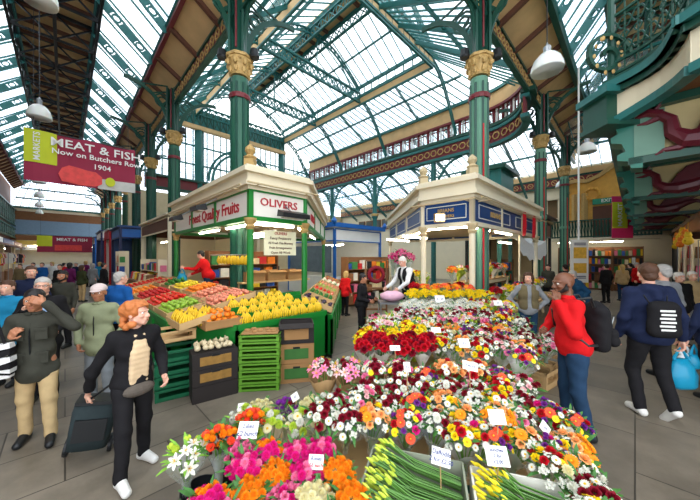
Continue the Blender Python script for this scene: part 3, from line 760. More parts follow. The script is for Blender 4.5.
# steel pipe rails in front of the cornices
for a, b, L1, z in ((K1[1],K1[2],'pale pipe rail in front of the OLIVERS sign',3.5),(K1[0],K1[1],'pale pipe rail along the Quality Fruits sign',3.45),(K2[1],K2[2],'pale pipe rail in front of the front blue sign',3.3),(K2[2],K2[3],'pale pipe rail along the right blue sign',3.32)):
    a = XY(*a); b = XY(*b); d = (b-a).normalized(); nn = d.cross(UP); m = MB()
    m.tube([a+nn*.3+UP*z-d*.2, b+nn*.3+UP*z+d*.2], .02, 6)
    for k in (0.05, .95): p = a.lerp(b, k)+UP*z; m.tube([p, p+nn*.3], .015, 6)
    tag(m.build('pipe_rail', CREAMD), L1, 'rail')
# hanging notice inside the fruit kiosk
c = XY(-1.5,6.55,0)+Vector((-.12,.1,0)); a = c-U2*.42; b = c+U2*.42
o = thing('notice_board', c+UP*2.05, 'cream hanging notice board with red handwriting under the OLIVERS sign', 'notice')
m = MB(); m.beam(a+UP*2.32, b+UP*2.32, .02, .56); m.build('panel', mat('cream_card', srgb(232,226,190), .6), o)
for i, (tx, sz) in enumerate((('OLIVERS', .09), ('Fancy Fruiterers', .085), ('All Fresh This Morning', .07), ('Fruit Arrangements', .075), ('Open All Week', .08))):
    text_mb(tx, sz, c-U1*.016+UP*(2.54-.11*i), U2, UP, .004).build('lettering', RED if i == 0 else TERRA, o)
m = MB(); m.tube([a+U2*.1+UP*2.6, a+U2*.1+UP*2.8], .006, 5); m.tube([b-U2*.1+UP*2.6, b-U2*.1+UP*2.8], .006, 5); m.build('cords', BLACKM, o)

# smaller background kiosks and stalls
def box_kiosk(name, label, t0, t1, s0, s1, h, wallm, fasciam, postm, txt=None, tm=None, name_sub=True, open_front=True, zf=.55, cat='kiosk', ctr=1.0, face='t'):
    c = ts((t0+t1)/2, (s0+s1)/2); o = thing(name, c, label, cat)
    cor = [ts(t0,s0), ts(t1,s0), ts(t1,s1), ts(t0,s1)]
    m = MB(); m.prism([(p.x,p.y) for p in cor], h-.06, h+.1)
    ex = [ts(t0-.15,s0-.15), ts(t1+.15,s0-.15), ts(t1+.15,s1+.15), ts(t0-.15,s1+.15)]
    m.prism([(p.x,p.y) for p in ex], h-.02, h+.06); m.build('cornice', wallm, o)
    for i in range(4):
        a, b = cor[i], cor[(i+1)%4]
        m = MB(); m.beam(a+UP*(h-zf/2-.05), b+UP*(h-zf/2-.05), .08, zf); m.build('fascia', fasciam, o)
        m = MB(); m.box(a+UP*(h-.1)/2, (.12,.12,h-.1), PI/4); m.build('post', postm, o)
        d = (b-a).normalized(); nn = d.cross(UP); m = MB(); m.beam(a+nn*.05+UP*(h-zf-.05), b+nn*.05+UP*(h-zf-.05), .04, .06); m.beam(a+nn*.05+UP*(h-.08), b+nn*.05+UP*(h-.08), .04, .05); m.build('fascia_trim', postm, o)
    m = MB()
    for i in (1, 2): a, b = cor[i], cor[(i+1)%4]; m.beam(a+UP*(h/2-.1), b+UP*(h/2-.1), .05, h-.3)
    m.build('back_wall', wallm, o)
    m = MB()
    for i in (0, 3): a, b = cor[i], cor[(i+1)%4]; m.beam(a+UP*ctr/2, b+UP*ctr/2, .1, ctr)
    m.build('counter', wallm, o)
    if txt:
        a, b = (cor[3], cor[0]) if face == 't' else (cor[0], cor[1])
        d = (b-a).normalized(); nn = d.cross(UP); mm = (a+b)/2
        text_mb(txt, zf*.5, mm+nn*.055+UP*(h-zf/2-.05), d, UP, .01).build('lettering', tm or BL, o)
    return o
DIMG = mat('stall_interior', srgb(150,120,84), .8, 0, .5, 8)
box_kiosk('cream_kiosk', 'cream kiosk with brown sign panels behind the fruit kiosk', 2.9, 6.6, 12.9, 18.4, 3.65, CREAM, TERRA, CREAM)
box_kiosk('blue_kiosk', 'dark teal kiosk with blue fascia left of the cream kiosk', 2.2, 5.2, 20.4, 24.2, 3.7, BLUEP, BRBLUE, NAVY)
box_kiosk('red_kiosk', 'white kiosk with a red corner post and fascia down the left aisle', 2.3, 5.2, 26.8, 30.3, 4.0, WHITEP, REDP, REDP)
box_kiosk('navy_kiosk', 'navy kiosk with white sign beyond the red post kiosk', 2.2, 5.2, 32.0, 36.5, 4.2, NAVY, WHITEP, NAVY)
box_kiosk('navy_kiosk', 'farthest small navy kiosk at the end of the left aisle', 2.2, 5.2, 39, 42.5, 4.0, NAVY, NAVY, BRBLUE)
box_kiosk('white_kiosk', 'white kiosk with bright blue fascia and posts seen between the two big kiosks', 9.6, 13.2, 10.7, 14.8, 3.5, WHITEP, WHITEP, BRBLUE, zf=.62)
m = MB(); c = [ts(9.4,10.5), ts(13.4,10.5), ts(13.4,15.), ts(9.4,15.)]
for i in range(4): m.beam(c[i]+UP*3.62, c[(i+1)%4]+UP*3.62, .12, .22)
for p in c: m.lathe([(.1,3.7),(.16,3.8),(.02,4.0)], p, 8)
tag(m.build('blue_parapet', BRBLUE), 'bright blue parapet rail on top of the white kiosk', 'parapet')
box_kiosk('black_kiosk', 'dark roofed kiosk with brown sign right of the blue kiosk', 14.8, 18.2, 3.2, 6.2, 3.75, CREAMD, TERRA, BLACKM, zf=.7)
m = MB(); m.prism([tuple(ts(a, b))[:2] for a, b in ((14.5,2.9),(18.5,2.9),(18.5,6.5),(14.5,6.5))], 3.86, 4.0); m.prism([tuple(ts(a, b))[:2] for a, b in ((14.7,3.1),(18.3,3.1),(18.3,6.3),(14.7,6.3))], 4.0, 4.12); tag(m.build('kiosk_roof', BLACKM), 'black flat roof lying on the brown sign kiosk', 'roof')
o = thing('teal_booth', ts(13.5,4.6), 'teal green raised booth on posts behind the blue kiosk roof', 'booth')
m = MB(); m.prism([tuple(ts(a, b))[:2] for a, b in ((12.7,3.9),(14.4,3.9),(14.4,5.3),(12.7,5.3))], 4.7, 5.65); m.build('booth_body', TEAL, o)
m = MB(); m.prism([tuple(ts(a, b))[:2] for a, b in ((12.5,3.7),(14.6,3.7),(14.6,5.5),(12.5,5.5))], 5.65, 5.8); m.build('cornice', DKGREEN, o)
for a, b in ((12.8,4.0),(14.3,4.0),(14.3,5.2),(12.8,5.2)): m = MB(); m.box(ts(a,b,2.35), (.14,.14,4.7), PI/4); m.build('post', TEAL, o)

# ------------------------------------------------------------------ hanging lamps
GLOBE = mat('opal_glass', srgb(236,236,230), .25, 0, .03, 3, sub=.2)
def dish_lamp(p, ztop, label, grp, r=.3):
    o = thing('dish_lamp', p, label, 'hanging lamp', grp)
    m = MB(); m.lathe([(r*.98,0),(r,.03),(r*.97,.12),(r*.82,.26),(r*.5,.38),(r*.18,.43),(r*.14,.43),(r*.46,.35),(r*.78,.23),(r*.92,.1),(r*.93,0)], p, 20); m.build('shade', GLOBE, o, smooth=True)
    m = MB(); m.lathe([(r*.22,.42),(r*.24,.56),(r*.12,.6),(r*.05,.66)], p, 10); m.build('fitting', STEEL, o)
    m = MB(); m.tube([p+UP*.62, Vector((p.x, p.y, ztop))], .012, 5); m.build('suspension_wire', BLACKM, o)
LW = [7.2, 12.5, 18, 23.5, 29, 34.5, 40]
for i, w_ in enumerate(LW):
    t0 = -.045*w_; dish_lamp(ts(t0, w_-t0, 6.3 if i else 6.55), Z2, 'white dish lamp hanging in the left aisle, %s' % ORD[i], 'dish lamps down the left aisle', .29 if i else .25)
for (t0, s0, z), l in zip(((7.9,1.44,6.3),(15.2,1.4,6.3),(21.7,3.2,6.3),(17,9,6.)), ('large white dish lamp hanging by the balcony, nearest in the right aisle','white dish lamp hanging beyond the pale column','white dish lamp hanging before the cream end wall','small white lamp hanging deep in the hall')):
    dish_lamp(ts(t0, s0, z), Z2 if s0 < 3 else 9., l, None, .33)
# white conduit pole
m = MB(); m.tube([ts(13.2,1.45,0)+UP*2.4, ts(13.2,1.45,8.9)], .03, 6); o = thing('advert_totem', ts(13.2,1.45,0), 'tall white advert board hanging on a white pole in the right aisle', 'sign')
m.build('pole', WHITEP, o)
c = ts(13.2,1.45,0); m = MB(); m.box(c+UP*1.85+Vector((0,-.03,0)), (.62,.06,1.55)); m.build('board', WHITEP, o)
m = MB(); 
for z, h in ((2.15,.4),(1.6,.36)): m.box(c+UP*z+Vector((0,-.07,0)), (.46,.01,h))
m.build('picture', mat('orange_print', srgb(224,168,60), .6, 0, .5, 9), o)
m = MB(); 
for z in (2.5,2.44,1.3,1.24): m.box(c+UP*z+Vector((0,-.07,0)), (.42,.01,.03))
m.build('print_lines', NAVY, o)

# ------------------------------------------------------------------ banners
LIME = mat('lime_cloth', srgb(196,206,40), .7, 0, .08, 3); WINE = mat('wine_cloth', srgb(150,36,66), .7, 0, .1, 2)
MEAT = mat('meat_print', srgb(226,70,66), .6, 0, .35, 7); GREYP = mat('grey_print', srgb(196,196,190), .6, 0, .25, 5)
def banner(s0, t0, t1, zt, h, label, big=True):
    o = thing('aisle_banner', ts((t0+t1)/2, s0, zt-h), label, 'banner', None)  # the two at the book shelves are added to brighten them
    W = t1-t0; f = lambda a, z, k=0.: ts(t0+a*W, s0, zt-(1-z)*h) - U1*k
    m = MB(); n = 10
    def cell(a0, a1, z0, z1, k=0.):
        m_ = MB(); nn = max(2, int(14*(a1-a0)))
        for i in range(nn):
            x0 = a0+(a1-a0)*i/nn; x1 = a0+(a1-a0)*(i+1)/nn; g = lambda x: .03*math.sin(x*14)
            m_.slab([f(x0,z0,k+g(x0)), f(x1,z0,k+g(x1)), f(x1,z1,k+g(x1)), f(x0,z1,k+g(x0))], .008, U1)
        return m_
    cell(0,1,0,1).build('cloth', WINE, o)
    cell(0,.26,.36,1.,.02).build('lime_panel', LIME, o)
    if big:
        cell(.62,1.,0,.22,.02).build('grey_print', GREYP, o)
        M = Matrix((( U2.x,0,-U1.x,f(0,0).x),(U2.y,0,-U1.y,f(0,0).y),(0,1,0,f(0,0).z),(0,0,0,1)))
        q = [(.30,.06),(.27,.2),(.30,.33),(.36,.40),(.44,.38),(.52,.35),(.60,.34),(.66,.25),(.66,.1),(.6,.03),(.46,.02)]
        mm = MB(); mm.prism([(x*W, z*h) for x, z in q], .035, .065, M); mm.build('meat_picture', MEAT, o)
        mm = MB(); mm.prism([((.74+.05*math.cos(a))*W, (.17+.1*math.sin(a))*h) for a in [2*PI*i/12 for i in range(12)]], .05, .07, M); mm.build('lemon_picture', LIME, o)
        text_mb('MEAT & FISH', h*.235, f(.63,.82,.09), U2, UP, .01, sx=1.12).build('lettering', WHITEP, o)
        text_mb('Now on Butchers Row', h*.15, f(.63,.64,.09), U2, UP, .01, sx=1.02).build('lettering', WHITEP, o)
        text_mb('1904', h*.15, f(.66,.45,.09), U2, UP, .01).build('lettering', WHITEP, o)
        text_mb('MARKETS', h*.13, f(.1,.68,.06), UP, -U2, .01).build('lettering', WHITEP, o)
    else:
        text_mb('MEAT & FISH', h*.25, f(.62,.78,.06), U2, UP, .01).build('lettering', WHITEP, o)
        cell(.3,.8,.1,.45,.03).build('meat_picture', MEAT, o)
    m = MB(); m.tube([ts(t0,s0,zt), ts(t1,s0,zt)], .02, 6); m.tube([ts(t0+.2,s0,zt), ts(t0+.2,s0,Z2-.9)], .008, 4); m.tube([ts(t1-.2,s0,zt), ts(t1-.2,s0,Z2-1.)], .008, 4); m.build('suspension', BLACKM, o)
banner(13.0, -.88, 1.82, 5.9, 1.56, 'large wine red banner reading MEAT & FISH across the left aisle')
banner(34, -1.6, 1.7, 3.75, 1.35, 'small distant wine red banner with lime corner in the left aisle', False)
# lime and magenta hanging banner by the yellow arch
c = ts(19.8,.45,0); o = thing('hanging_banner', c+UP*3.0, 'lime and magenta vertical banner hanging beside the dragon brackets', 'banner')
m = MB(); m.box(c+UP*4.0, (1.05,.03,2.1)); m.build('cloth', mat('magenta_cloth', srgb(200,30,96), .6), o)
m = MB(); m.box(c+UP*4.1-Vector((.15,.03,0)), (.75,.02,1.3)); m.build('lime_panel', LIME, o)
text_mb('MARKET', .3, c+UP*4.1-Vector((.15,.05,0)), UP, (-1,0,0), .01).build('lettering', WHITEP, o)

# ------------------------------------------------------------------ yellow entrance arch at the end of the right aisle
YEL = mat('ochre_plaster', srgb(216,160,64), .55, 0, .18, 4, .3)
E = lambda s, z, k=0.: ts(TMAX-.2-k, s, z)
o = thing('entrance_arch', E(1.2,0), 'ochre baroque plaster arch at the end of the right aisle', 'arch')
M = Matrix((( -U1.x,0,-U2.x,E(0,0).x),( -U1.y,0,-U2.y,E(0,0).y),(0,1,0,0),(0,0,0,1)))   # local x runs toward -s
prof = [(-3.1,4.3),(-3.1,6.2),(-3.3,6.4),(-3.2,6.9),(-2.7,7.0),(-2.2,6.85),(-1.6,7.1),(-.9,7.6),(0,7.8),(.9,7.6),(1.6,7.1),(2.2,6.6),(2.2,4.3)]
m = MB(); m.prism(prof, 0, .5, M); m.build('pediment', YEL, o)
m = MB(); q = prof[1:12]
for a, b in zip(q, q[1:]): m.beam(M @ Vector((a[0],a[1],.55)), M @ Vector((b[0],b[1],.55)), .3, .22)
for x in (-2.8,-2.3,.9,1.6): m.beam(M @ Vector((x,4.3,.6)), M @ Vector((x,6.1,.6)), .22, .25)
for k in range(12):
    a0, a1 = PI*k/12, PI*(k+1)/12; m.beam(M @ Vector((.95+1.6*math.cos(a0),5.0+1.7*math.sin(a0),.6)), M @ Vector((.95+1.6*math.cos(a1),5.0+1.7*math.sin(a1),.6)), .25, .2)
m.build('mouldings', GOLD, o)
m = MB()
for k in range(14):
    a0 = k*.5; m.ell(M @ Vector((-1.9+.35*math.cos(a0),6.0+.35*math.sin(a0),.6)), .1, 6, 4)
m.build('rosette', YEL, o)
m = MB(); m.prism([(-1.9,3.0),(-1.9,5.2),(-.5,5.2),(-.5,3.0)], .5, .6, M); m.build('doorway', TERRA, o)
m = MB(); m.prism([(-1.9,5.3),(-1.9,5.65),(-.5,5.65),(-.5,5.3)], .6, .75, M); m.build('exit_sign', mat('exit_green', srgb(24,130,96), .5), o)
text_mb('EXIT', .28, M @ Vector((-1.2,5.48,.78)), -U1, UP, .01).build('lettering', WHITEP, o)
o = thing('gallery_landing', E(1.2,3.,1), 'dark green landing balustrade over the book stall', 'balustrade')
m = MB(); m.beam(E(-1,3.1,1.3), E(4,3.1,1.3), .9, .14); m.build('floor_slab', CREAM, o)
m = MB()
for z in (3.25,4.25): m.beam(E(-1,z,1.7), E(4,z,1.7), .08, .08)
m.build('rails', DKGREEN, o)
m = MB()
for i in range(34): s0 = -1+5*i/33; m.beam(E(s0,3.2,1.7), E(s0,4.25,1.7), .05, .06)
for i in range(33): s0 = -1+5*i/33; m.beam(E(s0,3.2,1.7), E(s0+.15,4.25,1.7), .03, .03)
m.build('balusters', DKGREEN, o)
# cream arched screen in the white wall
o = thing('arched_screen', ts(TMAX-.6,5.4,0), 'cream row of small arches beside the ochre entrance arch', 'screen')
m = MB(); m.beam(ts(TMAX-.5,3.6,6.1), ts(TMAX-.5,9,6.1), .3, .3); m.beam(ts(TMAX-.5,3.6,4.5), ts(TMAX-.5,9,4.5), .3, .3)
for i in range(7): s0 = 3.6+.9*i; m.beam(ts(TMAX-.5,s0,4.5), ts(TMAX-.5,s0,6.1), .14, .3)
m.build('frame', CREAM, o)
m = MB(); m.beam(ts(TMAX-.35,3.6,5.3), ts(TMAX-.35,9,5.3), .05, 1.5); m.build('glazing', mat('brown_glass', srgb(120,96,66), .3, 0, .2), o)
# ------------------------------------------------------------------ people: smooth implicit surfaces turned into meshes
def sdf_mesh(prims, h, k=.03, clip=None, noise=None, pad=.04):
    """prims: ('c', a, b, ra, rb) tapered capsule | ('e', centre, radii, R or None) | negative with 4th/6th flag; returns verts, quads"""
    lo = np.full(3, 1e9); hi = -lo
    for p in prims:
        if p[0] == 'c':
            for q, r in ((p[1], p[3]), (p[2], p[4])):
                q = np.array(q, float); lo = np.minimum(lo, q-r); hi = np.maximum(hi, q+r)
        elif p[0] == 'e':
            q = np.array(p[1], float); r = max(p[2]); lo = np.minimum(lo, q-r); hi = np.maximum(hi, q+r)
    lo -= pad; hi += pad
    n = np.maximum(4, np.ceil((hi-lo)/h).astype(int)+1)
    ax = [lo[i]+h*np.arange(n[i]) for i in range(3)]
    X, Y, Z = np.meshgrid(*ax, indexing='ij'); X = X.astype(np.float32); Y = Y.astype(np.float32); Z = Z.astype(np.float32)
    F = None
    for p in prims:
        if p[0] == 'c':
            a = np.array(p[1], float); b = np.array(p[2], float); d = b-a; L2 = max(float(d@d), 1e-9)
            t = np.clip(((X-a[0])*d[0]+(Y-a[1])*d[1]+(Z-a[2])*d[2])/L2, 0, 1)
            D = np.sqrt((X-a[0]-t*d[0])**2+(Y-a[1]-t*d[1])**2+(Z-a[2]-t*d[2])**2)-(p[3]+(p[4]-p[3])*t)
        else:
            c = p[1]; r = p[2]; x, y, z = X-c[0], Y-c[1], Z-c[2]
            if len(p) > 3 and p[3] is not None:
                R = np.array(p[3]); x, y, z = (R[0,0]*x+R[1,0]*y+R[2,0]*z, R[0,1]*x+R[1,1]*y+R[2,1]*z, R[0,2]*x+R[1,2]*y+R[2,2]*z)
            q = np.sqrt((x/r[0])**2+(y/r[1])**2+(z/r[2])**2); D = (q-1)*min(r)
        if F is None: F = D
        else:
            m = np.clip(.5+.5*(D-F)/k, 0, 1); F = D*(1-m)+F*m-k*m*(1-m)
    if noise:
        am, fr = noise
        F = F+am*(np.sin(X*fr+Z*fr*.6+1.3)*np.sin(Z*fr*1.3+Y*fr*.5)+.6*np.sin(Y*fr*1.7-Z*fr*.9+X*fr*.4))
    if clip is not None: F = np.maximum(F, clip(X, Y, Z))
    F[0] = F[-1] = 1; F[:,0] = F[:,-1] = 1; F[:,:,0] = F[:,:,-1] = 1
    S = F < 0
    nx, ny, nz = F.shape
    cs = S[:-1,:-1,:-1].astype(np.int8).copy()
    for dx in (0,1):
        for dy in (0,1):
            for dz in (0,1):
                if dx+dy+dz: cs += S[dx:nx-1+dx, dy:ny-1+dy, dz:nz-1+dz]
    act = (cs > 0) & (cs < 8)
    idx = -np.ones(act.shape, int); I = np.argwhere(act); idx[act] = np.arange(len(I))
    acc = np.zeros((len(I), 3)); cnt = np.zeros(len(I))
    cor = [(0,0,0),(1,0,0),(0,1,0),(1,1,0),(0,0,1),(1,0,1),(0,1,1),(1,1,1)]
    for e0, e1 in ((0,1),(2,3),(4,5),(6,7),(0,2),(1,3),(4,6),(5,7),(0,4),(1,5),(2,6),(3,7)):
        a = np.array(cor[e0]); b = np.array(cor[e1]); A = I+a; B = I+b
        fa = F[A[:,0],A[:,1],A[:,2]]; fb = F[B[:,0],B[:,1],B[:,2]]; c = (fa < 0) != (fb < 0)
        t = np.where(c, fa/np.where(fa-fb == 0, 1, fa-fb), 0)
        acc += np.where(c[:,None], a+(b-a)*t[:,None], 0); cnt += c
    V = lo+(I+acc/np.maximum(cnt,1)[:,None])*h
    quads = []
    for axx in range(3):
        u, v = [i for i in range(3) if i != axx]
        s0 = [slice(1,-1)]*3; s1 = [slice(1,-1)]*3; s0[axx] = slice(0,-1); s1[axx] = slice(1,None)
        a = S[tuple(s0)]; b = S[tuple(s1)]; E_ = np.argwhere(a != b)
        if not len(E_): continue
        fl = a[tuple(E_.T)]; P = E_.copy(); P[:,u] += 1; P[:,v] += 1
        o = [P.copy() for _ in range(4)]; o[1][:,u] -= 1; o[2][:,u] -= 1; o[2][:,v] -= 1; o[3][:,v] -= 1
        q = np.stack([idx[x[:,0],x[:,1],x[:,2]] for x in o], 1)
        flip = fl if axx != 1 else ~fl
        q[~flip] = q[~flip][:, ::-1]
        q = q[(q >= 0).all(1)]; quads.append(q)
    return V, (np.concatenate(quads) if quads else np.zeros((0,4), int))

def np_mesh(name, groups, mats, smooth=True):
    """groups: list of (V, Q, material index)"""
    V = []; Q = []; M = []; n = 0
    for v, q, m in groups: V.append(v); Q.append(q+n); M += [m]*len(q); n += len(v)
    V = np.concatenate(V); Q = np.concatenate(Q)
    me = bpy.data.meshes.new(name); me.from_pydata(V.tolist(), [], Q.tolist())
    for m in mats: me.materials.append(m)
    me.polygons.foreach_set('material_index', M)
    if smooth: me.polygons.foreach_set('use_smooth', [True]*len(Q))
    me.update(); return me
def put(name, me, parent, loc=(0,0,0)):
    o = bpy.data.objects.new(name, me); COL.objects.link(o); o.parent = parent; o.location = loc; return o

SKIN = {'fair': mat('fair_skin', srgb(226,172,148), .5, 0, .06, 8, sub=.1), 'tan': mat('tan_skin', srgb(176,118,86), .5, 0, .06, 8), 'dark': mat('dark_skin', srgb(112,70,48), .45, 0, .08, 8)}
EYE = mat('eye_white', srgb(236,232,224), .3, 0, 0); PUPIL = mat('pupil_brown', srgb(36,24,20), .2, 0, 0); LIP = mat('lips', srgb(178,96,88), .5, 0, 0)
def lerp(a, b, k): return tuple(a[i]+(b[i]-a[i])*k for i in range(3))
def vadd(a, b): return (a[0]+b[0], a[1]+b[1], a[2]+b[2])

def hand(wrist, dirv, palmn, side, curl=.6, s=1., h=.006):
    """palm, four unequal bent fingers and a thumb leaving the palm's side; dirv: along the hand, palmn: where the palm faces"""
    d = Vector(dirv).normalized(); n = Vector(palmn); n = (n-d*n.dot(d)).normalized(); a = d.cross(n).normalized()*side   # a: towards the thumb
    w = Vector(wrist); P = [('c', tuple(w), tuple(w+d*.03*s), .024*s, .026*s)]
    for j in range(4):
        off = a*(.031-.021*j)*s
        P.append(('c', tuple(w+d*.025*s+off*.7), tuple(w+d*.085*s+off), .0145*s, .012*s))
    for j, L_ in enumerate((.072, .08, .075, .058)):
        off = a*(.031-.021*j)*s; p0 = w+d*.085*s+off; c = curl*(1+.08*j)
        d1 = (d*math.cos(c*.7)+n*math.sin(c*.7)); p1 = p0+d1*L_*.45*s
        d2 = (d*math.cos(c*1.7)+n*math.sin(c*1.7)); p2 = p1+d2*L_*.32*s
        d3 = (d*math.cos(c*2.4)+n*math.sin(c*2.4)); p3 = p2+d3*L_*.24*s
        P += [('c', tuple(p0), tuple(p1), .0098*s, .009*s), ('c', tuple(p1), tuple(p2), .009*s, .0082*s), ('c', tuple(p2), tuple(p3), .0082*s, .0072*s)]
    t0 = w+d*.028*s+a*.024*s; t1 = t0+(a*.75+d*.6+n*.25).normalized()*.042*s; t2 = t1+(d*.85+a*.2+n*.5*min(1,curl+.3)).normalized()*.032*s
    P += [('c', tuple(t0), tuple(t1), .014*s, .011*s), ('c', tuple(t1), tuple(t2), .011*s, .0085*s)]
    return sdf_mesh(P, h*s, .006)

def head_prims(c, R, fem=False, s=1.):
    """face looks along local -Y"""
    f = lambda x, y, z: tuple(Vector(c)+R @ Vector((x, y, z))*s)
    P = [('e', f(0,.012,.03), (.075*s,.094*s,.088*s), R), ('e', f(0,-.02,-.028), (.06*s,.07*s,.078*s), R),
         ('c', f(-.012,-.062,-.082), f(.012,-.062,-.082), .022*s, .022*s),                 # chin
         ('c', f(-.045,-.01,-.062), f(0,-.055,-.084), .022*s, .022*s), ('c', f(.045,-.01,-.062), f(0,-.055,-.084), .022*s, .022*s),  # jaw
         ('c', f(0,-.084,.012), f(0,-.108,-.024), .008*s, .0125*s), ('c', f(-.012,-.096,-.028), f(.012,-.096,-.028), .009*s, .009*s),  # nose
         ('c', f(-.05,-.07,.03), f(-.014,-.087,.03), .009*s, .009*s), ('c', f(.05,-.07,.03), f(.014,-.087,.03), .009*s, .009*s),   # brows
         ('c', f(-.042,-.068,-.018), f(-.03,-.07,-.022), .018*s, .014*s), ('c', f(.042,-.068,-.018), f(.03,-.07,-.022), .018*s, .014*s),
         ('c', f(-.016,-.086,-.052), f(.016,-.086,-.052), .009*s, .009*s), ('c', f(-.013,-.084,-.062), f(.013,-.084,-.062), .009*s, .009*s),
         ('e', f(-.079,.008,-.004), (.009*s,.02*s,.031*s), R), ('e', f(.079,.008,-.004), (.009*s,.02*s,.031*s), R)]
    return P, f

def person(label, loc, rz, H=1.72, sk='fair', top=None, bottom=None, shoe=BLACKM, hair=None, hair_style='short', fem=False, bulk=1., lean=0., head=(0,0), 
           arms=(((.235,.03,1.14),(.25,-.07,.9)), ((-.235,.03,1.14),(-.25,-.07,.9))), legs=None, detail=1., coat_len=.78, cat='person', group=None, hands=(None,None), inner=None, top_name='jacket', bot_name='trousers', skirt=False, collar=True, zipm=None, beard=False, cap=None, glasses=False, hunch=0., hand_n=((-1,0,0),(1,0,0)), sleeve=1., name='person', pockets=False, hood=False, curl=.6):
    s = H/1.75; o = thing(name, loc, label, cat, group, rz)
    hv = .0135*detail; q = lambda p: (p[0]*s, p[1]*s, p[2]*s)
    lean = -lean                                        # positive lean = forward (-Y)
    pel = (0, 0, .93)
    def up(z, x=0, y=0):                                # torso point at standing height z, leaning about the pelvis
        d = z-.93; return (x, y+math.sin(lean)*d-(hunch*max(0,d-.25)), .93+math.cos(lean)*d)
    chest = up(1.28); neck = up(1.46, 0, .01); hd = up(1.62, 0, -.005+(-.02 if hunch else 0)); sl = up(1.405, .17*bulk**.5, .01); sr = up(1.405, -.17*bulk**.5, .01)
    (le, lh), (re, rh) = arms
    if legs is None: legs = (((.095,-.01,.5),(.1,.02,.09),(0,-1)), ((-.095,-.01,.5),(-.1,.02,.09),(0,-1)))
    (lk, la, lf), (rk, ra, rf) = legs
    # --- the body: one mesh, coarse trunk and limbs, finer head and hands
    B = [('e', q(up(.95)), (.15*s,.1*s,.12*s)), ('e', q(up(1.12)), (.13*s,.09*s,.16*s)), ('e', q(up(1.3)), (.165*s,.1*s,.15*s)), ('c', q(up(1.4)), q(neck), .075*s, .055*s),
         ('c', q(sl), q(sr), .06*s, .06*s)]
    for S_, E_, W_ in ((sl,le,lh),(sr,re,rh)): B += [('c', q(S_), q(E_), .05*s, .037*s), ('c', q(E_), q(W_), .037*s, .025*s)]
    for K_, A_, x in ((lk,la,.085),(rk,ra,-.085)): B += [('c', q((x,0,.9)), q(K_), .08*s, .052*s), ('c', q(K_), q(A_), .052*s, .035*s), ('c', q(A_), q((A_[0]+.0, A_[1]-.02, A_[2]-.03)), .03*s, .026*s)]
    V, F_ = sdf_mesh(B, hv*1.5, .03*s); G = [(V, F_, 0)]
    yaw, pitch = head; R = Matrix.Rotation(yaw, 3, 'Z') @ Matrix.Rotation(pitch, 3, 'X')
    hs = s*1.03; hp, f = head_prims(q(hd), R, fem, hs)
    hp.append(('c', q(neck), f(0,.02,-.05), .056*s, .052*s))
    G.append((*sdf_mesh(hp, .0075*detail, .012*s), 0))
    if detail < 1.7:
        for sx in (-1, 1):
            m_ = MB(); m_.ell(f(sx*.032,-.0735,.012), .0125*hs, 8, 6); n0 = len(m_.v); 
            G.append((np.array([tuple(v) for v in m_.v]), None, 1, m_.f))
            m_ = MB(); m_.ell(f(sx*.032,-.0815,.012), .0062*hs, 8, 6); G.append((np.array([tuple(v) for v in m_.v]), None, 2, m_.f))
        m_ = MB(); m_.ell(f(0,-.091,-.057), (.022*hs,.006*hs,.009*hs), 10, 6, R); G.append((np.array([tuple(v) for v in m_.v]), None, 3, m_.f))
    if detail < 2.6:
        for (E_, W_, side, cu, nn, spec) in ((le,lh,1,curl,hand_n[0],hands[0]),(re,rh,-1,curl,hand_n[1],hands[1])):
            d = Vector(W_)-Vector(E_)
            if spec: d = Vector(spec)
            sg = 1 if (d.normalized().cross(Vector(nn))).dot(Vector((0,-1,.3))) > 0 else -1
            G.append((*hand(q(W_), d, nn, sg, cu, s, .0052*max(1, detail*.8)), 0))
    # assemble with mixed faces
    Vs = []; Fs = []; Ms = []; n = 0
    for g in G:
        fs = g[1].tolist() if g[1] is not None else g[3]
        Vs += g[0].tolist(); Fs += [[i+n for i in ff] for ff in fs]; Ms += [g[2]]*len(fs); n += len(g[0])
    me = bpy.data.meshes.new('body'); me.from_pydata(Vs, [], Fs)
    for m_ in (SKIN[sk], EYE, PUPIL, LIP): me.materials.append(m_)
    me.polygons.foreach_set('material_index', Ms); me.polygons.foreach_set('use_smooth', [True]*len(Fs)); me.update(); body = put('body', me, o)
    b = bulk
    # --- trousers
    T = [('e', q((0,.005,.93)), (.165*s*b,.125*s*b,.13*s))]
    for K_, A_, x in ((lk,la,.088),(rk,ra,-.088)):
        T += [('c', q((x,.0,.88)), q(K_), .1*s*b**.5, .068*s), ('c', q(K_), q(vadd(A_,(0,.0,-.0))), .068*s, .056*s)]
    if skirt: T.append(('c', q((0,0,.9)), q((0,0,.55)), .17*s, .2*s))
    zc = .055*s
    put(bot_name, np_mesh(bot_name, [(*sdf_mesh(T, hv, .025*s, noise=(.004,23), clip=lambda X, Y, Z: Z-(coat_len+.09)*s), 0)], [bottom]), body)
    # --- top
    J = [('e', q(up(1.27)), (.19*s*b,.125*s*b,.17*s)), ('e', q(up(1.08)), (.172*s*b,.128*s*b**1.3,.17*s)), ('c', q(up(1.37, .1)), q(up(1.37,-.1)), .095*s, .095*s),
         ('c', q(sl), q(sr), .066*s, .066*s), ('c', q(up(1.4)), q(up(1.46,0,.01)), .09*s, .068*s)]
    if coat_len < .9: J += [('c', q(up(1.0)), q((0,.01,coat_len+.1)), .15*s*b, .16*s*b), ('e', q((0,.01,coat_len+.12)), (.2*s*b,.158*s*b,.15*s))]
    for S_, E_, W_ in ((sl,le,lh),(sr,re,rh)):
        cuff = lerp(E_, W_, .93*sleeve)
        J += [('c', q(S_), q(E_), .064*s*b**.5, .052*s), ('c', q(E_), q(cuff), .052*s, .042*s)]
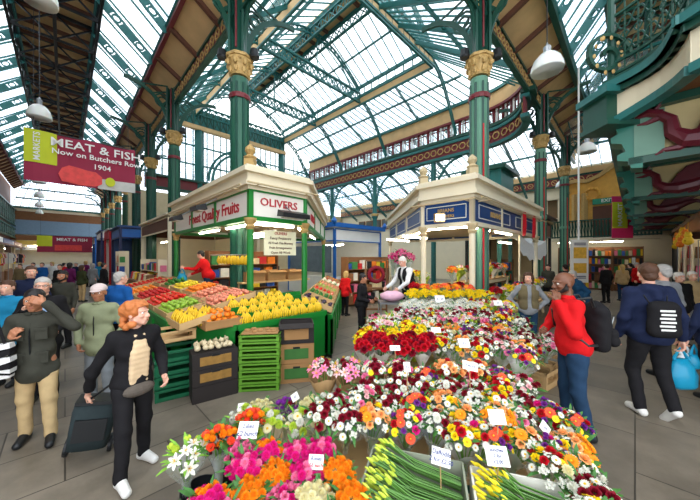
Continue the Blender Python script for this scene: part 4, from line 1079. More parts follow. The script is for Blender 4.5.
    if hood: J += [('c', q(up(1.45,.07,.06)), q(up(1.45,-.07,.06)), .055*s, .055*s), ('c', q(up(1.42,0,.1)), q(up(1.36,0,.12)), .06*s, .05*s)]
    def clipj(X, Y, Z): return (coat_len*s-Z)
    put(top_name, np_mesh(top_name, [(*sdf_mesh(J, hv, .03*s, clip=clipj, noise=(.005,21)), 0)], [top]), body)
    tp = o.children  # keep the tree tidy
    if collar:
        C_ = []
        for k in range(10):
            a0 = 2*PI*k/10; a1 = 2*PI*(k+1)/10
            if abs(math.sin((a0+a1)/2)+1) < .15: continue
            C_.append(('c', q(vadd(up(1.475), (.066*math.cos(a0), .062*math.sin(a0), 0))), q(vadd(up(1.475), (.066*math.cos(a1), .062*math.sin(a1), 0))), .016*s, .016*s))
        put('collar', np_mesh('collar', [(*sdf_mesh(C_, .008*max(1,detail*.8), .01), 0)], [top]), body)
    if inner is not None:
        I_ = []
        for z0 in np.arange(max(coat_len+.06,.95), 1.42, .05):
            y0 = -.118*b-.028 if z0 < 1.27 else -.118*b-.028+(z0-1.27)*.36
            I_.append(('c', q(up(z0, -.035-.02*(z0 < 1.3), y0+.03)), q(up(z0, .035+.02*(z0 < 1.3), y0+.03)), .034*s, .034*s))
        put('shirt', np_mesh('shirt', [(*sdf_mesh(I_, .01*max(1,detail*.8), .02), 0)], [inner]), body)
    if zipm is not None:
        m_ = MB(); pts = []
        for z0 in np.arange(coat_len+.03, 1.4, .05): pts.append(Vector(q(up(z0, 0, (-.136*b**1.25 if z0 < 1.25 else -.136*b+(z0-1.25)*.3)))))
        m_.tube(pts, .007*s, 5); put('zip', m_.mesh('zip', zipm), body)
    if pockets:
        m_ = MB()
        for x in (-.095, .095):
            for z0 in (.98, 1.25): m_.box(q(up(z0, x, -.118*b-(.01 if z0 < 1.1 else 0))), (.1*s,.03*s,.12*s)); m_.box(q(up(z0+.07, x, -.125*b)), (.11*s,.03*s,.035*s))
        for i_, (x, z0) in enumerate(((-.095,.98),(.095,.98),(-.095,1.25),(.095,1.25))):
            mm = MB(); mm.box(q(up(z0, x, -.115*b)), (.1*s,.035*s,.11*s)); mm.box(q(up(z0+.06, x, -.12*b)), (.11*s,.04*s,.03*s)); put('pocket', mm.mesh('pocket', top), body)
    # --- shoes
    for A_, fd in ((la,lf),(ra,rf)):
        d = Vector((fd[0], fd[1], fd[2] if len(fd) > 2 else 0)).normalized(); a = Vector(A_)
        heel = a-d*.03+Vector((0,0,-.045)); toe = a+d*.16+Vector((0,0,-.055))
        Sx = [('c', q(a+Vector((0,0,-.01))), q(heel), .046*s, .042*s), ('c', q(heel), q(toe), .042*s, .036*s), ('c', q(a+d*.05+Vector((0,0,-.02))), q(toe), .04*s, .034*s)]
        zmin = (min(heel.z, toe.z)-.033)
        fl = (lambda zz: (lambda X, Y, Z: zz-Z))(zmin*s) if abs(d.z) < .15 else None
        put('shoe', np_mesh('shoe', [(*sdf_mesh(Sx, .009*max(1,detail*.8), .02, clip=fl), 0)], [shoe]), body)
    # --- hair, cap, beard
    if hair is not None:
        g = lambda P: P
        if hair_style == 'short': Hp = [('e', f(0,.018,.042), (.083*hs,.1*hs,.089*hs), R), ('e', f(0,.06,-.02), (.066*hs,.05*hs,.06*hs), R)]
        elif hair_style == 'bald': Hp = [('e', f(0,.03,.0), (.08*hs,.088*hs,.04*hs), R)]
        elif hair_style == 'bob': Hp = [('e', f(0,.02,.04), (.095*hs,.11*hs,.097*hs), R), ('c', f(-.075,.03,-.0), f(-.07,.03,-.09), .035*hs, .03*hs), ('c', f(.075,.03,0), f(.07,.03,-.09), .035*hs, .03*hs), ('c', f(0,.08,0), f(0,.07,-.1), .06*hs, .05*hs)]
        elif hair_style == 'curly':
            Hp = [('e', f(0,.02,.045), (.1*hs,.11*hs,.095*hs), R)]
            rnd = random.Random(5)
            for k in range(70):
                a0 = rnd.uniform(-.55*PI, 1.55*PI-.0); zz = rnd.uniform(-.12, .11); rr = .095 if zz < .05 else .095-.6*(zz-.05)
                if math.sin(a0) < -.45 and zz < .06: continue
                Hp.append(('e', f(rr*math.cos(a0), .02+rr*1.1*math.sin(a0), zz), (.03*hs,.03*hs,.032*hs), None))
        elif hair_style == 'long': Hp = [('e', f(0,.02,.04), (.09*hs,.105*hs,.095*hs), R), ('c', f(0,.085,0), f(0,.1,-.26), .075*hs, .05*hs)]
        ry = Vector((R @ Vector((0,-1,0)))); rz_ = Vector(R @ Vector((0,0,1))); fc = Vector(f(0,0,0))
        hl = {'short':.03,'bald':.04,'bob':.05,'curly':.05,'long':.05}[hair_style]*hs; hz = {'short':.045,'bald':.03,'bob':.055,'curly':.06,'long':.05}[hair_style]*hs
        def cliph(X, Y, Z):
            yy = (X-fc.x)*ry.x+(Y-fc.y)*ry.y+(Z-fc.z)*ry.z; zz = (X-fc.x)*rz_.x+(Y-fc.y)*rz_.y+(Z-fc.z)*rz_.z
            base = np.minimum(yy-hl*1.0, hz-zz+ (yy-.03)*.25)      # remove where in front AND below the fringe
            if hair_style == 'bald': return np.maximum(base, zz-.035*hs)
            return base
        put('hair', np_mesh('hair', [(*sdf_mesh(Hp, .009*max(1,detail*.75), .015, clip=cliph, noise=(.0025,90)), 0)], [hair]), body)
    if beard:
        Bp = [('c', f(-.055,-.02,-.05), f(0,-.07,-.085), .024*hs, .026*hs), ('c', f(.055,-.02,-.05), f(0,-.07,-.085), .024*hs, .026*hs), ('c', f(-.02,-.089,-.038), f(.02,-.089,-.038), .008*hs, .008*hs), ('c', f(-.058,-.015,-.05), f(-.068,-.01,0), .02*hs, .012*hs), ('c', f(.058,-.015,-.05), f(.068,-.01,0), .02*hs, .012*hs)]
        put('beard', np_mesh('beard', [(*sdf_mesh(Bp, .009, .015), 0)], [mat('dark_hair', srgb(28,22,20), .7, 0, .2, 20)]), body)
    if cap:
        Cp = [('e', f(0,.012,.055), (.092*hs,.108*hs,.078*hs), R)]
        def clipc(X, Y, Z): return .04*hs-((X-fc2.x)*rz2.x+(Y-fc2.y)*rz2.y+(Z-fc2.z)*rz2.z)
        fc2 = Vector(f(0,0,0)); rz2 = Vector(R @ Vector((0,0,1)))
        c_ = put('cap', np_mesh('cap', [(*sdf_mesh(Cp, .008, .01, clip=clipc), 0)], [cap]), body)
        Vb, Fb = sdf_mesh([('e', f(0,-.1,.045), (.066*hs,.062*hs,.008*hs), R)], .006, .01)
        put('cap_peak', np_mesh('cap_peak', [(Vb, Fb, 0)], [cap]), body)
    if glasses:
        m_ = MB()
        for sx in (-1,1):
            for i in range(10):
                a0 = 2*PI*i/10; a1 = 2*PI*(i+1)/10
                m_.beam(f(sx*.033+.022*math.cos(a0),-.1,.01+.016*math.sin(a0)), f(sx*.033+.022*math.cos(a1),-.1,.01+.016*math.sin(a1)), .004, .004)
            m_.beam(f(sx*.055,-.1,.012), f(sx*.08,.0,.012), .004, .004)
        m_.beam(f(-.011,-.1,.014), f(.011,-.1,.014), .004, .004); put('glasses', m_.mesh('glasses', BLACKM), body)
    o['_s'] = s
    return o, body, f
def G_(px, py): Y = 570/(py-257.); return XY((px-350)/285*Y, Y)
def cloth(name, r, g, b, **k): return mat(name, srgb(r,g,b), k.get('rough',.85), 0, k.get('var',.18), k.get('scale',14), .25, .15)
BLK = cloth('black_cloth',30,29,31); CHAR = cloth('charcoal_cloth',62,62,54); BEIGE = cloth('beige_cloth',190,164,120); SAGE = cloth('sage_fleece',138,144,112)
GJEAN = cloth('grey_denim',128,134,138); NAVYC = cloth('navy_cloth',28,36,62); ROYAL = cloth('royal_blue_cloth',26,84,150); REDC = cloth('red_cloth',200,24,28); DENIM = cloth('blue_denim',36,60,86)
CREAMC = cloth('cream_knit',214,186,148); KHAKI = cloth('khaki_cloth',112,100,72); GREYC = cloth('grey_cloth',140,142,144); WHITEC = cloth('white_cloth',224,224,222); PURP = cloth('purple_cloth',104,32,86); GREENC = cloth('olive_cloth',54,62,38); TURQ = cloth('turquoise_cloth',34,130,170); SKYC = cloth('pale_blue_cloth',150,178,210)
GING = mat('ginger_hair', srgb(190,112,58), .6, 0, .3, 30, .4); DKH = mat('black_hair', srgb(26,20,18), .5, 0, .3, 30, .4); BRH = mat('brown_hair', srgb(78,50,32), .6, 0, .3, 30, .4); GRH = mat('grey_hair', srgb(176,172,166), .6, 0, .2, 30, .4); WHH = mat('white_hair', srgb(222,218,210), .6, 0, .12, 30, .4); BLH = mat('blonde_hair', srgb(196,160,96), .6, 0, .2, 30, .4)
WSHOE = mat('white_trainer', srgb(222,220,214), .5, 0, .1, 12)
def wp(o, p):
    s = o['_s']; c, n = math.cos(o.rotation_euler.z), math.sin(o.rotation_euler.z)
    return Vector((o.location.x+(p[0]*c-p[1]*n)*s, o.location.y+(p[0]*n+p[1]*c)*s, o.location.z+p[2]*s))

# 1 the woman with the shopping trolley
p1, b1, f1 = person('person with curly ginger hair in black jacket pulling a shopping trolley', G_(133,471), 1.05, 1.6, 'fair', BLK, BLK, WSHOE, GING, 'curly', True, .92, .12, (.55,-.05),
    arms=(((.25,-.05,1.12),(.17,-.25,.98)), ((-.27,.17,1.06),(-.23,.4,.78))), legs=(((.11,.02,.5),(.14,.1,.09),(.2,-1)), ((-.13,-.12,.5),(-.17,-.16,.09),(-.1,-1))), detail=.85, inner=CREAMC, coat_len=.82, collar=False, hands=((-.1,-.6,-.5),None))
m = MB(); c0 = Vector((0,-.13,.87))*p1['_s']; m.ell(c0, (.13,.055,.06), 12, 8); o_ = m.build('waist_bag', cloth('grey_fur',92,84,76)); bag = o_
bag.parent = b1; bag.location = c0-Vector((0,0,.06))
m = MB(); pts = [Vector(p)*p1['_s'] for p in ((-.06,-.08,1.45),(-.045,-.12,1.32),(-.01,-.14,1.2),(.03,-.125,1.32),(.05,-.08,1.45))]; m.tube(pts, .004, 5); m.ell(pts[2]-Vector((0,.01,.02)), (.016,.01,.026), 8, 5)
put('pendant', m.mesh('pendant', BLACKM), b1)
# trolley
h = wp(p1, (-.23,.4,.74)); TB = cloth('dark_teal_nylon', 46,56,58)
base = Vector((h.x-.12, h.y+.12, 0)); o = thing('shopping_trolley', base, 'dark grey wheeled shopping trolley pulled by the ginger haired person', 'shopping trolley')
Mt = Matrix.Translation(base+UP*.12) @ Matrix.Rotation(.55, 4, 'Z') @ Matrix.Rotation(.18, 4, 'Y')
m = MB(); prof = [(0,-.16,-.11),(.0,.16,-.11),(0,.16,.11),(0,-.16,.11)]
rings = [(.04,.155,.1),(.2,.165,.115),(.4,.17,.12),(.47,.16,.11),(.5,.12,.08)]; vs = []
for z, a, b in rings:
    for k in range(16):
        an = 2*PI*k/16; ca, sa = math.cos(an), math.sin(an); vs.append(Mt @ Vector((a*abs(ca)**.5*(1 if ca > 0 else -1), b*abs(sa)**.5*(1 if sa > 0 else -1), z)))
fs = [(i*16+j, i*16+(j+1)%16, (i+1)*16+(j+1)%16, (i+1)*16+j) for i in range(4) for j in range(16)]+[tuple(reversed(range(16))), tuple(range(64,80))]
m.add(vs, fs); m.build('bag', TB, o, smooth=True)
m = MB(); m.box(Mt @ Vector((0,-.12,.24)), (.24,.03,.2), M=Mt.to_3x3()); m.build('front_pocket', BLACKM, o)
m = MB(); m.box(Mt @ Vector((0,-.02,.49)), (.3,.22,.03), M=Mt.to_3x3()); m.build('flap', BLACKM, o)
for sx in (-1,1):
    m = MB(); m.tube([Mt @ Vector((sx*.13,.13,-.02)), Mt @ Vector((sx*.13,.12,.6))], .01, 6); m.build('frame_tube', STEEL, o)
    m = MB(); Mr = Mt.to_3x3() @ Matrix.Rotation(PI/2, 3, 'Y'); m.lathe([(.085,-.018),(.09,0),(.085,.018)], Mt @ Vector((sx*.17,.14,-.025)), 16, M=Mr); w_ = m.build('wheel', BLACKM, o)
    m = MB(); m.lathe([(.03,-.024),(.035,0),(.03,.024)], Mt @ Vector((sx*.17,.14,-.025)), 8, M=Mr); m.build('hub', STEEL, w_)
m = MB(); m.tube([Mt @ Vector((-.13,.12,.6)), Mt @ Vector((-.12,.12,.63)), h+Vector((0,0,-.02)), Mt @ Vector((.12,.12,.63)), Mt @ Vector((.13,.12,.6))], .012, 6); m.build('handle', BLACKM, o)
m = MB(); m.ell(Mt @ Vector((.17,-.03,.46)), (.02,.02,.06), 8, 5); m.build('green_tag', mat('tag_green', srgb(150,210,40)), o)

# 2 dark jacket person shading the eyes, with striped bag
p2, b2, f2 = person('person in dark charcoal jacket and beige trousers shading their eyes with one hand', G_(37,441), .45, 1.66, 'tan', CHAR, BEIGE, BLACKM, DKH, 'short', True, .98, .07, (.05,.12),
    arms=(((.37,-.12,1.3),(.13,-.17,1.6)), ((-.29,-.04,1.13),(-.13,-.2,1.24))), legs=(((.12,-.05,.5),(.14,-.06,.09),(.3,-1)), ((-.1,.0,.5),(-.12,.06,.09),(0,-1))), detail=.9, coat_len=.7, pockets=True, zipm=BLACKM, hands=((-.5,-.1,.25),(.4,-.3,.6)), hand_n=((0,1,-.3),(.3,.5,0)))
h = wp(p2, (-.2,-.14,1.2))
def tote(p, label, W, H_, m1, m2, cat='bag', rz=0, strap=.35):
    o = thing('tote_bag', p, label, cat); c, s_ = math.cos(rz), math.sin(rz); d = Vector((c, s_, 0)); n = Vector((-s_, c, 0))
    k = 7
    m = MB(); mm = MB()
    for i in range(k):
        z0, z1 = H_*i/k, H_*(i+1)/k; r0 = .06+.03*math.sin(PI*i/k); r1 = .06+.03*math.sin(PI*(i+1)/k); tgt = m if i % 2 == 0 else mm
        vs = [p+d*x*W/2*(1+.08*math.sin(PI*z/H_))+n*y*r+UP*(z+.03*math.sin(x*2+i)) for z, r in ((z0,r0),(z1,r1)) for x, y in ((-1,-.6),(-.5,-1),(.5,-1),(1,-.6),(1,.6),(.5,1),(-.5,1),(-1,.6))]
        tgt.add(vs, [tuple(reversed(range(8))), tuple(range(8,16))]+[(a, (a+1)%8, 8+(a+1)%8, 8+a) for a in range(8)])
    m.build('cloth_bands', m1, o); mm.build('cloth_stripes', m2, o)
    m = MB(); m.tube([p+d*W*.35+UP*H_, p+d*W*.1+UP*(H_+strap), p-d*W*.1+UP*(H_+strap), p-d*W*.35+UP*H_], .012, 6); m.build('strap', m2, o)
    return o
q = wp(p2, (-.25,-.24,.82)); tote(q, 'black and white striped shoulder bag carried by the charcoal jacketed person', .3, .34, WHITEC, BLK, rz=.4, strap=.3)

# 3 cap and fleece
p3, b3, f3 = person('person in sage green zipped fleece and pale flat cap with hands in pockets', (-3.38,3.85,0), .25, 1.64, 'tan', SAGE, GJEAN, BLACKM, DKH, 'bald', False, 1.02, .03, (.1,.1),
    arms=(((.29,.04,1.12),(.2,-.1,.92)), ((-.29,.04,1.12),(-.2,-.1,.92))), detail=1., coat_len=.74, zipm=BLACKM, cap=cloth('cap_cloth',208,190,186), hand_n=((-1,0,0),(1,0,0)))
m = MB(); m.tube([Vector(p)*p3['_s'] for p in ((.12,-.1,1.38),(.02,-.16,1.2),(-.1,-.17,.98),(-.19,-.1,.86))], .012, 5)
# 4-8 people behind on the left
person('grey haired person in black coat with pale scarf behind the charcoal jacket', (-4.3,4.0,0), .5, 1.72, 'fair', BLK, BLK, BLACKM, GRH, 'short', True, 1.05, .03, (.2,0), arms=(((.26,.02,1.12),(.2,-.2,1.0)),((-.27,-.03,1.15),(-.12,-.22,1.33))), detail=1.3, inner=SKYC, coat_len=.7, hands=(None,(.4,0,.7)), glasses=True)
person('tall person in navy coat with thinning hair at the left of the crowd', (-6.6,5.9,0), .4, 1.82, 'fair', NAVYC, BLK, BLACKM, BRH, 'short', False, 1.15, 0, (.5,0), detail=1.6, coat_len=.6)
person('person in turquoise coat at the left edge of the photo', (-5.35,4.45,0), .3, 1.64, 'fair', TURQ, BLK, BLACKM, BRH, 'short', True, 1.1, 0, (0,0), detail=1.5, coat_len=.65)
person('bearded person in grey coat and dark hair behind the green fleece', (-6.35,6.3,0), .2, 1.7, 'tan', CHAR, BLK, BLACKM, DKH, 'short', False, 1.0, 0, (0,0), detail=1.6, beard=True, coat_len=.75)
p8, b8, f8 = person('grey haired person in royal blue jacket seen from behind beside the fruit stall', (-4.3,5.3,0), PI-.2, 1.73, 'fair', ROYAL, BLK, BLACKM, GRH, 'short', False, 1.15, .05, (-.3,0), arms=(((.27,0,1.14),(.24,-.16,.95)),((-.27,0,1.14),(-.24,-.16,.95))), detail=1.2, coat_len=.8)
# far left aisle crowd
rnd = random.Random(21)
spots = [(82,302,PI-.2,GREENC,BEIGE,BRH,'person in olive top and beige trousers walking away, middle of the left aisle'),(70,300,PI,PURP,BLK,DKH,'person in purple coat walking away in the left aisle'),
 (60,303,.2,BLK,BLK,DKH,'person in black coat with dark hair walking up the left aisle'),(93,296,PI,GREYC,NAVYC,GRH,'person in grey coat beside the far navy kiosk'),(104,303,2.6,BLK,DENIM,DKH,'person in black coat by the dark teal kiosk'),
 (42,294,.2,ROYAL,BLK,BRH,'person in blue coat before the far end of the left aisle'),(52,290,.1,WHITEC,BLK,BLH,'person in white coat small in the left aisle distance'),(64,289,PI,REDC,BLK,DKH,'person in red coat small in the left aisle distance'),
 (76,290,0,NAVYC,GREYC,GRH,'person in navy coat and grey trousers far down the aisle'),(33,292,.1,CHAR,BLK,DKH,'person in charcoal coat by the left hand shops'),(20,296,.4,KHAKI,BLK,BRH,'person in khaki coat by the left hand shops'),
 (100,290,PI,TURQ,BLK,BLH,'person in turquoise coat far off beside the kiosks'),(86,287,PI,PURP,BLK,BLH,'person in plum coat at the very end of the aisle')]
for px, py, rz, tm, bm, hm, lb in spots:
    person(lb, G_(px,py), rz, rnd.uniform(1.62,1.76), 'fair', tm, bm, BLACKM, hm, rnd.choice(['short','bob']), False, rnd.uniform(.95,1.15), 0, (0,0), detail=2.8, coat_len=rnd.choice([.62,.8]), collar=False)
# 10 fruit vendor on a platform inside the kiosk
m = MB(); m.box((-4.2,8.55,.25), (1.5,.9,.5), PI/4*3); m.build('deck_boards', PLY); 
o = COL.objects[-1]; o.name = 'wooden_platform'; tag(o, 'low wooden platform under the red shirted fruit seller', 'platform')
pv, bv, fv = person('fruit seller in red jumper leaning out of the green kiosk with a blue bag', (-4.22,8.5,.5), -1.45, 1.72, 'fair', REDC, DENIM, BLACKM, DKH, 'short', False, 1.1, .32, (0,.3),
    arms=(((.2,-.3,1.16),(.17,-.62,1.2)), ((-.2,-.28,1.12),(-.17,-.55,1.0))), detail=1.3, coat_len=.85)
def carrier(p, label, m_, W=.22, H_=.3, rz=0., top=None):
    """thin plastic carrier bag hanging from its two handles; p is the gripped point"""
    o = thing('carrier_bag', p-UP*(H_+.14), label, 'carrier bag'); c, s_ = math.cos(rz), math.sin(rz)
    m = MB(); n = 14; rs = [(.0,.55,.5),(.02,.8,.8),(.12,.98,1.),(.45,1.,1.),(.75,.8,.8),(1.,.5,.35)]
    vs = []
    for z, a, b in rs:
        for j in range(n):
            an = 2*PI*j/n; w_ = 1+.1*math.sin(5*an+z*7); x = W/2*a*math.cos(an)*w_; y = W*.33*b*math.sin(an)*w_
            vs.append(p+Vector((x*c-y*s_, x*s_+y*c, -(H_+.14)+z*H_)))
    k = len(rs); m.add(vs, [(i*n+j, i*n+(j+1)%n, (i+1)*n+(j+1)%n, (i+1)*n+j) for i in range(k-1) for j in range(n)]+[tuple(reversed(range(n))), tuple(range((k-1)*n,k*n))])
    m.build('bag_body', m_, o, smooth=True)
    for sg in (-1,1):
        m = MB(); d = Vector((c, s_, 0)); m.tube([p-UP*.15+d*sg*W*.28, p-UP*.07+d*sg*W*.14, p+UP*.0], [.022,.014,.01], 6); m.build('handle', m_, o)
    return o
BBAG = mat('teal_plastic', srgb(20,140,176), .35, 0, .15, 8, .3); WBAG = mat('white_plastic', srgb(224,230,232), .35, 0, .08, 8, .3)
carrier(wp(pv, (.17,-.68,1.19)), 'bright blue plastic bag held out by the red shirted fruit seller', BBAG, .3, .34)
# 11, 12 by the trolley of flowers
person('person in black jacket and dark trousers standing in the passage between the kiosks', (.28,6.9,0), 1.25, 1.6, 'tan', BLK, BLK, BLACKM, DKH, 'short', False, 1.08, .05, (.2,.15), arms=(((.24,-.06,1.12),(.16,-.3,1.08)),((-.24,0,1.12),(-.16,-.26,1.05))), detail=1.1, coat_len=.84)
person('person in red coat with pale hair seen from behind by the white kiosk', (-.17,9.7,0), 2.4, 1.52, 'fair', REDC, BLK, BLACKM, BLH, 'bob', True, 1.05, .1, (0,0), detail=1.5, coat_len=.75)
# 13 florist
person('white haired florist in dark waistcoat and pale shirt bending over the flower table', (1.47,7.15,.3), -1.0, 1.74, 'fair', WHITEC, BLK, BLACKM, WHH, 'short', False, 1.1, .3, (0,.45), arms=(((.26,-.3,1.1),(.2,-.52,.96)),((-.26,-.26,1.08),(-.26,-.5,.94))), detail=1.1, coat_len=.88)
m = MB(); m.box((1.47,7.2,.15), (.9,.6,.3)); tag(m.build('wooden_step', PLY), 'low wooden step under the florist', 'step')
# waistcoat over the florist's shirt
def vest(o, body, m_, lean, b=1.12, z0=.86, name='waistcoat'):
    s = o['_s']; up = lambda z, x=0, y=0: (x*s, (y+math.sin(-lean)*(z-.93))*s, (.93+math.cos(lean)*(z-.93))*s)
    J = [('e', up(1.27), (.215*s*b,.15*s*b,.18*s)), ('e', up(1.04), (.2*s*b,.155*s*b**1.2,.23*s)), ('c', up(1.38,.09), up(1.38,-.09), .1*s, .1*s)]
    fn = lambda X, Y, Z: np.maximum(z0*s-Z, np.maximum(np.abs(X)-.19*s*b, np.maximum(.035*s-np.abs(X)+(-Y*0), Y*0-1)*np.where(Y < -.03*s+math.sin(-lean)*(Z-.93*s), 1, 0)-np.where(Y < -.03*s+math.sin(-lean)*(Z-.93*s), 0, 1)))
    put(name, np_mesh(name, [(*sdf_mesh(J, .014, .03*s, clip=fn), 0)], [m_]), body)
def body_of(label):
    for o in COL.objects:
        if o.get('label') == label: return o, [c for c in COL.objects if c.parent is o][0]
o, b = body_of('white haired florist in dark waistcoat and pale shirt bending over the flower table'); vest(o, b, BLK, .3)
# 14 woman in gilet
person('person in khaki body warmer and grey jumper with hands on hips behind the flowers', (3.72,5.95,0), -.35, 1.68, 'fair', GREYC, DENIM, BLACKM, BRH, 'bob', True, 1.0, 0, (-.3,.05), arms=(((.36,.06,1.14),(.19,-.02,.98)),((-.36,.06,1.14),(-.19,-.02,.98))), detail=1.1, coat_len=.84)
o, b = body_of('person in khaki body warmer and grey jumper with hands on hips behind the flowers'); vest(o, b, KHAKI, 0., 1.02, .8, 'body_warmer')
# 15 red jacket man with backpack
p15, b15, f15 = person('bearded person in bright red jacket and jeans with hand at chin beside the flowers', (2.5,3.2,0), -1.8, 1.84, 'dark', REDC, DENIM, BLACKM, None, 'bald', False, .98, .12, (.15,.12),
    arms=(((.27,-.1,1.14),(.12,-.2,1.44)), ((-.27,-.1,1.14),(-.1,-.24,1.08))), legs=(((.1,.0,.5),(.1,.1,.09),(.1,-1)), ((-.1,-.02,.5),(-.12,.0,.09),(-.1,-1))), detail=.85, beard=True, coat_len=.86, hands=((-.3,.1,.6),(.5,-.3,.2)))
def backpack(o, m_, label, w_=.3, h_=.46, d_=.17, stripes=False, z=1.14, y=.24, lean=.0, name='backpack'):
    s = o['_s']; r = thing(name, wp(o, (0,y,z-h_/2)), label, 'backpack', None, o.rotation_euler.z)
    P = [('e', (0,.0,h_*.5), (w_*.52,d_*.5,h_*.5)), ('c', (-w_*.3,0,.07), (w_*.3,0,.07), .07, .07), ('c', (-w_*.27,-.01,h_*.8), (w_*.27,-.01,h_*.8), .07, .07), ('c', (-w_*.34,0,.1), (-w_*.3,0,h_*.75), .06, .06), ('c', (w_*.34,0,.1), (w_*.3,0,h_*.75), .06, .06)]
    put('pack_body', np_mesh('pack_body', [(*sdf_mesh(P, .013, .03, noise=(.003,25)), 0)], [m_]), r)
    if not stripes: put('front_pocket', np_mesh('front_pocket', [(*sdf_mesh([('c', (-w_*.25,d_*.5,.12), (w_*.25,d_*.5,.12), .06, .06), ('c', (-w_*.22,d_*.45,.2), (w_*.22,d_*.45,.2), .06, .06)], .013, .03), 0)], [m_]), r)
    for sx in (-1, 1):
        m = MB(); m.tube([Vector((sx*.09,-.07,h_*.88)), Vector((sx*.12,-.12,h_*.95+.07)), Vector((sx*.13,-.24,h_*.93+.06)), Vector((sx*.15,-.37,h_*.75)), Vector((sx*.19,-.33,h_*.4)), Vector((sx*.18,-.17,h_*.15)), Vector((sx*.12,-.04,.08))], .016 if not stripes else .008, 6)
        put('strap', m.mesh('strap', BLACKM), r)
    if stripes:
        m = MB()
        for i in range(6): zz = .1+.045*i; m.box((.0+.012*(i%2),d_*.5+.004,zz), (.15,.012,.022))
        put('print', m.mesh('print', WHITEP), r)
    else:
        m = MB(); m.tube([Vector((-w_*.4,d_*.3,.3)), Vector((-.08,d_*.52,.38)), Vector((.08,d_*.52,.38)), Vector((w_*.4,d_*.3,.3))], .005, 4); put('zip', m.mesh('zip', STEEL), r)
    return r
backpack(p15, BLK, 'large black rucksack on the back of the red jacket', .32, .54, .22, y=.22, z=1.2)
# 16 navy hoodie man walking away
p16, b16, f16 = person('person in navy hooded top and black trousers walking away with a drawstring bag', (3.8,3.62,0), 2.95, 1.93, 'fair', NAVYC, BLK, WSHOE, BRH, 'short', False, 1.14, .03, (-.25,0),
    arms=(((.26,.02,1.12),(.25,-.1,.87)), ((-.27,.06,1.14),(-.3,.02,.88))), legs=(((.1,-.1,.5),(.1,.02,.09),(.05,-1)), ((-.1,.04,.5),(-.09,.2,.17),(.05,-1,-.9))), detail=.85, coat_len=.84, hood=True, hand_n=((-1,0,0),(1,0,0)))
backpack(p16, BLK, 'black drawstring gym bag with white striped print on the navy hoodie', .3, .44, .12, stripes=True, y=.19, z=1.16, name='gym_bag')
h = wp(p16, (-.3,-.0,.79)); 
hr = wp(p16, (.25,-.14,.79)); hl = wp(p16, (-.3,0,.79))
rt = hr if hr.x > hl.x else hl
carrier(rt+Vector((0,0,.0)), 'large teal plastic carrier bag hanging from the hand of the navy hoodie walker', BBAG, .34, .36)
p17, b17, f17 = person('person in dark blue jacket cut off at the right edge of the photo', (5.05,3.95,0), PI-.1, 1.62, 'fair', NAVYC, BLK, BLACKM, BRH, 'bob', True, 1.15, 0, (0,0), arms=(((.27,0,1.14),(.27,-.1,.9)),((-.27,0,1.14),(-.27,-.1,.9))), detail=1.2, coat_len=.8)
a = wp(p17, (.27,-.13,.82)); b = wp(p17, (-.27,-.13,.82)); lf = a if a.x < b.x else b
carrier(lf, 'white and blue plastic bag held at the right edge of the photo', WBAG, .24, .34)
carrier(lf+Vector((.07,-.05,0)), 'small teal plastic bag beside the white one at the right edge', BBAG, .2, .2)
person('grey haired person in pale grey shirt ahead of the navy hoodie', (5.25,4.75,0), PI+.1, 1.88, 'fair', GREYC, BEIGE, BLACKM, GRH, 'short', False, 1.15, .05, (.1,.1), detail=1.2)
person('white haired person in beige jacket at the right by the haberdashery stall', (8.35,6.95,0), -.3, 1.66, 'fair', BEIGE, GREYC, BLACKM, WHH, 'short', False, 1.1, 0, (0,.1), detail=1.5)
person('elderly person in black waistcoat and cream shirt right of the grey shirt', (7.45,6.45,0), -.2, 1.66, 'fair', BLK, BEIGE, BLACKM, WHH, 'short', False, 1.2, 0, (.2,.1), detail=1.5)
person('person in teal blue jacket stooping beyond the red jacket', (6.3,7.7,0), -1.9, 1.68, 'fair', cloth('petrol_cloth',30,70,104), BLK, BLACKM, GRH, 'short', False, 1.15, .38, (0,.2), detail=1.4, coat_len=.75)
for px, py, H_, rz, tm, bm, hm, lb, hs_ in ((622,301,1.66,PI-.3,BEIGE,DENIM,BLH,'blonde person in pale jacket and jeans before the book stall','long'),(606,303,1.7,PI,BLK,BLK,DKH,'person in black coat looking at the book stall','short'),(548,306,1.7,-1.,CHAR,BLK,DKH,'dark haired person in charcoal top behind the body warmer','short'),
   (565,309,1.72,PI,BLK,DENIM,DKH,'person in black top near the advert totem','short'),(637,299,1.74,.2,REDC,BLK,GRH,'person in red top under the dragon brackets','short'),(655,300,1.7,PI,SKYC,NAVYC,BRH,'person in pale blue top by the haberdashery racks','bob'),(539,300,1.65,.5,NAVYC,BLK,BRH,'person in navy top under the white canopy','bob'),(630,297,1.7,PI,CHAR,BLK,DKH,'person in charcoal coat before the dark stall','short')):
    person(lb, G_(px,py), rz, H_, 'fair', tm, bm, BLACKM, hm, hs_, False, 1.05, 0, (0,0), detail=2.2, collar=False)
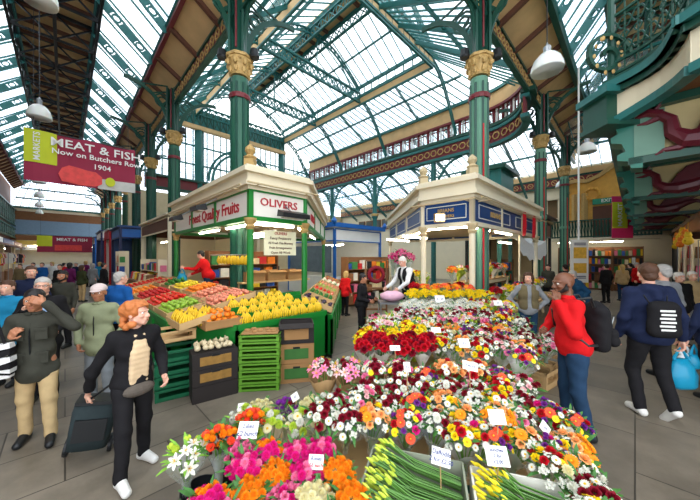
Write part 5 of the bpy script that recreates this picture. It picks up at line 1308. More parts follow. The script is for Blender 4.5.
# ------------------------------------------------------------------ fruit stall round the green kiosk
GCRATE = mat('lime_green_plastic', srgb(96,150,44), .4, 0, .12, 5); DCRATE = mat('dark_green_plastic', srgb(20,96,62), .4, 0, .15, 5); BCARD = mat('black_box', srgb(40,34,32), .7, 0, .2, 6)
def crate(name, c, sx, sy, sz, rz, m_, label, cat, group=None, slots=True, base_z=0.):
    """open topped crate with rim, slotted sides, corner posts"""
    c = Vector(c); o = thing(name, c, label, cat, group, rz)
    L_ = lambda x, y, z: Vector((x, y, z))
    m = MB(); t = .012
    m.box(L_(0,0,t/2), (sx,sy,t)); 
    for sg in (-1,1):
        if slots:
            for z0, z1 in ((0,.34),(.74,1.)):
                m.box(L_(0,sg*(sy/2-t/2),sz*(z0+z1)/2), (sx,t,sz*(z1-z0))); m.box(L_(sg*(sx/2-t/2),0,sz*(z0+z1)/2), (t,sy,sz*(z1-z0)))
        else:
            m.box(L_(0,sg*(sy/2-t/2),sz/2), (sx,t,sz)); m.box(L_(sg*(sx/2-t/2),0,sz/2), (t,sy,sz))
    put('crate_body', m.mesh('crate_body', m_), o)
    m = MB()
    for x in (-1,1):
        for y in (-1,1): m.box(L_(x*(sx/2-.02),y*(sy/2-.02),sz/2), (.045,.045,sz))
    for sg in (-1,1): m.box(L_(0,sg*sy/2,sz-.012), (sx+.02,.02,.024)); m.box(L_(sg*sx/2,0,sz-.012), (.02,sy+.02,.024))
    put('rim', m.mesh('rim', m_), o)
    return o
# green stepped counters
def counter(name, poly, z0, z1, m_, label, cat='counter', lip=True):
    o = thing(name, sum((Vector((p[0],p[1],0)) for p in poly), Vector())/len(poly), label, cat)
    m = MB(); m.prism(poly, 0.06, z0); m.build('panel', m_, o)
    m = MB(); m.prism(poly, 0, .06); m.build('plinth', BLACKM, o)
    if lip:
        n = len(poly); cx = sum(p[0] for p in poly)/n; cy = sum(p[1] for p in poly)/n
        m = MB()
        for i in range(n):
            a = Vector((*poly[i], z0)); b = Vector((*poly[(i+1)%n], z0)); m.beam(a+UP*.03, b+UP*.03, .04, .1)
            k = max(1, int((b-a).length/.9))
            for j in range(k+1): p = a.lerp(b, j/k); m.beam(Vector((p.x,p.y,.1)), p, .05, .05)
        m.build('edge_boards', m_, o)
    return o
T2 = lambda t, s: tuple(ts(t, s))[:2]
counter('fruit_counter', [T2(1.4,4.95), T2(1.9,4.38), T2(3.68,4.35), T2(3.68,5.35), T2(2.5,5.35), T2(1.4,5.05)], .86, 0, GREENP, 'bright green counter below the rows of bananas')
counter('fruit_counter', [T2(1.15,5.2), T2(2.6,5.7), T2(2.6,12.3), T2(1.15,12.3)], .9, 0, GREENP, 'long green counter on the left side of the fruit kiosk')
counter('fruit_counter', [(-.36,5.62), (-.3,12.6), (-1.05,12.6), (-1.05,7.2), (-1.05,6.4)], .78, 0, GREENP, 'green counter along the passage side of the fruit kiosk')
# ---- fruit prototypes
ORG = mat('orange_peel', srgb(240,130,24), .45, 0, .1, 10, .2); RAP = mat('red_apple', srgb(196,34,34), .3, 0, .35, 4); GAP = mat('green_apple', srgb(150,186,60), .3, 0, .15, 6); YEL_ = mat('banana_skin', srgb(232,190,34), .45, 0, .12, 5)
PINK = mat('peach_skin', srgb(232,140,110), .5, 0, .3, 5); LEMON = mat('lemon_peel', srgb(244,216,50), .4, 0, .08, 10); ONION = mat('onion_skin', srgb(214,196,158), .45, 0, .15, 8); TOM = mat('tomato_skin', srgb(214,46,30), .25, 0, .1, 5); AUB = mat('aubergine_skin', srgb(52,26,56), .2, 0, .2, 4); PEPG = mat('green_pepper', srgb(48,120,38), .3, 0, .15, 4); CAUL = mat('cauliflower', srgb(226,218,190), .8, 0, .1, 30, .6); STEM = mat('stalk_brown', srgb(90,66,36), .7); LEAF = mat('leaf_green', srgb(64,124,42), .5, 0, .25, 8)
def fruit(kind):
    m = MB(); s = MB()
    if kind in ('orange','lemon','onion','tomato','apple_r','apple_g','peach','cauliflower'):
        col = {'orange':ORG,'lemon':LEMON,'onion':ONION,'tomato':TOM,'apple_r':RAP,'apple_g':GAP,'peach':PINK,'cauliflower':CAUL}[kind]
        if kind == 'lemon': m.ell((0,0,.035), (.052,.034,.034), 8, 6); s.ell((.05,0,.035), (.01,.008,.008), 5, 4)
        elif kind == 'cauliflower':
            m.ell((0,0,.07), (.08,.08,.06), 14, 8, f=lambda p: 1+.12*math.sin(9*p.x)*math.sin(9*p.y+1)*math.sin(8*p.z))
            for j in range(6): a = PI*2*j/6; s.ell((.07*math.cos(a),.07*math.sin(a),.04), (.03,.03,.05), 6, 4)
        elif kind == 'onion': m.lathe([(.01,0),(.034,.012),(.042,.035),(.034,.056),(.012,.068),(.006,.085)], (0,0,0), 10); s.tube([(0,0,.08),(.003,0,.096)], .005, 4)
        else: m.ell((0,0,.038), (.041,.041,.037), 10, 7, f=lambda p: 1-.16*max(0,abs(p.z)-.75)*4*(kind[0] != 'o')); s.tube([(0,0,.066),(.005,.002,.084)], .003, 4)
        st = LEAF if kind in ('cauliflower','tomato') else STEM
        names = {'orange':'orange','lemon':'lemon','onion':'onion','tomato':'tomato','apple_r':'apple','apple_g':'apple','peach':'peach','cauliflower':'cauliflower'}[kind]
    elif kind == 'aubergine': m.tube([(-.08,0,.035),(-.05,0,.038),(0,0,.036),(.05,0,.03),(.075,0,.028)], [.012,.036,.04,.026,.014], 9); col = AUB; s.tube([(.07,0,.028),(.1,0,.03)], [.02,.006], 6); st = LEAF; names = 'aubergine'
    elif kind == 'pepper': m.ell((0,0,.045), (.042,.042,.048), 12, 7, f=lambda p: 1-.1*math.cos(4*math.atan2(p.y,p.x))); col = PEPG; s.tube([(0,0,.085),(.01,0,.11)], .008, 5); st = LEAF; names = 'pepper'
    o = m.build(names, col, base=False, smooth=True); c = s.build('leaves' if kind == 'cauliflower' else 'stalk', st, o)
    return o
def banana_bunch(n=6):
    o = thing('banana_bunch', (0,0,0), 'x', 'bananas')
    for i in range(n):
        a = (i-(n-1)/2)*.3; x_ = (i-(n-1)/2)*.036; m = MB()
        pts = []
        for k in range(7):
            u = k/6; ang = -.2+u*1.5; r = .13
            pts.append(Vector((x_*(.25+.75*min(1,u*2.2)), -.01-math.cos(a)*(.0+.07*math.sin(u*2.4)), .2-.21*u+.02*abs(a))))
        m.tube(pts, [.005,.012,.015,.0155,.015,.011,.004], 6)
        m.build('banana', YEL_, o, smooth=True)
    m = MB(); m.tube([(0,-.02,.17),(0,0,.215)], [.02,.01], 6); m.build('crown', STEM, o)
    return o
protos = {}
def scatter(kind, label, group, pos, rzs=None):
    """pos: list of points; the first uses the prototype itself"""
    for i, p in enumerate(pos):
        if kind not in protos:
            o = banana_bunch() if kind == 'banana' else fruit(kind)
            o['category'] = {'banana':'bananas'}.get(kind, o.name.split('.')[0]); protos[kind] = snap(o); c = o
        else: c = copy_tree(protos[kind])
        c.location = p; c.rotation_euler = (rnd.uniform(-.4,.4), rnd.uniform(-.4,.4), rnd.uniform(0,6.28)) if kind != 'banana' else (rnd.uniform(.0,.3), 0, (rzs if rzs is not None else 0)+rnd.uniform(-.2,.2))
        c['label'] = label; c['group'] = group
rnd = random.Random(4)
def pile(kind, t0, t1, s0, s1, zf, label, group, step=.082, layers=2):
    P = []; 
    for l in range(layers):
        k = l*step*.5; nx = max(1, int((t1-t0-2*k)/step)); ny = max(1, int((s1-s0-2*k)/step))
        for i in range(nx):
            for j in range(ny):
                t = t0+k+(i+.5)*(t1-t0-2*k)/nx; s = s0+k+(j+.5)*(s1-s0-2*k)/ny
                P.append(ts(t+rnd.uniform(-.02,.02), s+rnd.uniform(-.02,.02), zf(t,s)+l*step*.72+rnd.uniform(0,.012)))
    scatter(kind, label, group, P)
# slope of the left display: rises from the outer edge inward
ZL_ = lambda t, s: .98+.32*(t-1.2)/1.4
def tray(t0, t1, s0, s1, zf, m_, label, group='display trays on the fruit stall', h=.1, name='display_tray'):
    c = ts((t0+t1)/2, (s0+s1)/2); o = thing(name, Vector((c.x,c.y,zf(t0,s0))), label, 'tray', group)
    A = [(t0,s0),(t1,s0),(t1,s1),(t0,s1)]; m = MB()
    P = [ts(t,s,zf(t,s)-.02) for t, s in A]; m.slab(P, .015, UP); m.build('bottom', m_, o)
    m = MB()
    for i in range(4): a, b = P[i], P[(i+1)%4]; m.beam(a+UP*h/2, b+UP*h/2, .015, h)
    m.build('sides', m_, o)
rows = [('banana',1.15,1.75,4.55,5.3),('peach',1.75,2.5,5.0,5.75),('apple_g',1.2,1.8,5.5,6.4),('peach',1.85,2.5,5.9,6.6),('orange',1.95,2.55,6.75,7.5),('tomato',1.2,1.85,6.5,7.5),
        ('apple_r',1.2,1.85,7.7,8.8),('lemon',1.95,2.5,7.7,8.6),('pepper',1.95,2.5,8.8,9.6),('orange',1.2,1.85,9.0,10.2),('apple_r',1.95,2.5,9.8,10.8),('tomato',1.2,2.4,10.5,11.8)]
NM = {'banana':'bananas','peach':'blushed peaches','apple_g':'green apples','orange':'oranges','tomato':'tomatoes','apple_r':'red apples','lemon':'lemons','pepper':'green peppers','onion':'onions','aubergine':'aubergines','cauliflower':'cauliflowers'}
NM1 = {'peach':'blushed peach','apple_g':'green apple','orange':'orange','tomato':'ripe tomato','apple_r':'red apple','lemon':'yellow lemon','pepper':'green pepper'}
order = {}
for kd, t0, t1, s0, s1 in rows:
    order[kd] = order.get(kd, 0)+1; w_ = 'nearer the kiosk corner' if order[kd] == 1 else 'farther down the left side'
    tray(t0, t1, s0, s1, ZL_, PLY, 'wooden tray of %s on the left counter, %s' % (NM[kd], w_))
    if kd == 'banana': scatter('banana', 'yellow banana bunch at the front left corner of the fruit counter', 'banana bunches at the counter corner', [ts(t0+.12+.2*i, s0+.12+.19*j, ZL_(t0,s0)+.0) for i in range(3) for j in range(4)], PI/4)
    else: pile(kd, t0+.03, t1-.03, s0+.03, s1-.03, ZL_, '%s in the tray on the left fruit counter, %s' % (NM1[kd], w_), '%s %s' % (NM[kd], w_), step=.086 if s0 < 8 else .11, layers=2 if s0 < 9 else 1)
# front counter: rows of bananas, box of lemons/oranges at the corner
ZF_ = lambda t, s: .9+.3*(s-4.4)/.9
P = []
for j, s in enumerate((4.5,4.72,4.94,5.12)):
    for i in range(9):
        t = 2.05+.185*i+.05*(j%2)
        if j > 1 and t > 3.2: continue
        P.append(ts(t, s, ZF_(t,s)-.02))
scatter('banana', 'yellow banana bunch standing in the rows below the OLIVERS sign', 'banana bunches below the OLIVERS sign', P, PI/4)
m = MB()
for j, s in enumerate((4.62,4.84,5.04,5.2)): m.beam(ts(1.95,s,ZF_(0,s)+.03), ts(3.65,s,ZF_(0,s)+.03), .02, .12)
tag(m.build('banana_rack', GREENP), 'green stepped rack boards behind the banana rows', 'rack')
o = crate('cardboard_tray', ts(1.72,4.62,.92), .55, .42, .13, PI/4, CARD, 'brown cardboard tray piled with oranges at the kiosk corner', 'tray', slots=False)
pile('orange', 1.48, 1.98, 4.42, 4.84, lambda t,s: .99, 'orange piled in the cardboard tray at the kiosk corner', 'oranges in the corner tray', .088, 3)
# hanging bananas and rail inside the kiosk
m = MB(); m.tube([ts(2.95,6.0,2.05), ts(2.95,8.6,2.05)], .015, 6); tag(m.build('hanging_rail', STEEL), 'steel rail carrying hanging bananas inside the fruit kiosk', 'rail')
scatter('banana', 'banana bunch hanging from the steel rail inside the fruit kiosk', 'hanging banana bunches', [ts(2.93,6.15+.2*i,1.83) for i in range(9)], PI/4*7)
# boxes on the kiosk back shelf
m = MB(); m.slab([ts(3.1,6.9,1.32), ts(5.2,6.9,1.32), ts(5.2,7.5,1.32), ts(3.1,7.5,1.32)], .04, UP); 
for t in (3.15,5.15): m.beam(ts(t,7.2,0), ts(t,7.2,1.32), .08, .08)
tag(m.build('back_shelf', PLY), 'wooden shelf inside the fruit kiosk carrying brown boxes', 'shelf')
def carton(c, sx, sy, sz, rz, label, group=None, m_=CARD, open_=True, panel=None, name='cardboard_box'):
    o = thing(name, c, label, 'box', group, rz); m = MB()
    m.box((0,0,.008), (sx,sy,.016))
    for sg in (-1,1): m.box((0,sg*sy/2,sz/2), (sx,.014,sz)); m.box((sg*sx/2,0,sz/2), (.014,sy,sz))
    put('carton', m.mesh('carton', m_), o)
    if open_:
        for sg in (-1,1):
            m = MB(); m.box((0,sg*(sy/2+.05),sz-.01), (sx*.96,.12,.012), M=Matrix.Rotation(-sg*.5,3,'X')); put('flap', m.mesh('flap', m_), o)
    else:
        m = MB(); m.box((0,0,sz), (sx,sy,.012)); put('lid', m.mesh('lid', m_), o)
    if panel:
        m = MB(); m.box((0,-sy/2-.009,sz*.5), (sx*.7,.006,sz*.55)); m.box((0,sy/2+.009,sz*.5), (sx*.7,.006,sz*.55)); put('print', m.mesh('print', panel), o)
        m = MB(); m.box((0,-sy/2-.01,sz*.82), (.11,.008,.03)); put('hand_hole', m.mesh('hand_hole', BLACKM), o)
    return o
for i, l in enumerate(('left one under the notice','middle one under the notice','right one beside the post')):
    carton(ts(3.5+.62*i,7.15,1.36), .52, .4, .26, PI/4, 'brown cardboard box on the shelf inside the fruit kiosk, %s' % l, 'boxes on the kiosk shelf')
# passage side display trays with mixed vegetables
kk = ['aubergine','pepper','tomato','apple_g','peach','cauliflower','apple_r','orange']
for i in range(8):
    y0 = 5.9+.82*i; kd = kk[i]
    zf = lambda x: .86+.25*(-.4-x)/.6
    o = thing('display_tray', (-.68,y0+.36,.84), 'display tray of %s on the passage side of the fruit kiosk' % NM[kd], 'tray', 'passage side trays'); 
    m = MB(); m.slab([(-.38,y0,.85),(-.38,y0+.74,.85),(-1.0,y0+.74,1.1),(-1.0,y0,1.1)], .015, UP); m.build('bottom', PLY, o)
    m = MB()
    for a, b in (((-.38,y0,.9),(-.38,y0+.74,.9)),((-1.,y0,1.15),(-1.,y0+.74,1.15)),((-.38,y0,.9),(-1.,y0,1.15)),((-.38,y0+.74,.9),(-1.,y0+.74,1.15))): m.beam(a, b, .015, .12)
    m.build('sides', PLY, o)
    st = .11 if kd not in ('cauliflower','aubergine') else .17; P = []
    for a in np.arange(-.94,-.4,st):
        for b in np.arange(y0+.07,y0+.7,st): P.append(Vector((a,b,zf(a)+.025)))
    scatter(kd, '%s in its tray on the passage side of the fruit kiosk' % NM1.get(kd, kd), '%s on the passage side' % NM[kd], P)
# stack of green crates, cartons, black boxes
gs = G_(257,392)
for i in range(8):
    o = crate('green_crate', (gs.x+rnd.uniform(-.008,.008), gs.y+.22, .105*i), .58, .4, .1, .12, GCRATE, 'lime green plastic crate, %s in the tall stack before the banana counter' % (['lowest','second from the floor','third from the floor','fourth from the floor','fifth from the floor','sixth from the floor','seventh from the floor','topmost'][i]), 'crate', 'stacked lime green crates')
m = MB(); m.box((gs.x,gs.y+.22,.85), (.54,.36,.012), .12)
for i in range(7): m.ell((gs.x-.22+.07*i, gs.y+.22+.1*math.sin(i*2), .865), (.05,.04,.02), 6, 4)
tag(m.build('cardboard_liner', CARD), 'brown cardboard liner lying in the top green crate', 'liner')
cs = G_(294,383)
BOXG = mat('green_print', srgb(60,110,50), .7, 0, .3, 6)
for i, h_ in enumerate((.3,.3,.3)):
    carton((cs.x, cs.y+.2, .31*i), .54, .38, .3, .2, 'brown banana carton beside the green crates, %s' % ['on the floor','middle of three','topmost of three'][i], 'stacked banana cartons', CARD if i < 2 else BCARD, open_=(i == 2), panel=BOXG if i < 2 else CARD)
bs = G_(210,398)
YP = mat('yellow_print', srgb(150,112,52), .7, 0, .5, 14)
for i in range(3):
    carton((bs.x-.02, bs.y+.14, .225*i), .58, .4, .215, .62, 'black printed produce box near the trolley, %s' % ['lowest of three','middle of three','topmost, holding onions'][i], 'black produce boxes', BCARD, open_=False if i < 2 else False, panel=YP if i else None)
P = []
for i in range(6):
    for j in range(4):
        a = (i-2.5)*.085; b = (j-1.5)*.085; P.append(Vector((bs.x-.02+a*math.cos(.62)-b*math.sin(.62), bs.y+.14+a*math.sin(.62)+b*math.cos(.62), .69+.03*math.sin(i*j))))
scatter('onion', 'pale onion lying on top of the black produce boxes', 'onions on the black boxes', P)
ds = G_(165,402)
for i in range(4): crate('green_crate', (ds.x-.02*0, ds.y+.25, .175*i), .52, .38, .165, .62, DCRATE, 'dark green plastic crate left of the black boxes, %s' % ['lowest','second up','third up','topmost'][i], 'crate', 'stacked dark green crates', slots=True)
o = crate('wooden_crate', ts(1.42,4.78,0)+Vector((-.25,-.15,.78)), .5, .38, .16, PI/4, PLY, 'shallow wooden crate under the fruit at the counter corner', 'crate')
m = MB(); cx = G_(233,372); m.lathe([(.02,0),(.16,.02),(.19,.1),(.17,.2),(.06,.3),(.02,.34)], (cx.x+.05,cx.y+.2,.62), 12); tag(m.build('clear_bag', CLEAR, smooth=True), 'clear plastic bag hanging beside the green crates', 'bag')
# ------------------------------------------------------------------ flowers
rnd = random.Random(11)
def petmat(n, r, g, b, var=.12): return mat(n, srgb(r,g,b), .55, 0, var, 20, 0, .2, .08)
PC = {'red':petmat('red_petals',190,16,34),'dkred':petmat('crimson_petals',128,14,36),'white':petmat('white_petals',224,222,208,.06),'cream':petmat('cream_petals',228,218,168,.06),'yellow':petmat('yellow_petals',248,214,30),
 'orange':petmat('orange_petals',246,142,24),'pink':petmat('pink_petals',240,128,168),'mag':petmat('magenta_petals',222,28,128),'blush':petmat('blush_petals',246,196,196,.08),'purple':petmat('purple_petals',130,50,150),'coral':petmat('coral_petals',240,84,52),'lime':petmat('lime_petals',190,210,70),'peach':petmat('peach_petals',250,176,110)}
EYEY = mat('yellow_eye', srgb(222,178,30), .8, 0, .2, 60); STG = mat('stem_green', srgb(96,146,52), .5, 0, .2, 20); LFG = mat('foliage_green', srgb(60,112,44), .5, 0, .3, 16); LFL = mat('fresh_leaf', srgb(120,170,54), .5, 0, .25, 16)
KRAFT = mat('kraft_paper', srgb(186,150,104), .8, 0, .1, 8); CELLO = glassy('cellophane', (.95,.98,.96), .3, .15); REDW = mat('red_wrap', srgb(196,34,30), .4, 0, .2, 8); WHW = mat('white_wrap', srgb(228,226,214), .6, 0, .06, 8); LIMW = mat('lime_wrap', srgb(186,208,70), .55, 0, .1, 8)
def petal(m, az, el, L_, w, curl=-.8, base=0., z0=0., seg=3):
    """a curved tapering petal starting at radius base, elevation el, bending by curl"""
    ca, sa = math.cos(az), math.sin(az); r, z, e = base, z0, el; pts = [(r, z, w*.35)]
    for i in range(seg):
        r += math.cos(e)*L_/seg; z += math.sin(e)*L_/seg; e += curl/seg; pts.append((r, z, w*((.9,1.,.25)[i] if seg == 3 else (1.,.3)[i])))
    vs = []
    for r, z, ww in pts: vs += [Vector((ca*r-sa*ww/2, sa*r+ca*ww/2, z)), Vector((ca*r+sa*ww/2, sa*r-ca*ww/2, z))]
    m.add(vs, [(2*i, 2*i+1, 2*i+3, 2*i+2) for i in range(len(pts)-1)])
BM = {}
def bloom(kind, c):
    """head mesh; z is the facing axis; returns shared mesh data"""
    if (kind, c) in BM: return BM[(kind, c)]
    m = MB(); mats = [PC[c], EYEY, LFG]; r_ = random.Random(3)
    if kind == 'rose':
        for ring, (n, el, L_, w, b, cu) in enumerate(((4,1.35,.026,.024,.003,.5),(5,1.15,.032,.03,.006,.1),(6,.8,.036,.034,.008,-.3),(6,.4,.036,.036,.009,-.6))):
            for k in range(n): petal(m, 2*PI*k/n+ring*.6, el, L_, w, cu, b, -.004*ring)
        m.cur = 2; m.tube([(0,0,-.03),(0,0,-.004)], [.004,.012], 5)
    elif kind == 'daisy':
        for k in range(13): petal(m, 2*PI*k/13, .35, .028, .011, -.5, .007)
        for k in range(13): petal(m, 2*PI*(k+.5)/13, .15, .029, .011, -.4, .007, -.002, 2)
        m.cur = 1; m.ell((0,0,.003), (.0095,.0095,.006), 8, 4)
    elif kind == 'gerbera':
        for q_ in range(2):
            for k in range(16): petal(m, 2*PI*(k+q_*.5)/16, .35-.25*q_, .038, .014, -.5, .01, -.003*q_)
        for k in range(12): petal(m, 2*PI*k/12, .9, .014, .008, -.6, .006, .003, 2)
        m.cur = 1; m.ell((0,0,.004), (.009,.009,.006), 8, 4)
    elif kind == 'mum':
        for ring in range(6):
            el = 1.45-ring*.36; n = (5,9,12,14,14,12)[ring]
            for k in range(n): petal(m, 2*PI*k/n+ring*.4+r_.uniform(-.1,.1), el, .03+.004*r_.random(), .014, (.5,.2,0,-.2,-.3,-.3)[ring], .004, .004)
        m.cur = 0; m.ell((0,0,.004), .017, 7, 5)
    elif kind == 'carnation':
        for ring in range(4):
            n = 8+2*ring
            for k in range(n): petal(m, 2*PI*k/n+ring*.5+r_.uniform(-.2,.2), 1.4-ring*.36, .026+.005*r_.random(), .02, r_.uniform(-.6,.6), .002, 0, 2)
        m.cur = 2; m.tube([(0,0,-.03),(0,0,0)], [.006,.01], 5)
    elif kind == 'lily':
        for k in range(6): petal(m, 2*PI*k/6, .85, .055, .024, -1.3, .004, -.01)
        m.cur = 1
        for k in range(5): a = 2*PI*k/5; m.tube([(0,0,0),(.012*math.cos(a),.012*math.sin(a),.03)], .0018, 4); m.ell((.012*math.cos(a),.012*math.sin(a),.032), (.003,.003,.002), 4, 3)
    elif kind == 'tulip':
        for k in range(3): petal(m, 2*PI*k/3, 1.1, .045, .034, .7, .006, -.01)
        for k in range(3): petal(m, 2*PI*k/3+1.05, 1.0, .045, .034, .75, .008, -.01)
    elif kind == 'spray':
        for k in range(9):
            a = 2.4*k; rr = .03*math.sqrt(k/9.)
            for j in range(5):
                b = 2*PI*j/5; cx, cy, cz = rr*math.cos(a), rr*math.sin(a), .008*math.cos(k)
                m.add([Vector((cx,cy,cz)), Vector((cx+.01*math.cos(b-.5),cy+.01*math.sin(b-.5),cz+.004)), Vector((cx+.013*math.cos(b),cy+.013*math.sin(b),cz+.003)), Vector((cx+.01*math.cos(b+.5),cy+.01*math.sin(b+.5),cz+.004))], [(0,1,2,3)])
        m.cur = 2; m.tube([(0,0,-.03),(0,0,0)], .002, 4)
    me = m.mesh(kind, mats); BM[(kind, c)] = me; return me
NMB = {'rose':'rose','daisy':'daisy','gerbera':'gerbera','mum':'chrysanthemum','carnation':'carnation','lily':'lily','tulip':'tulip','spray':'baby_breath'}
def bouquet(mix, R=.13, n=16, wrap=CELLO, H=.36, leaf=LFG, scale=1., leaves=18, dome=.6, name='bouquet'):
    o = thing(name, (0,0,0), 'x', 'flowers')
    m = MB(); k = 14; prof = [(.035,-H),(.03,-H*.72),(R*.75,-H*.32),(R*.98,-.055)]
    vs = []
    for r, z in prof:
        for j in range(k):
            a = 2*PI*j/k; w_ = 1+.07*math.sin(a*5+z*9); zz = z+(.025*math.sin(a*4) if r > R*.9 else 0)
            vs.append(Vector((r*w_*math.cos(a), r*w_*math.sin(a), zz)))
    m.add(vs, [(i*k+j, i*k+(j+1)%k, (i+1)*k+(j+1)%k, (i+1)*k+j) for i in range(3) for j in range(k)]); m.build('wrapping', wrap, o, smooth=True)
    m = MB()
    for i in range(7): a = i*2.4; rr = R*.6*math.sqrt(i/7); m.tube([(rr*.2*math.cos(a),rr*.2*math.sin(a),-H+.01),(rr*.2*math.cos(a),rr*.2*math.sin(a),-H*.7),(rr*math.cos(a),rr*math.sin(a),-.05)], .004, 4)
    m.build('stems', STG, o)
    m = MB(); mm = MB()
    for i in range(leaves):
        a = i*2.39996+rnd.uniform(-.3,.3); t_ = MB(); petal(t_, a, rnd.uniform(.2,1.2), rnd.uniform(.08,.14), rnd.uniform(.016,.032), -1., R*rnd.uniform(.1,.8), rnd.uniform(-.04,.02)); m.add(t_.v, t_.f)
    m.build('foliage', leaf, o)
    tot = sum(w for _, _, w in mix)
    for i in range(n):
        rr = math.sqrt((i+.5)/n); a = i*2.39996; x, y = R*rr*math.cos(a), R*rr*math.sin(a)
        z = R*dome*(1-rr*rr)+rnd.uniform(-.015,.02)
        u = rnd.uniform(0, tot)
        for kd, c, w in mix:
            u -= w
            if u <= 0: break
        b = bpy.data.objects.new(NMB[kd], bloom(kd, c)); COL.objects.link(b); b.parent = o; b.location = (x, y, z)
        d = Vector((x*1.3, y*1.3, R*1.1)).normalized(); b.rotation_mode = 'XYZ'
        b.rotation_euler = d.to_track_quat('Z', 'Y').to_euler(); b.scale = (scale*rnd.uniform(.85,1.2),)*3
    return o
ST = {}
def style(k, label, mix, **kw): ST[k] = (label, mix, kw)
style('orange','bunch of orange chrysanthemums',[('mum','orange',1)],n=19,scale=.88,R=.11)
style('rainbow','bunch of magenta and orange chrysanthemums',[('mum','mag',1),('mum','orange',1)],n=19,R=.11,scale=.88)
style('pinkmum','bunch of hot pink chrysanthemums',[('mum','mag',3),('mum','pink',1)],n=18,R=.105,scale=.88)
style('palepink','bunch of pale and deep pink carnations',[('carnation','pink',2),('carnation','mag',1)],n=20,R=.105,scale=.95)
style('creammum','bunch of cream chrysanthemums',[('mum','cream',1)],n=17,R=.105,scale=.88)
style('greenwhite','bunch of white and lime green chrysanthemums',[('mum','white',2),('daisy','cream',1),('mum','lime',1)],n=18,leaf=LFL,R=.13)
style('whitelily','bunch of white lily buds and leaves',[('lily','white',2),('tulip','lime',2)],n=10,leaf=LFL,leaves=26)
style('yellowt','bunch of yellow tulips',[('tulip','yellow',1)],n=14,leaf=LFL,R=.09)
style('iris','bunch of purple blooms with dark leaves',[('tulip','purple',2),('tulip','dkred',1)],n=12,R=.1)
style('coralt','bunch of orange and coral tulips',[('tulip','orange',2),('tulip','coral',2)],n=14,R=.1,scale=1.1)
style('mixwhite','mixed bouquet of daisies with red roses',[('daisy','white',3),('mum','white',2),('rose','dkred',3),('spray','white',3),('lily','blush',1)],n=22,R=.15,leaves=26,scale=.85)
style('mixyellow','mixed bouquet of yellow roses and daisies',[('rose','yellow',3),('daisy','yellow',2),('daisy','white',2),('mum','cream',1),('spray','white',3),('rose','red',1)],n=22,R=.15,leaves=24,scale=.85)
style('mixorange','mixed bouquet of orange and peach blooms',[('gerbera','orange',2),('rose','peach',2),('daisy','white',3),('rose','yellow',1),('spray','white',2)],n=21,R=.15,leaves=24,scale=.85)
style('mixpink','mixed bouquet of pink, blush and white blooms',[('rose','pink',2),('carnation','blush',3),('daisy','white',2),('rose','red',1),('rose','dkred',1),('spray','white',2)],n=22,R=.15,leaves=24,scale=.88)
style('mixbright','mixed bouquet of purple, red and yellow blooms',[('daisy','yellow',2),('rose','red',2),('carnation','purple',2),('daisy','white',2),('gerbera','coral',1),('rose','mag',1)],n=22,R=.15,leaves=22,scale=.82)
style('redroses','bouquet of red roses',[('rose','red',3),('rose','dkred',2)],n=20,R=.12,wrap=WHW,leaves=8,scale=1.1)
style('yellowmix','yellow daisies and roses in lime wrap',[('daisy','yellow',5),('rose','red',1),('rose','yellow',2)],n=22,R=.13,wrap=LIMW)
style('pinklily','pink lilies and roses in kraft paper',[('lily','blush',3),('lily','pink',2),('rose','dkred',2),('carnation','white',2)],n=18,R=.15,H=.5,wrap=KRAFT)
style('kraft','pink and white bouquet in kraft paper',[('daisy','white',3),('rose','pink',2),('rose','dkred',1),('daisy','yellow',1)],n=20,R=.13,H=.5,wrap=KRAFT)
style('redwrap','bouquet of roses in bright red wrapping',[('rose','red',2),('daisy','white',2),('rose','peach',2)],n=18,R=.14,H=.5,wrap=REDW)
style('limey','pale lilies in lime green wrap',[('lily','white',2),('tulip','lime',2),('rose','blush',1),('daisy','yellow',1)],n=16,R=.14,wrap=LIMW,leaf=LFL,leaves=20)
style('whitegyp','bunch of white baby breath and daisies',[('spray','white',4),('daisy','white',2)],n=32,R=.14)
style('yellowmum','bunch of yellow chrysanthemums',[('mum','yellow',1)],n=16,R=.12,leaf=LFG)
style('orangeg','bunch of orange gerberas',[('gerbera','orange',2),('gerbera','coral',1)],n=16,R=.12)
made = {}; cnt_b = 0
def place(k, x, y, z, zone, lean=.25, sc=1., az=None, v=None):
    """puts a bouquet of style k with its flower heads at height z"""
    global cnt_b
    v = rnd.randrange(2) if v is None else v; lab, mix, kw = ST[k]; key = (k, v)
    if key not in made: made[key] = snap(bouquet(mix, **kw)); o = made[key][0]
    else: o = copy_tree(made[key])
    o.location = (x, y, z); a = rnd.uniform(0, 6.28)
    lx = lean+rnd.uniform(-.12,.12); ly = rnd.uniform(-.2,.2)
    R = Matrix.Rotation(ly, 3, 'Y') @ Matrix.Rotation(lx, 3, 'X') @ Matrix.Rotation(a, 3, 'Z')
    o.rotation_euler = R.to_euler(); o.scale = (sc,)*3
    o['label'] = lab+' '+zone; o['group'] = (lab+' '+zone); cnt_b += 1
    return o
def inpoly(x, y, P):
    c = False
    for i in range(len(P)):
        x1, y1 = P[i]; x2, y2 = P[i-1]
        if (y1 > y) != (y2 > y) and x < (x2-x1)*(y-y1)/(y2-y1)+x1: c = not c
    return c
def zone(poly, d, H, pick, name, lean=.25, sc=1.):
    xs = [p[0] for p in poly]; ys = [p[1] for p in poly]; y = min(ys)+d*.3; r = 0
    while y < max(ys):
        x = min(xs)+d*(.25+.5*(r % 2))
        while x < max(xs):
            xx, yy = x+rnd.uniform(-.03,.03), y+rnd.uniform(-.03,.03)
            if inpoly(xx, yy, poly): place(pick(xx, yy), xx, yy, H(xx, yy)+rnd.uniform(-.02,.03), name, lean, sc)
            x += d
        y += d*.85; r += 1
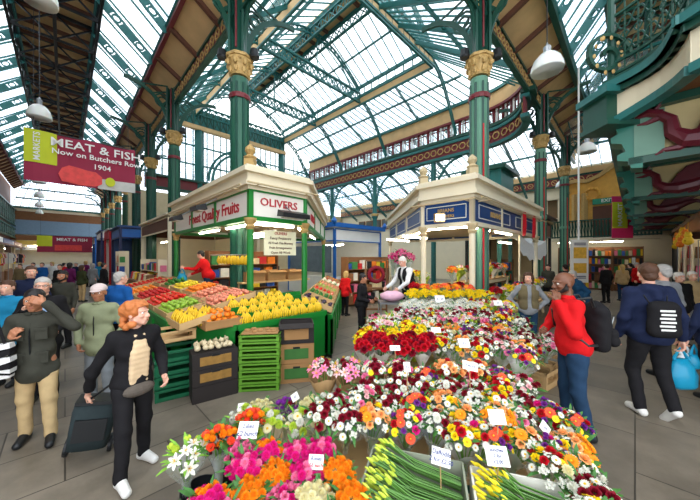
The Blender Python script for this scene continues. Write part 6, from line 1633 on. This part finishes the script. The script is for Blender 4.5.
def choose(*w):
    tot = sum(b for a, b in w)
    def f(x, y):
        u = rnd.uniform(0, tot)
        for a, b in w:
            u -= b
            if u <= 0: return a
        return w[-1][0]
    return f
zone([(-1.0,1.5),(.06,1.5),(.02,2.28),(-.9,2.28)], .215, lambda x,y: .5+.1*(y-1.6), choose(('orange',5),('rainbow',4),('pinkmum',3),('palepink',3),('creammum',1.5)), 'at the front left corner of the stall')
zone([(-1.02,2.1),(-.8,2.1),(-.8,2.5),(-1.02,2.5)], .24, lambda x,y: .6, choose(('coralt',2),('yellowt',1)), 'in a bucket on the left edge')
zone([(-1.2,2.0),(-1.0,2.0),(-1.0,2.35),(-1.2,2.35)], .2, lambda x,y: .56, choose(('whitelily',3),('iris',1)), 'in the dark bucket at the far left')
zone([(-1.0,2.45),(-.1,2.45),(-.15,2.85),(-.9,2.85)], .235, lambda x,y: .55, choose(('greenwhite',5),('creammum',2),('iris',1),('yellowt',1)), 'along the rear left edge')
zone([(-.3,2.3),(.05,2.3),(.1,2.75),(-.28,2.75)], .25, lambda x,y: .64, choose(('mixwhite',2),('rainbow',1)), 'in the middle of the front tier')
zone([(.02,2.25),(1.35,2.1),(1.75,2.3),(1.7,2.95),(.02,2.95)], .25, lambda x,y: .6+.18*(y-2.2), choose(('mixwhite',4),('mixyellow',3),('mixpink',3),('mixorange',2),('mixbright',2)), 'in the middle tier of the stall')
zone([(1.3,1.5),(1.42,1.5),(1.72,2.1),(1.95,2.5),(1.75,2.5),(1.3,2.1)], .235, lambda x,y: .5+.1*(y-1.6), choose(('mixorange',2),('mixbright',3),('mixyellow',1),('mixwhite',2)), 'at the front right corner of the stall')
for x, y, k in ((-.28,2.93,'pinklily'),(-.02,2.93,'pinklily'),(.24,2.93,'kraft'),(.5,2.93,'kraft'),(.76,2.93,'mixbright'),(1.02,2.93,'redwrap'),(1.28,2.93,'redwrap'),(1.54,2.93,'mixbright')): place(k, x, y, .84 if k != 'mixbright' else .76, 'upright in front of the upper tier', .15)
zone([(.1,3.25),(1.05,3.25),(1.05,3.95),(.15,3.95)], .23, lambda x,y: .95, lambda x,y: 'redroses' if y < 3.55 else 'yellowmix', 'at the left of the upper tier')
zone([(1.05,3.2),(1.95,3.0),(2.3,3.6),(2.6,4.3),(1.1,4.3)], .255, lambda x,y: .93, choose(('mixwhite',4),('mixorange',3),('mixpink',4),('mixbright',2),('mixyellow',3)), 'in the centre of the upper tier')
zone([(.25,3.95),(1.15,3.95),(1.2,4.6),(.5,4.9),(.35,4.5)], .25, lambda x,y: .97, choose(('limey',4),('mixpink',1),('yellowmix',1)), 'at the rear left of the upper tier')
zone([(1.15,4.3),(2.65,4.3),(2.8,5.1),(.7,5.1),(1.1,4.6)], .26, lambda x,y: 1.0, choose(('mixpink',3),('mixwhite',3),('limey',1),('mixyellow',1),('mixbright',1)), 'at the back of the upper tier')
zone([(.95,5.15),(2.3,5.15),(2.3,5.7),(1.1,5.7)], .24, lambda x,y: 1.07, choose(('whitegyp',1)), 'in the white row before the kiosk')
zone([(2.3,5.15),(2.95,5.1),(3.05,5.7),(2.3,5.7)], .25, lambda x,y: 1.07, choose(('limey',2),('mixyellow',2),('yellowmix',2)), 'at the back right of the stall')
zone([(1.2,5.85),(2.9,5.85),(2.85,6.2),(1.2,6.2)], .24, lambda x,y: 1.2, choose(('yellowmum',1)), 'in the yellow row under the blue kiosk')
zone([(1.35,6.35),(2.7,6.35),(2.5,6.75),(1.45,6.75)], .25, lambda x,y: 1.3, choose(('orangeg',3),('redroses',.4)), 'in the orange row under the blue kiosk')
zone([(2.75,4.3),(3.35,4.5),(3.5,5.1),(2.95,5.0)], .25, lambda x,y: .55, choose(('mixpink',2),('mixbright',1),('iris',1)), 'in floor crates right of the stall')
# along the right and inner sides of the flower kiosk
for i in range(12):
    p = XY(3.15+.34*i, 6.5+.34*i); kk2 = ['mixyellow','redroses','limey','yellowmum','mixorange','mixbright'][i % 6]
    place(kk2, p.x, p.y, 1.12+.05*(i%2), 'along the right side of the blue kiosk', .3, 1.1)
for i in range(9):
    p = XY(3.0+.38*i, 7.6+.38*i); place(['orangeg','limey','redroses','mixpink'][i%4], p.x-.2, p.y+.2, 1.65, 'on the inner shelf of the blue kiosk', .3, 1.15)
for i in range(5): place(['limey','yellowmum','mixyellow'][i%3], 2.15+.01*i, 8.3+.5*i, 1.45, 'on the left shelf inside the blue kiosk', .2, 1.15)
# tables and buckets that carry the bouquets
def table(poly, z, label, m_=DKGREEN, shelf=True):
    cx = sum(p[0] for p in poly)/len(poly); cy = sum(p[1] for p in poly)/len(poly)
    o = thing('flower_table', (cx,cy,0), label, 'table')
    m = MB(); m.prism(poly, z-.04, z); m.build('tabletop', PLY, o)
    for x, y in poly:
        m = MB(); xx, yy = cx+(x-cx)*.93, cy+(y-cy)*.93; m.box((xx,yy,(z-.04)/2), (.06,.06,z-.04)); m.build('leg', m_, o)
    m = MB(); pp = [Vector((cx+(x-cx)*.93, cy+(y-cy)*.93, z-.1)) for x, y in poly]
    for i in range(len(pp)): m.beam(pp[i], pp[(i+1)%len(pp)], .03, .1)
    m.build('apron', m_, o)
table([(-.98,1.5),(1.5,1.5),(1.8,2.25),(-.9,2.25)], .13, 'low wooden staging under the front tier of flowers')
table([(-.95,2.3),(1.95,2.3),(1.85,3.05),(-.85,3.05)], .2, 'low wooden staging under the middle tier of flowers')
table([(-.1,3.1),(1.8,3.1),(2.6,4.3),(2.8,5.1),(.6,5.1),(.1,4.0)], .5, 'large wooden table under the upper tier of flowers')
table([(.95,5.18),(3.0,5.18),(3.0,5.75),(1.1,5.75)], .66, 'wooden table under the white row of flowers')
table([(1.15,5.8),(2.95,5.8),(2.4,6.9),(1.3,6.9)], .84, 'tall wooden table under the yellow and orange rows')
table([(3.0,6.35),(7.1,10.45),(7.4,10.15),(3.3,6.05)], .74, 'narrow counter of flowers along the right of the blue kiosk', CREAM)
table([(2.75,7.7),(6.3,11.3),(6.0,11.6),(2.45,8.0)], 1.25, 'inner shelf of flowers in the blue kiosk', CREAM)
table([(2.0,8.0),(2.35,8.0),(2.35,10.8),(2.0,10.8)], 1.05, 'left inner shelf of flowers in the blue kiosk', CREAM)
def bucket(x, y, z, r, h, label, m_=BLACKM, grp=None):
    m = MB(); m.lathe([(r*.75,0),(r,h),(r*1.06,h),(r*1.06,h-.02),(r*.98,h-.02),(r*.94,h-.01),(r*.7,.02)], (x,y,z), 18)
    o = m.build('flower_bucket', m_); tag(o, label, 'bucket', grp); return o
bucket(-1.13, 2.15, 0, .13, .26, 'black flower bucket at the far left of the stall')
bucket(-1.05, 2.45, 0, .12, .28, 'black flower bucket holding tulips on the left edge')
for i, (x, y) in enumerate(((-.28,2.93),(-.02,2.93),(.14+.1,2.93),(.5,2.93),(.76,2.93),(1.02,2.93),(1.28,2.93),(1.54,2.93))): bucket(x, y, .2, .09, .26, 'dark flower bucket standing below the upper tier', NAVY, 'dark buckets below the upper tier')
crate('wooden_crate', (-.86,1.62,.13), .36, .3, .2, .1, PLY, 'pale wooden crate at the front left edge of the stall', 'crate')
crate('wooden_crate', (3.05,4.62,0), .7, .5, .26, .6, PLY, 'pale wooden crate of bouquets on the floor right of the stall', 'crate')
crate('wooden_crate', (3.35,4.95,0), .6, .45, .26, .7, PLY, 'pale wooden crate behind the one right of the stall', 'crate')
# boxes of daffodil buds with long green stems
def bud_box(c, sx, sy, h, rz, n, m_, budm, label, name, d0):
    o = carton(c, sx, sy, h, rz, label, None, m_, open_=False)
    for ch in [k for k in COL.objects if k.parent is o and k.name.startswith('lid')]: bpy.data.objects.remove(ch)
    R = Matrix.Rotation(rz, 3, 'Z'); C0 = Vector(c)
    for q_ in range(n):
        o2 = thing(name, C0, 'x', 'flowers'); mS = MB(); mB = MB()
        y0 = (q_+.5)/n*sy-sy/2
        for i in range(26):
            yy = y0+rnd.uniform(-.05,.05); zz = h*.55+rnd.uniform(0,.13); x1 = -sx*.36+rnd.uniform(-.05,.12); dy = rnd.uniform(-.03,.03)
            a = C0+R @ Vector((sx*.47, yy*.8, zz-.04)); m_1 = C0+R @ Vector((0, yy*.95, zz)); b = C0+R @ Vector((x1, yy+dy, zz+.06+rnd.uniform(0,.05)))
            mS.tube([a, m_1, b], .005, 5)
            d = (b-m_1).normalized(); e = b+d*.03+UP*.006
            mB.tube([b-d*.004, b+d*.012, e, e+d*.018], [.005,.011,.009,.003], 6)
        st_ = mS.build('stems', mat('daffodil_stem', srgb(84,132,50), .4, 0, .3, 12), o2); mB.build('buds', budm, o2)
        o2['label'] = label.split(' box')[0]+' bunch, %s' % (['nearest the camera','second from the camera','third from the camera','farthest from the camera'][q_ if n == 4 else min(3, q_)]); o2['label'] = 'bunch of %s, %s' % (d0, ['nearest the camera','second from the front','third from the front','farthest back'][q_]); o2['group'] = d0
GBOX = mat('grey_green_board', srgb(150,156,136), .7, 0, .1, 5)
bud_box((.42,1.88,.2), .66, .62, .3, -.28, 4, GBOX, mat('lime_bud', srgb(188,206,66), .5, 0, .2, 20), 'grey green cardboard box of unopened daffodil stems', 'daffodil_bunch', 'green budded daffodils in the grey box')
bud_box((1.08,1.72,.2), .6, .5, .3, -.3, 3, WHW, mat('yellow_bud', srgb(246,220,40), .5, 0, .15, 20), 'white box of yellow budded daffodils at the front', 'daffodil_bunch', 'yellow budded daffodils in the white box')
# price cards on sticks
PAPER = mat('card_paper', srgb(236,236,230), .6, 0, .03, 5); INK = mat('blue_ink', srgb(28,38,110), .6); RINK = mat('red_ink', srgb(190,24,30), .6)
def card(px, py, Z, w_, h_, lines, label, tilt=0., yaw=0., ink=INK, red=None):
    Y = 285*(2-Z)/(py-257); X = (px-350)/285*Y; c = Vector((X, Y, Z))
    r = Vector((math.cos(yaw)*math.cos(tilt), math.sin(yaw)*math.cos(tilt), math.sin(tilt))); n0 = Vector((0,-.8,.6)); u = r.cross(-n0).normalized(); u = u if u.z > 0 else -u; n = r.cross(u).normalized()
    o = thing('price_card', c-UP*(h_/2+.16), label, 'price card', 'price cards'); M = Matrix((tuple((r.x,u.x,n.x)), tuple((r.y,u.y,n.y)), tuple((r.z,u.z,n.z))))
    m = MB(); m.box(c, (w_,h_,.004), M=M); m.build('card', PAPER, o)
    m = MB(); m.tube([c-u*h_*.4-n*.006, c-UP*(h_/2+.16)], .004, 5); m.build('stick', PLY, o)
    k = len(lines)
    for i, tx in enumerate(lines):
        text_mb(tx, h_*.8/max(k,2)*.95, c+u*h_*(.5-(i+.5)/k)*.85+n*.004, r, u, .001, sx=.95, shear=.15).build('lettering', RINK if red == i else ink, o)
card(248,430,.68,.15,.115,['Lilies','£2 bunch'],'large white price card among the orange flowers at the left')
card(242,407,.66,.075,.065,['£1.50'],'small white price card at the rear left of the stall',.15)
card(295,397,.66,.075,.07,['£2'],'small tilted white price card left of the red roses',.6)
card(316,462,.62,.1,.085,['Roses','£1 each'],'white card with red and blue writing in the front left tier',-.05,red=1)
card(395,348,1.03,.11,.055,['£3.50'],'white price card over the row of red roses')
card(407,367,.98,.06,.09,['£5'],'small upright price card below the red roses')
card(441,457,.68,.13,.1,['Daffodils','2 for £2.50'],'white price card with blue writing behind the box of green stems',-.3)
card(497,456,.68,.15,.115,['bunches','2 for','£2.00'],'large white price card above the yellow daffodils',-.08)
card(497,417,.82,.12,.1,[],'blank white card in the middle of the mixed bouquets',-.05)
card(545,428,.66,.1,.07,['£4'],'tilted price card on the right side of the stall',-.9)
card(464,343,1.06,.12,.1,['£5'],'white price card amid the upper tier of bouquets')
card(470,366,1.0,.14,.08,['2 for £5'],'wide price card in the centre of the upper tier',-.25)
card(436,330,1.07,.12,.07,['£6'],'price card at the back of the upper tier')
card(440,299,1.22,.18,.15,['£1.50'],'price card in front of the yellow row')
card(498,303,1.2,.15,.1,['£3'],'price card right of the white flower row')
# steel flower trolley with wrapped pink parcel beside the florist
o = thing('steel_trolley', (.98,6.35,0), 'grey steel trolley beside the florist', 'trolley')
for x in (.66,1.26):
    for y in (6.1,6.6): m = MB(); m.tube([(x,y,.07),(x,y,1.02)], .014, 6); m.build('upright', STEEL, o); m = MB(); m.lathe([(.03,-.01),(.035,0),(.03,.01)], (x,y,.035), 10, M=Matrix.Rotation(PI/2,3,'Y')); m.build('castor', BLACKM, o)
for z in (.3,.66,1.0): m = MB(); m.box((.96,6.35,z), (.64,.54,.025)); m.build('tray', STEEL, o)
m = MB(); m.ell((.93,6.35,1.13), (.28,.2,.12), 14, 8, f=lambda p: 1+.06*math.sin(8*p.x+5*p.z)); tag(m.build('wrapped_parcel', mat('pink_cellophane', srgb(226,176,196), .3, 0, .2, 14), smooth=True), 'pink cellophane wrapped parcel on the steel trolley', 'parcel')
# carnation bunches standing in for a pink cellophane cluster over the florist
for i, (x, z) in enumerate(((1.2,2.0),(1.42,2.1),(1.62,2.0),(1.35,1.88))):
    place('palepink', x, 7.8, z-.02, 'standing in for pink cellophane above the florist', .3, 1.5)
# rack with wreath behind
o = thing('display_rack', (.75,8.2,0), 'brown wooden display rack with hanging wreath left of the florist', 'rack')
m = MB(); 
for x in (.45,1.05): m.beam((x,8.2,0), (x,8.2,1.9), .05, .05)
for z in (.5,1.1,1.9): m.beam((.45,8.2,z), (1.05,8.2,z), .05, .05)
m.build('frame', WOOD, o)
m = MB()
for k in range(24): a = 2*PI*k/24; m.ell((.75+.2*math.cos(a),8.12,1.5+.2*math.sin(a)), (.06,.05,.06), 6, 4)
m.build('wreath', PC['dkred'], o)
print('bouquets', cnt_b)
# ------------------------------------------------------------------ goods on the stalls far back
rnd = random.Random(31)
GM = [mat('goods_%s' % n, srgb(*c), .7, 0, .2, 12) for n, c in (('red',(196,40,44)),('blue',(40,80,160)),('white',(226,224,214)),('yellow',(236,200,50)),('green',(60,130,70)),('pink',(226,120,150)),('brown',(130,88,56)),('black',(36,34,38)),('orange',(236,130,40)),('cream',(216,200,164)))]
CN = ['red','blue','white','yellow','green','pink','brown','black','orange','cream']
def shelf_unit(name, p, d, W, H_, nz, label, wood=WOOD, books=False, dep=.4, fill=True, what='packet', gl=None):
    """open shelves along direction d, with separate goods standing on them"""
    p = Vector((p[0],p[1],0)); d = Vector(d).normalized(); nn = d.cross(UP)
    o = thing(name, p, label, 'shelves'); m = MB()
    for k in (-1,1): m.beam(p+d*k*W/2, p+d*k*W/2+UP*H_, .04, dep, nn) 
    m.beam(p-d*W/2-nn*dep/2+UP*H_/2, p+d*W/2-nn*dep/2+UP*H_/2, .03, H_); m.build('carcass', wood, o)
    for i in range(nz): m = MB(); m.beam(p-d*W/2+UP*(.1+i*(H_-.15)/nz), p+d*W/2+UP*(.1+i*(H_-.15)/nz), dep, .03); m.build('shelf', wood, o)
    if not fill: return
    gap = (H_-.15)/nz
    for i in range(nz):
        x = -W/2+.06
        while x < W/2-.1:
            w_ = rnd.uniform(.2,.34) if not books else rnd.uniform(.1,.16); hh = gap*rnd.uniform(.5,.82); c = rnd.randrange(10)
            q = p+d*(x+w_/2)+nn*rnd.uniform(.03,.08)+UP*(.115+i*gap)
            m = MB(); ang = math.atan2(d.y, d.x)
            m.box(q+UP*hh/2, (w_*.92, dep*.5, hh), ang); m.box(q+UP*hh*.55, (w_*.6, dep*.52, hh*.3), ang)
            tag(m.build(what, GM[c]), '%s %s on the %s' % (CN[c], what, gl), what, '%s %s on the %s' % (CN[c], what+'s', gl))
            x += w_+.015
# book stall under the landing
for i in range(3): shelf_unit('book_shelves', ts(TMAX-1.6, .3+1.3*i), -U1, 1.25, 2.6, 5, 'tall brown book shelves under the landing, %s' % ['at the right','in the middle','at the left'][i], books=True, what='book', gl='book stall shelves')
# dark stall beneath the balcony and haberdashery racks on the right
box_kiosk('dark_stall', 'dark stall under the last dragon brackets with a black front', 20.6, 23.6, -3.4, -1.5, 3.2, BLACKM, TERRA, BLACKM)
def hang_rail(t, s0, s1, label, n=9, z=1.9, grp=None):
    a, b = ts(t, s0), ts(t, s1); o = thing('clothes_rail', (a+b)/2, label, 'clothes rail')
    m = MB(); m.tube([a, a+UP*z, b+UP*z, b], .02, 6); m.build('rail', STEEL, o)
    d = (b-a).normalized()
    for i in range(n):
        p = a.lerp(b, (i+.5)/n)+UP*z; c = rnd.randrange(10); m = MB(); L_ = rnd.uniform(.6,.85)
        nn = d.cross(UP)
        P_ = [(-.02,-.03),(-.2,-.1),(-.26,-.35),(-.19,-.37),(-.17,-.2),(-.19,-L_),(.19,-L_),(.17,-.2),(.19,-.37),(.26,-.35),(.2,-.1),(.02,-.03)]
        M = Matrix(((nn.x,0,d.x,p.x),(nn.y,0,d.y,p.y),(0,1,0,p.z),(0,0,0,1))); m.prism(P_, -.03, .03, M)
        m.tube([p, p-UP*.05], .008, 4)
        tag(m.build('hanging_garment', GM[c]), '%s garment hanging on the %s' % (CN[c], grp), 'garment', '%s garments on the %s' % (CN[c], grp))
for i, t in enumerate((13.5,15.5,17.5,19.5)):
    hang_rail(t, -3.6, -1.35, 'steel clothes rail across the right side shops, %s' % ORD[i], 9, 2.5, 'right hand clothes rails')
for i, t in enumerate((14.5,16.5,18.5)): shelf_unit('goods_shelves', ts(t+.3, -2.3), -U1, 1.9, 2.6, 4, 'goods shelves along the right side shops, %s' % ORD[i], wood=CREAM, what='box', gl='right side shelves')
m = MB(); m.slab([ts(5,-3.7,0), ts(TMAX,-3.7,0), ts(TMAX,-3.7,9), ts(5,-3.7,9)], .2, -U1); structure(m.build('wall_right', CREAMD))
m = MB(); m.slab([ts(12,-3.5,3.1), ts(20,-3.5,3.1), ts(20,-1.2,3.1), ts(12,-1.2,3.1)], .12, UP); structure(m.build('ceiling', WOOD))
# stuffed toys hanging like orange fruit near the brackets
for i in range(7):
    p = ts(13.5+1.1*i, -1.15-.03*i); z = 2.5+.15*(i%3); m = MB(); m.ell(p+UP*z, (.12,.12,.14), 8, 6); m.ell(p+UP*(z+.17), .09, 8, 6); m.tube([p+UP*(z+.2), p+UP*3.08], .006, 4)
    for sx in (-1,1): m.ell(p+UP*(z+.25)+Vector((sx*.06,0,0)), .03, 6, 4); m.ell(p+UP*(z-.02)+Vector((sx*.13,0,0)), (.05,.04,.07), 6, 4)
    tag(m.build('soft_toy', GM[8 if i % 2 else 3]), '%s soft toy hanging above the right side shops, %s' % ('orange' if i % 2 else 'yellow', ORD[i]), 'soft toy', 'hanging soft toys')
# left hand shops: canopies, counters, garments
for i in range(6):
    s0 = 6.5+6.2*i
    o = thing('market_shop', ts(-3.5, s0+2.9), 'open fronted shop on the left of the aisle, %s' % ORD[i], 'shop')
    m = MB(); m.beam(ts(-3.1,s0,3.1), ts(-3.1,s0+5.9,3.1), .12, .5); m.build('fascia', [NAVY,REDP,DKGREEN,WHITEP,BLUEP,MAROON][i], o)
    m = MB(); m.slab([ts(-2.8,s0,2.8), ts(-2.8,s0+5.9,2.8), ts(-3.8,s0+5.9,3.5), ts(-3.8,s0,3.5)], .05, UP); m.build('canopy', TERRA, o)
    for k in (0, 5.9): m = MB(); m.box(ts(-3.1,s0+k,1.5), (.14,.14,3.), PI/4); m.build('post', CREAMD, o)
    m = MB(); m.beam(ts(-3.2,s0+.4,.5), ts(-3.2,s0+5.5,.5), .5, 1.0); m.build('counter', WOOD, o)
    shelf_unit('shop_shelves', ts(-3.6, s0+2.9), U1, 5.2, 2.4, 3, 'wall shelves inside the left shop, %s' % ORD[i], wood=CREAM, what='parcel', gl='left shop shelves', fill=i in (2,3))
    hang_rail(-2.9+0*i, s0+.8, s0+3.6, 'clothes rail before the left shop, %s' % ORD[i], 8, 2.3, 'left shop clothes rails')
# dark lattice above the left shops
m = MB(); lattice(m, ts(-3.6,4,6.), ts(-3.6,SMAX,6.), 1.6, 34, .07, .12); lattice(m, ts(-3.6,4,4.4), ts(-3.6,SMAX,4.4), .9, 34, .07, .12); structure(m.build('trim_30', DKGREEN))
# goods inside the small kiosks along the aisle
for i, (t, s, w_, l) in enumerate(((2.75,14.9,3.6,'cream kiosk'),(2.1,18.9,1.2,'end of the cream kiosk'))):
    shelf_unit('goods_shelves', ts(t, s), -U1, w_, 1.9 if i == 0 else 2.3, 4, 'stacked goods shelves at the %s' % l, wood=CREAM, what='packet', gl='shelves at the %s' % l)
for i in range(8):
    p = ts(2.35, 13.4+.5*i); m = MB(); m.tube([p+UP*1.0, p+UP*1.0+U1*.0+UP*.25], [.16,.12], 10); m.ell(p+UP*1.26, (.14,.14,.06), 10, 5)
    tag(m.build('goods_sack', GM[[6,9,0,9,6,3,9,0][i]]), '%s sack of goods in front of the cream kiosk' % CN[[6,9,0,9,6,3,9,0][i]], 'sack', '%s sacks in front of the cream kiosk' % CN[[6,9,0,9,6,3,9,0][i]])
m = MB(); m.beam(ts(2.35,13.1,.5), ts(2.35,17.3,.5), .6, 1.0); tag(m.build('trestle', WOOD), 'brown trestle counter in front of the cream kiosk', 'counter')
# white draped canopy of the stall right of the blue kiosk
o = thing('draped_canopy', ts(13.6,3.1,0), 'white draped cloth canopy with flags behind the right column', 'canopy')
m = MB()
for i in range(10):
    a = ts(10.6+.42*i, 3.2); b = ts(10.6+.42*(i+1), 3.2); z0 = 2.75-.35*math.sin(PI*(i)/10); z1 = 2.75-.35*math.sin(PI*(i+1)/10)
    m.slab([a+UP*z0-U1*.5, b+UP*z1-U1*.5, b+UP*2.95+U1*.6, a+UP*2.95+U1*.6], .02, UP)
    m.slab([a+UP*(z0-.5-.1*(i%2))-U1*.52, b+UP*(z1-.5-.1*((i+1)%2))-U1*.52, b+UP*z1-U1*.5, a+UP*z0-U1*.5], .015, U1)
m.build('cloth', WHITEC, o)
m = MB()
for x in (10.6,14.8): m.tube([ts(x,2.7), ts(x,2.7,2.8)], .03, 6)
m.build('poles', CREAM, o)
for i in range(6):
    shelf_unit if 0 else None
shelf_unit('goods_shelves', ts(12.5,4.1), U2, 3.8, 1.9, 4, 'cluttered goods shelves under the white draped canopy', wood=WOOD, what='packet', gl='shelves under the canopy')
# windows and customers' counter of the white kiosk
m = MB(); m.beam(ts(9.55,10.9,1.9), ts(9.55,14.6,1.9), .03, 1.4); tag(m.build('counter_screen', mat('dim_screen', srgb(96,112,124), .2, 0, .3, 3)), 'glazed serving screen on the side of the white kiosk', 'screen')
shelf_unit('goods_shelves', ts(9.3,9.7), -U1, 1.6, .9, 2, 'low cluttered shelves before the white kiosk', wood=WOOD, what='packet', gl='low shelves before the white kiosk')

# lit tubes of the shops and stalls round the aisles
for t, s0, z, d, l in ((14,-2.2,2.95,U2,'first of the right side shops'),(16,-2.2,2.95,U2,'second of the right side shops'),(18,-2.2,2.95,U2,'third of the right side shops'),(22.6,1.2,2.95,U1,'added to brighten the book shelves'),(22.6,2.8,2.95,U1,'added to brighten the left book shelves'),
    (12.2,3.6,2.6,U2,'under the white draped canopy'),(11,12.5,2.7,U1,'inside the white kiosk'),(10.4,11.6,2.7,U1,'near the front of the white kiosk'),(3.6,15,2.8,U1,'inside the cream kiosk'),(3.6,17,2.8,U1,'at the back of the cream kiosk'),(4.6,9.2,2.72,U1,'deep inside the green fruit kiosk'),(4.0,7.6,2.72,U1,'near the column in the fruit kiosk'),
    (8.3,5.2,2.7,U2,'inside the blue kiosk by the counter'),(9.3,6.6,2.7,U2,'deep inside the blue kiosk'),
    (-3.3,9,2.7,U1,'first of the left shops'),(-3.3,15,2.7,U1,'second of the left shops'),(-3.3,21,2.7,U1,'third of the left shops'),(-3.3,27,2.7,U1,'fourth of the left shops'),(-3.3,34,2.7,U1,'fifth of the left shops'),
    (0,44.3,3.2,U2,'middle of the far end shop front'),(-2,44.3,3.2,U2,'left of the far end shop front'),(2,44.3,3.2,U2,'right of the far end shop front')):
    tube_light(ts(t,s0,z), d, 1.5, 'lit tube light, %s' % l, 'shop tube lights')
o = thing('market_shop', ts(0,44.3), 'lit shop front closing the far end of the left aisle', 'shop')
m = MB(); m.beam(ts(-3.5,44.4,3.5), ts(3.1,44.4,3.5), .1, .4); m.build('fascia', mat('yellow_fascia', srgb(226,190,90), .5), o)
m = MB(); m.beam(ts(-3.5,44.4,2.9), ts(3.1,44.4,2.9), .1, .35); m.build('sign_panel', WHITEP, o)
m = MB(); m.beam(ts(-3.5,44.4,.6), ts(3.1,44.4,.6), .5, 1.2); m.build('counter', WHITEP, o)

shelf_unit('goods_shelves', ts(4.4,9.6), U2, 2.4, 2.2, 5, 'cluttered wooden shelves at the back inside the green fruit kiosk', wood=WOOD, what='jar', gl='fruit kiosk back shelves')
shelf_unit('goods_shelves', ts(9.2,8.2), U2, 2.6, 2.0, 4, 'wooden shelves of goods at the back inside the blue kiosk', wood=WOOD, what='box', gl='blue kiosk back shelves')
for o_ in list(COL.objects):
    if o_.get('_s') is not None: del o_['_s']
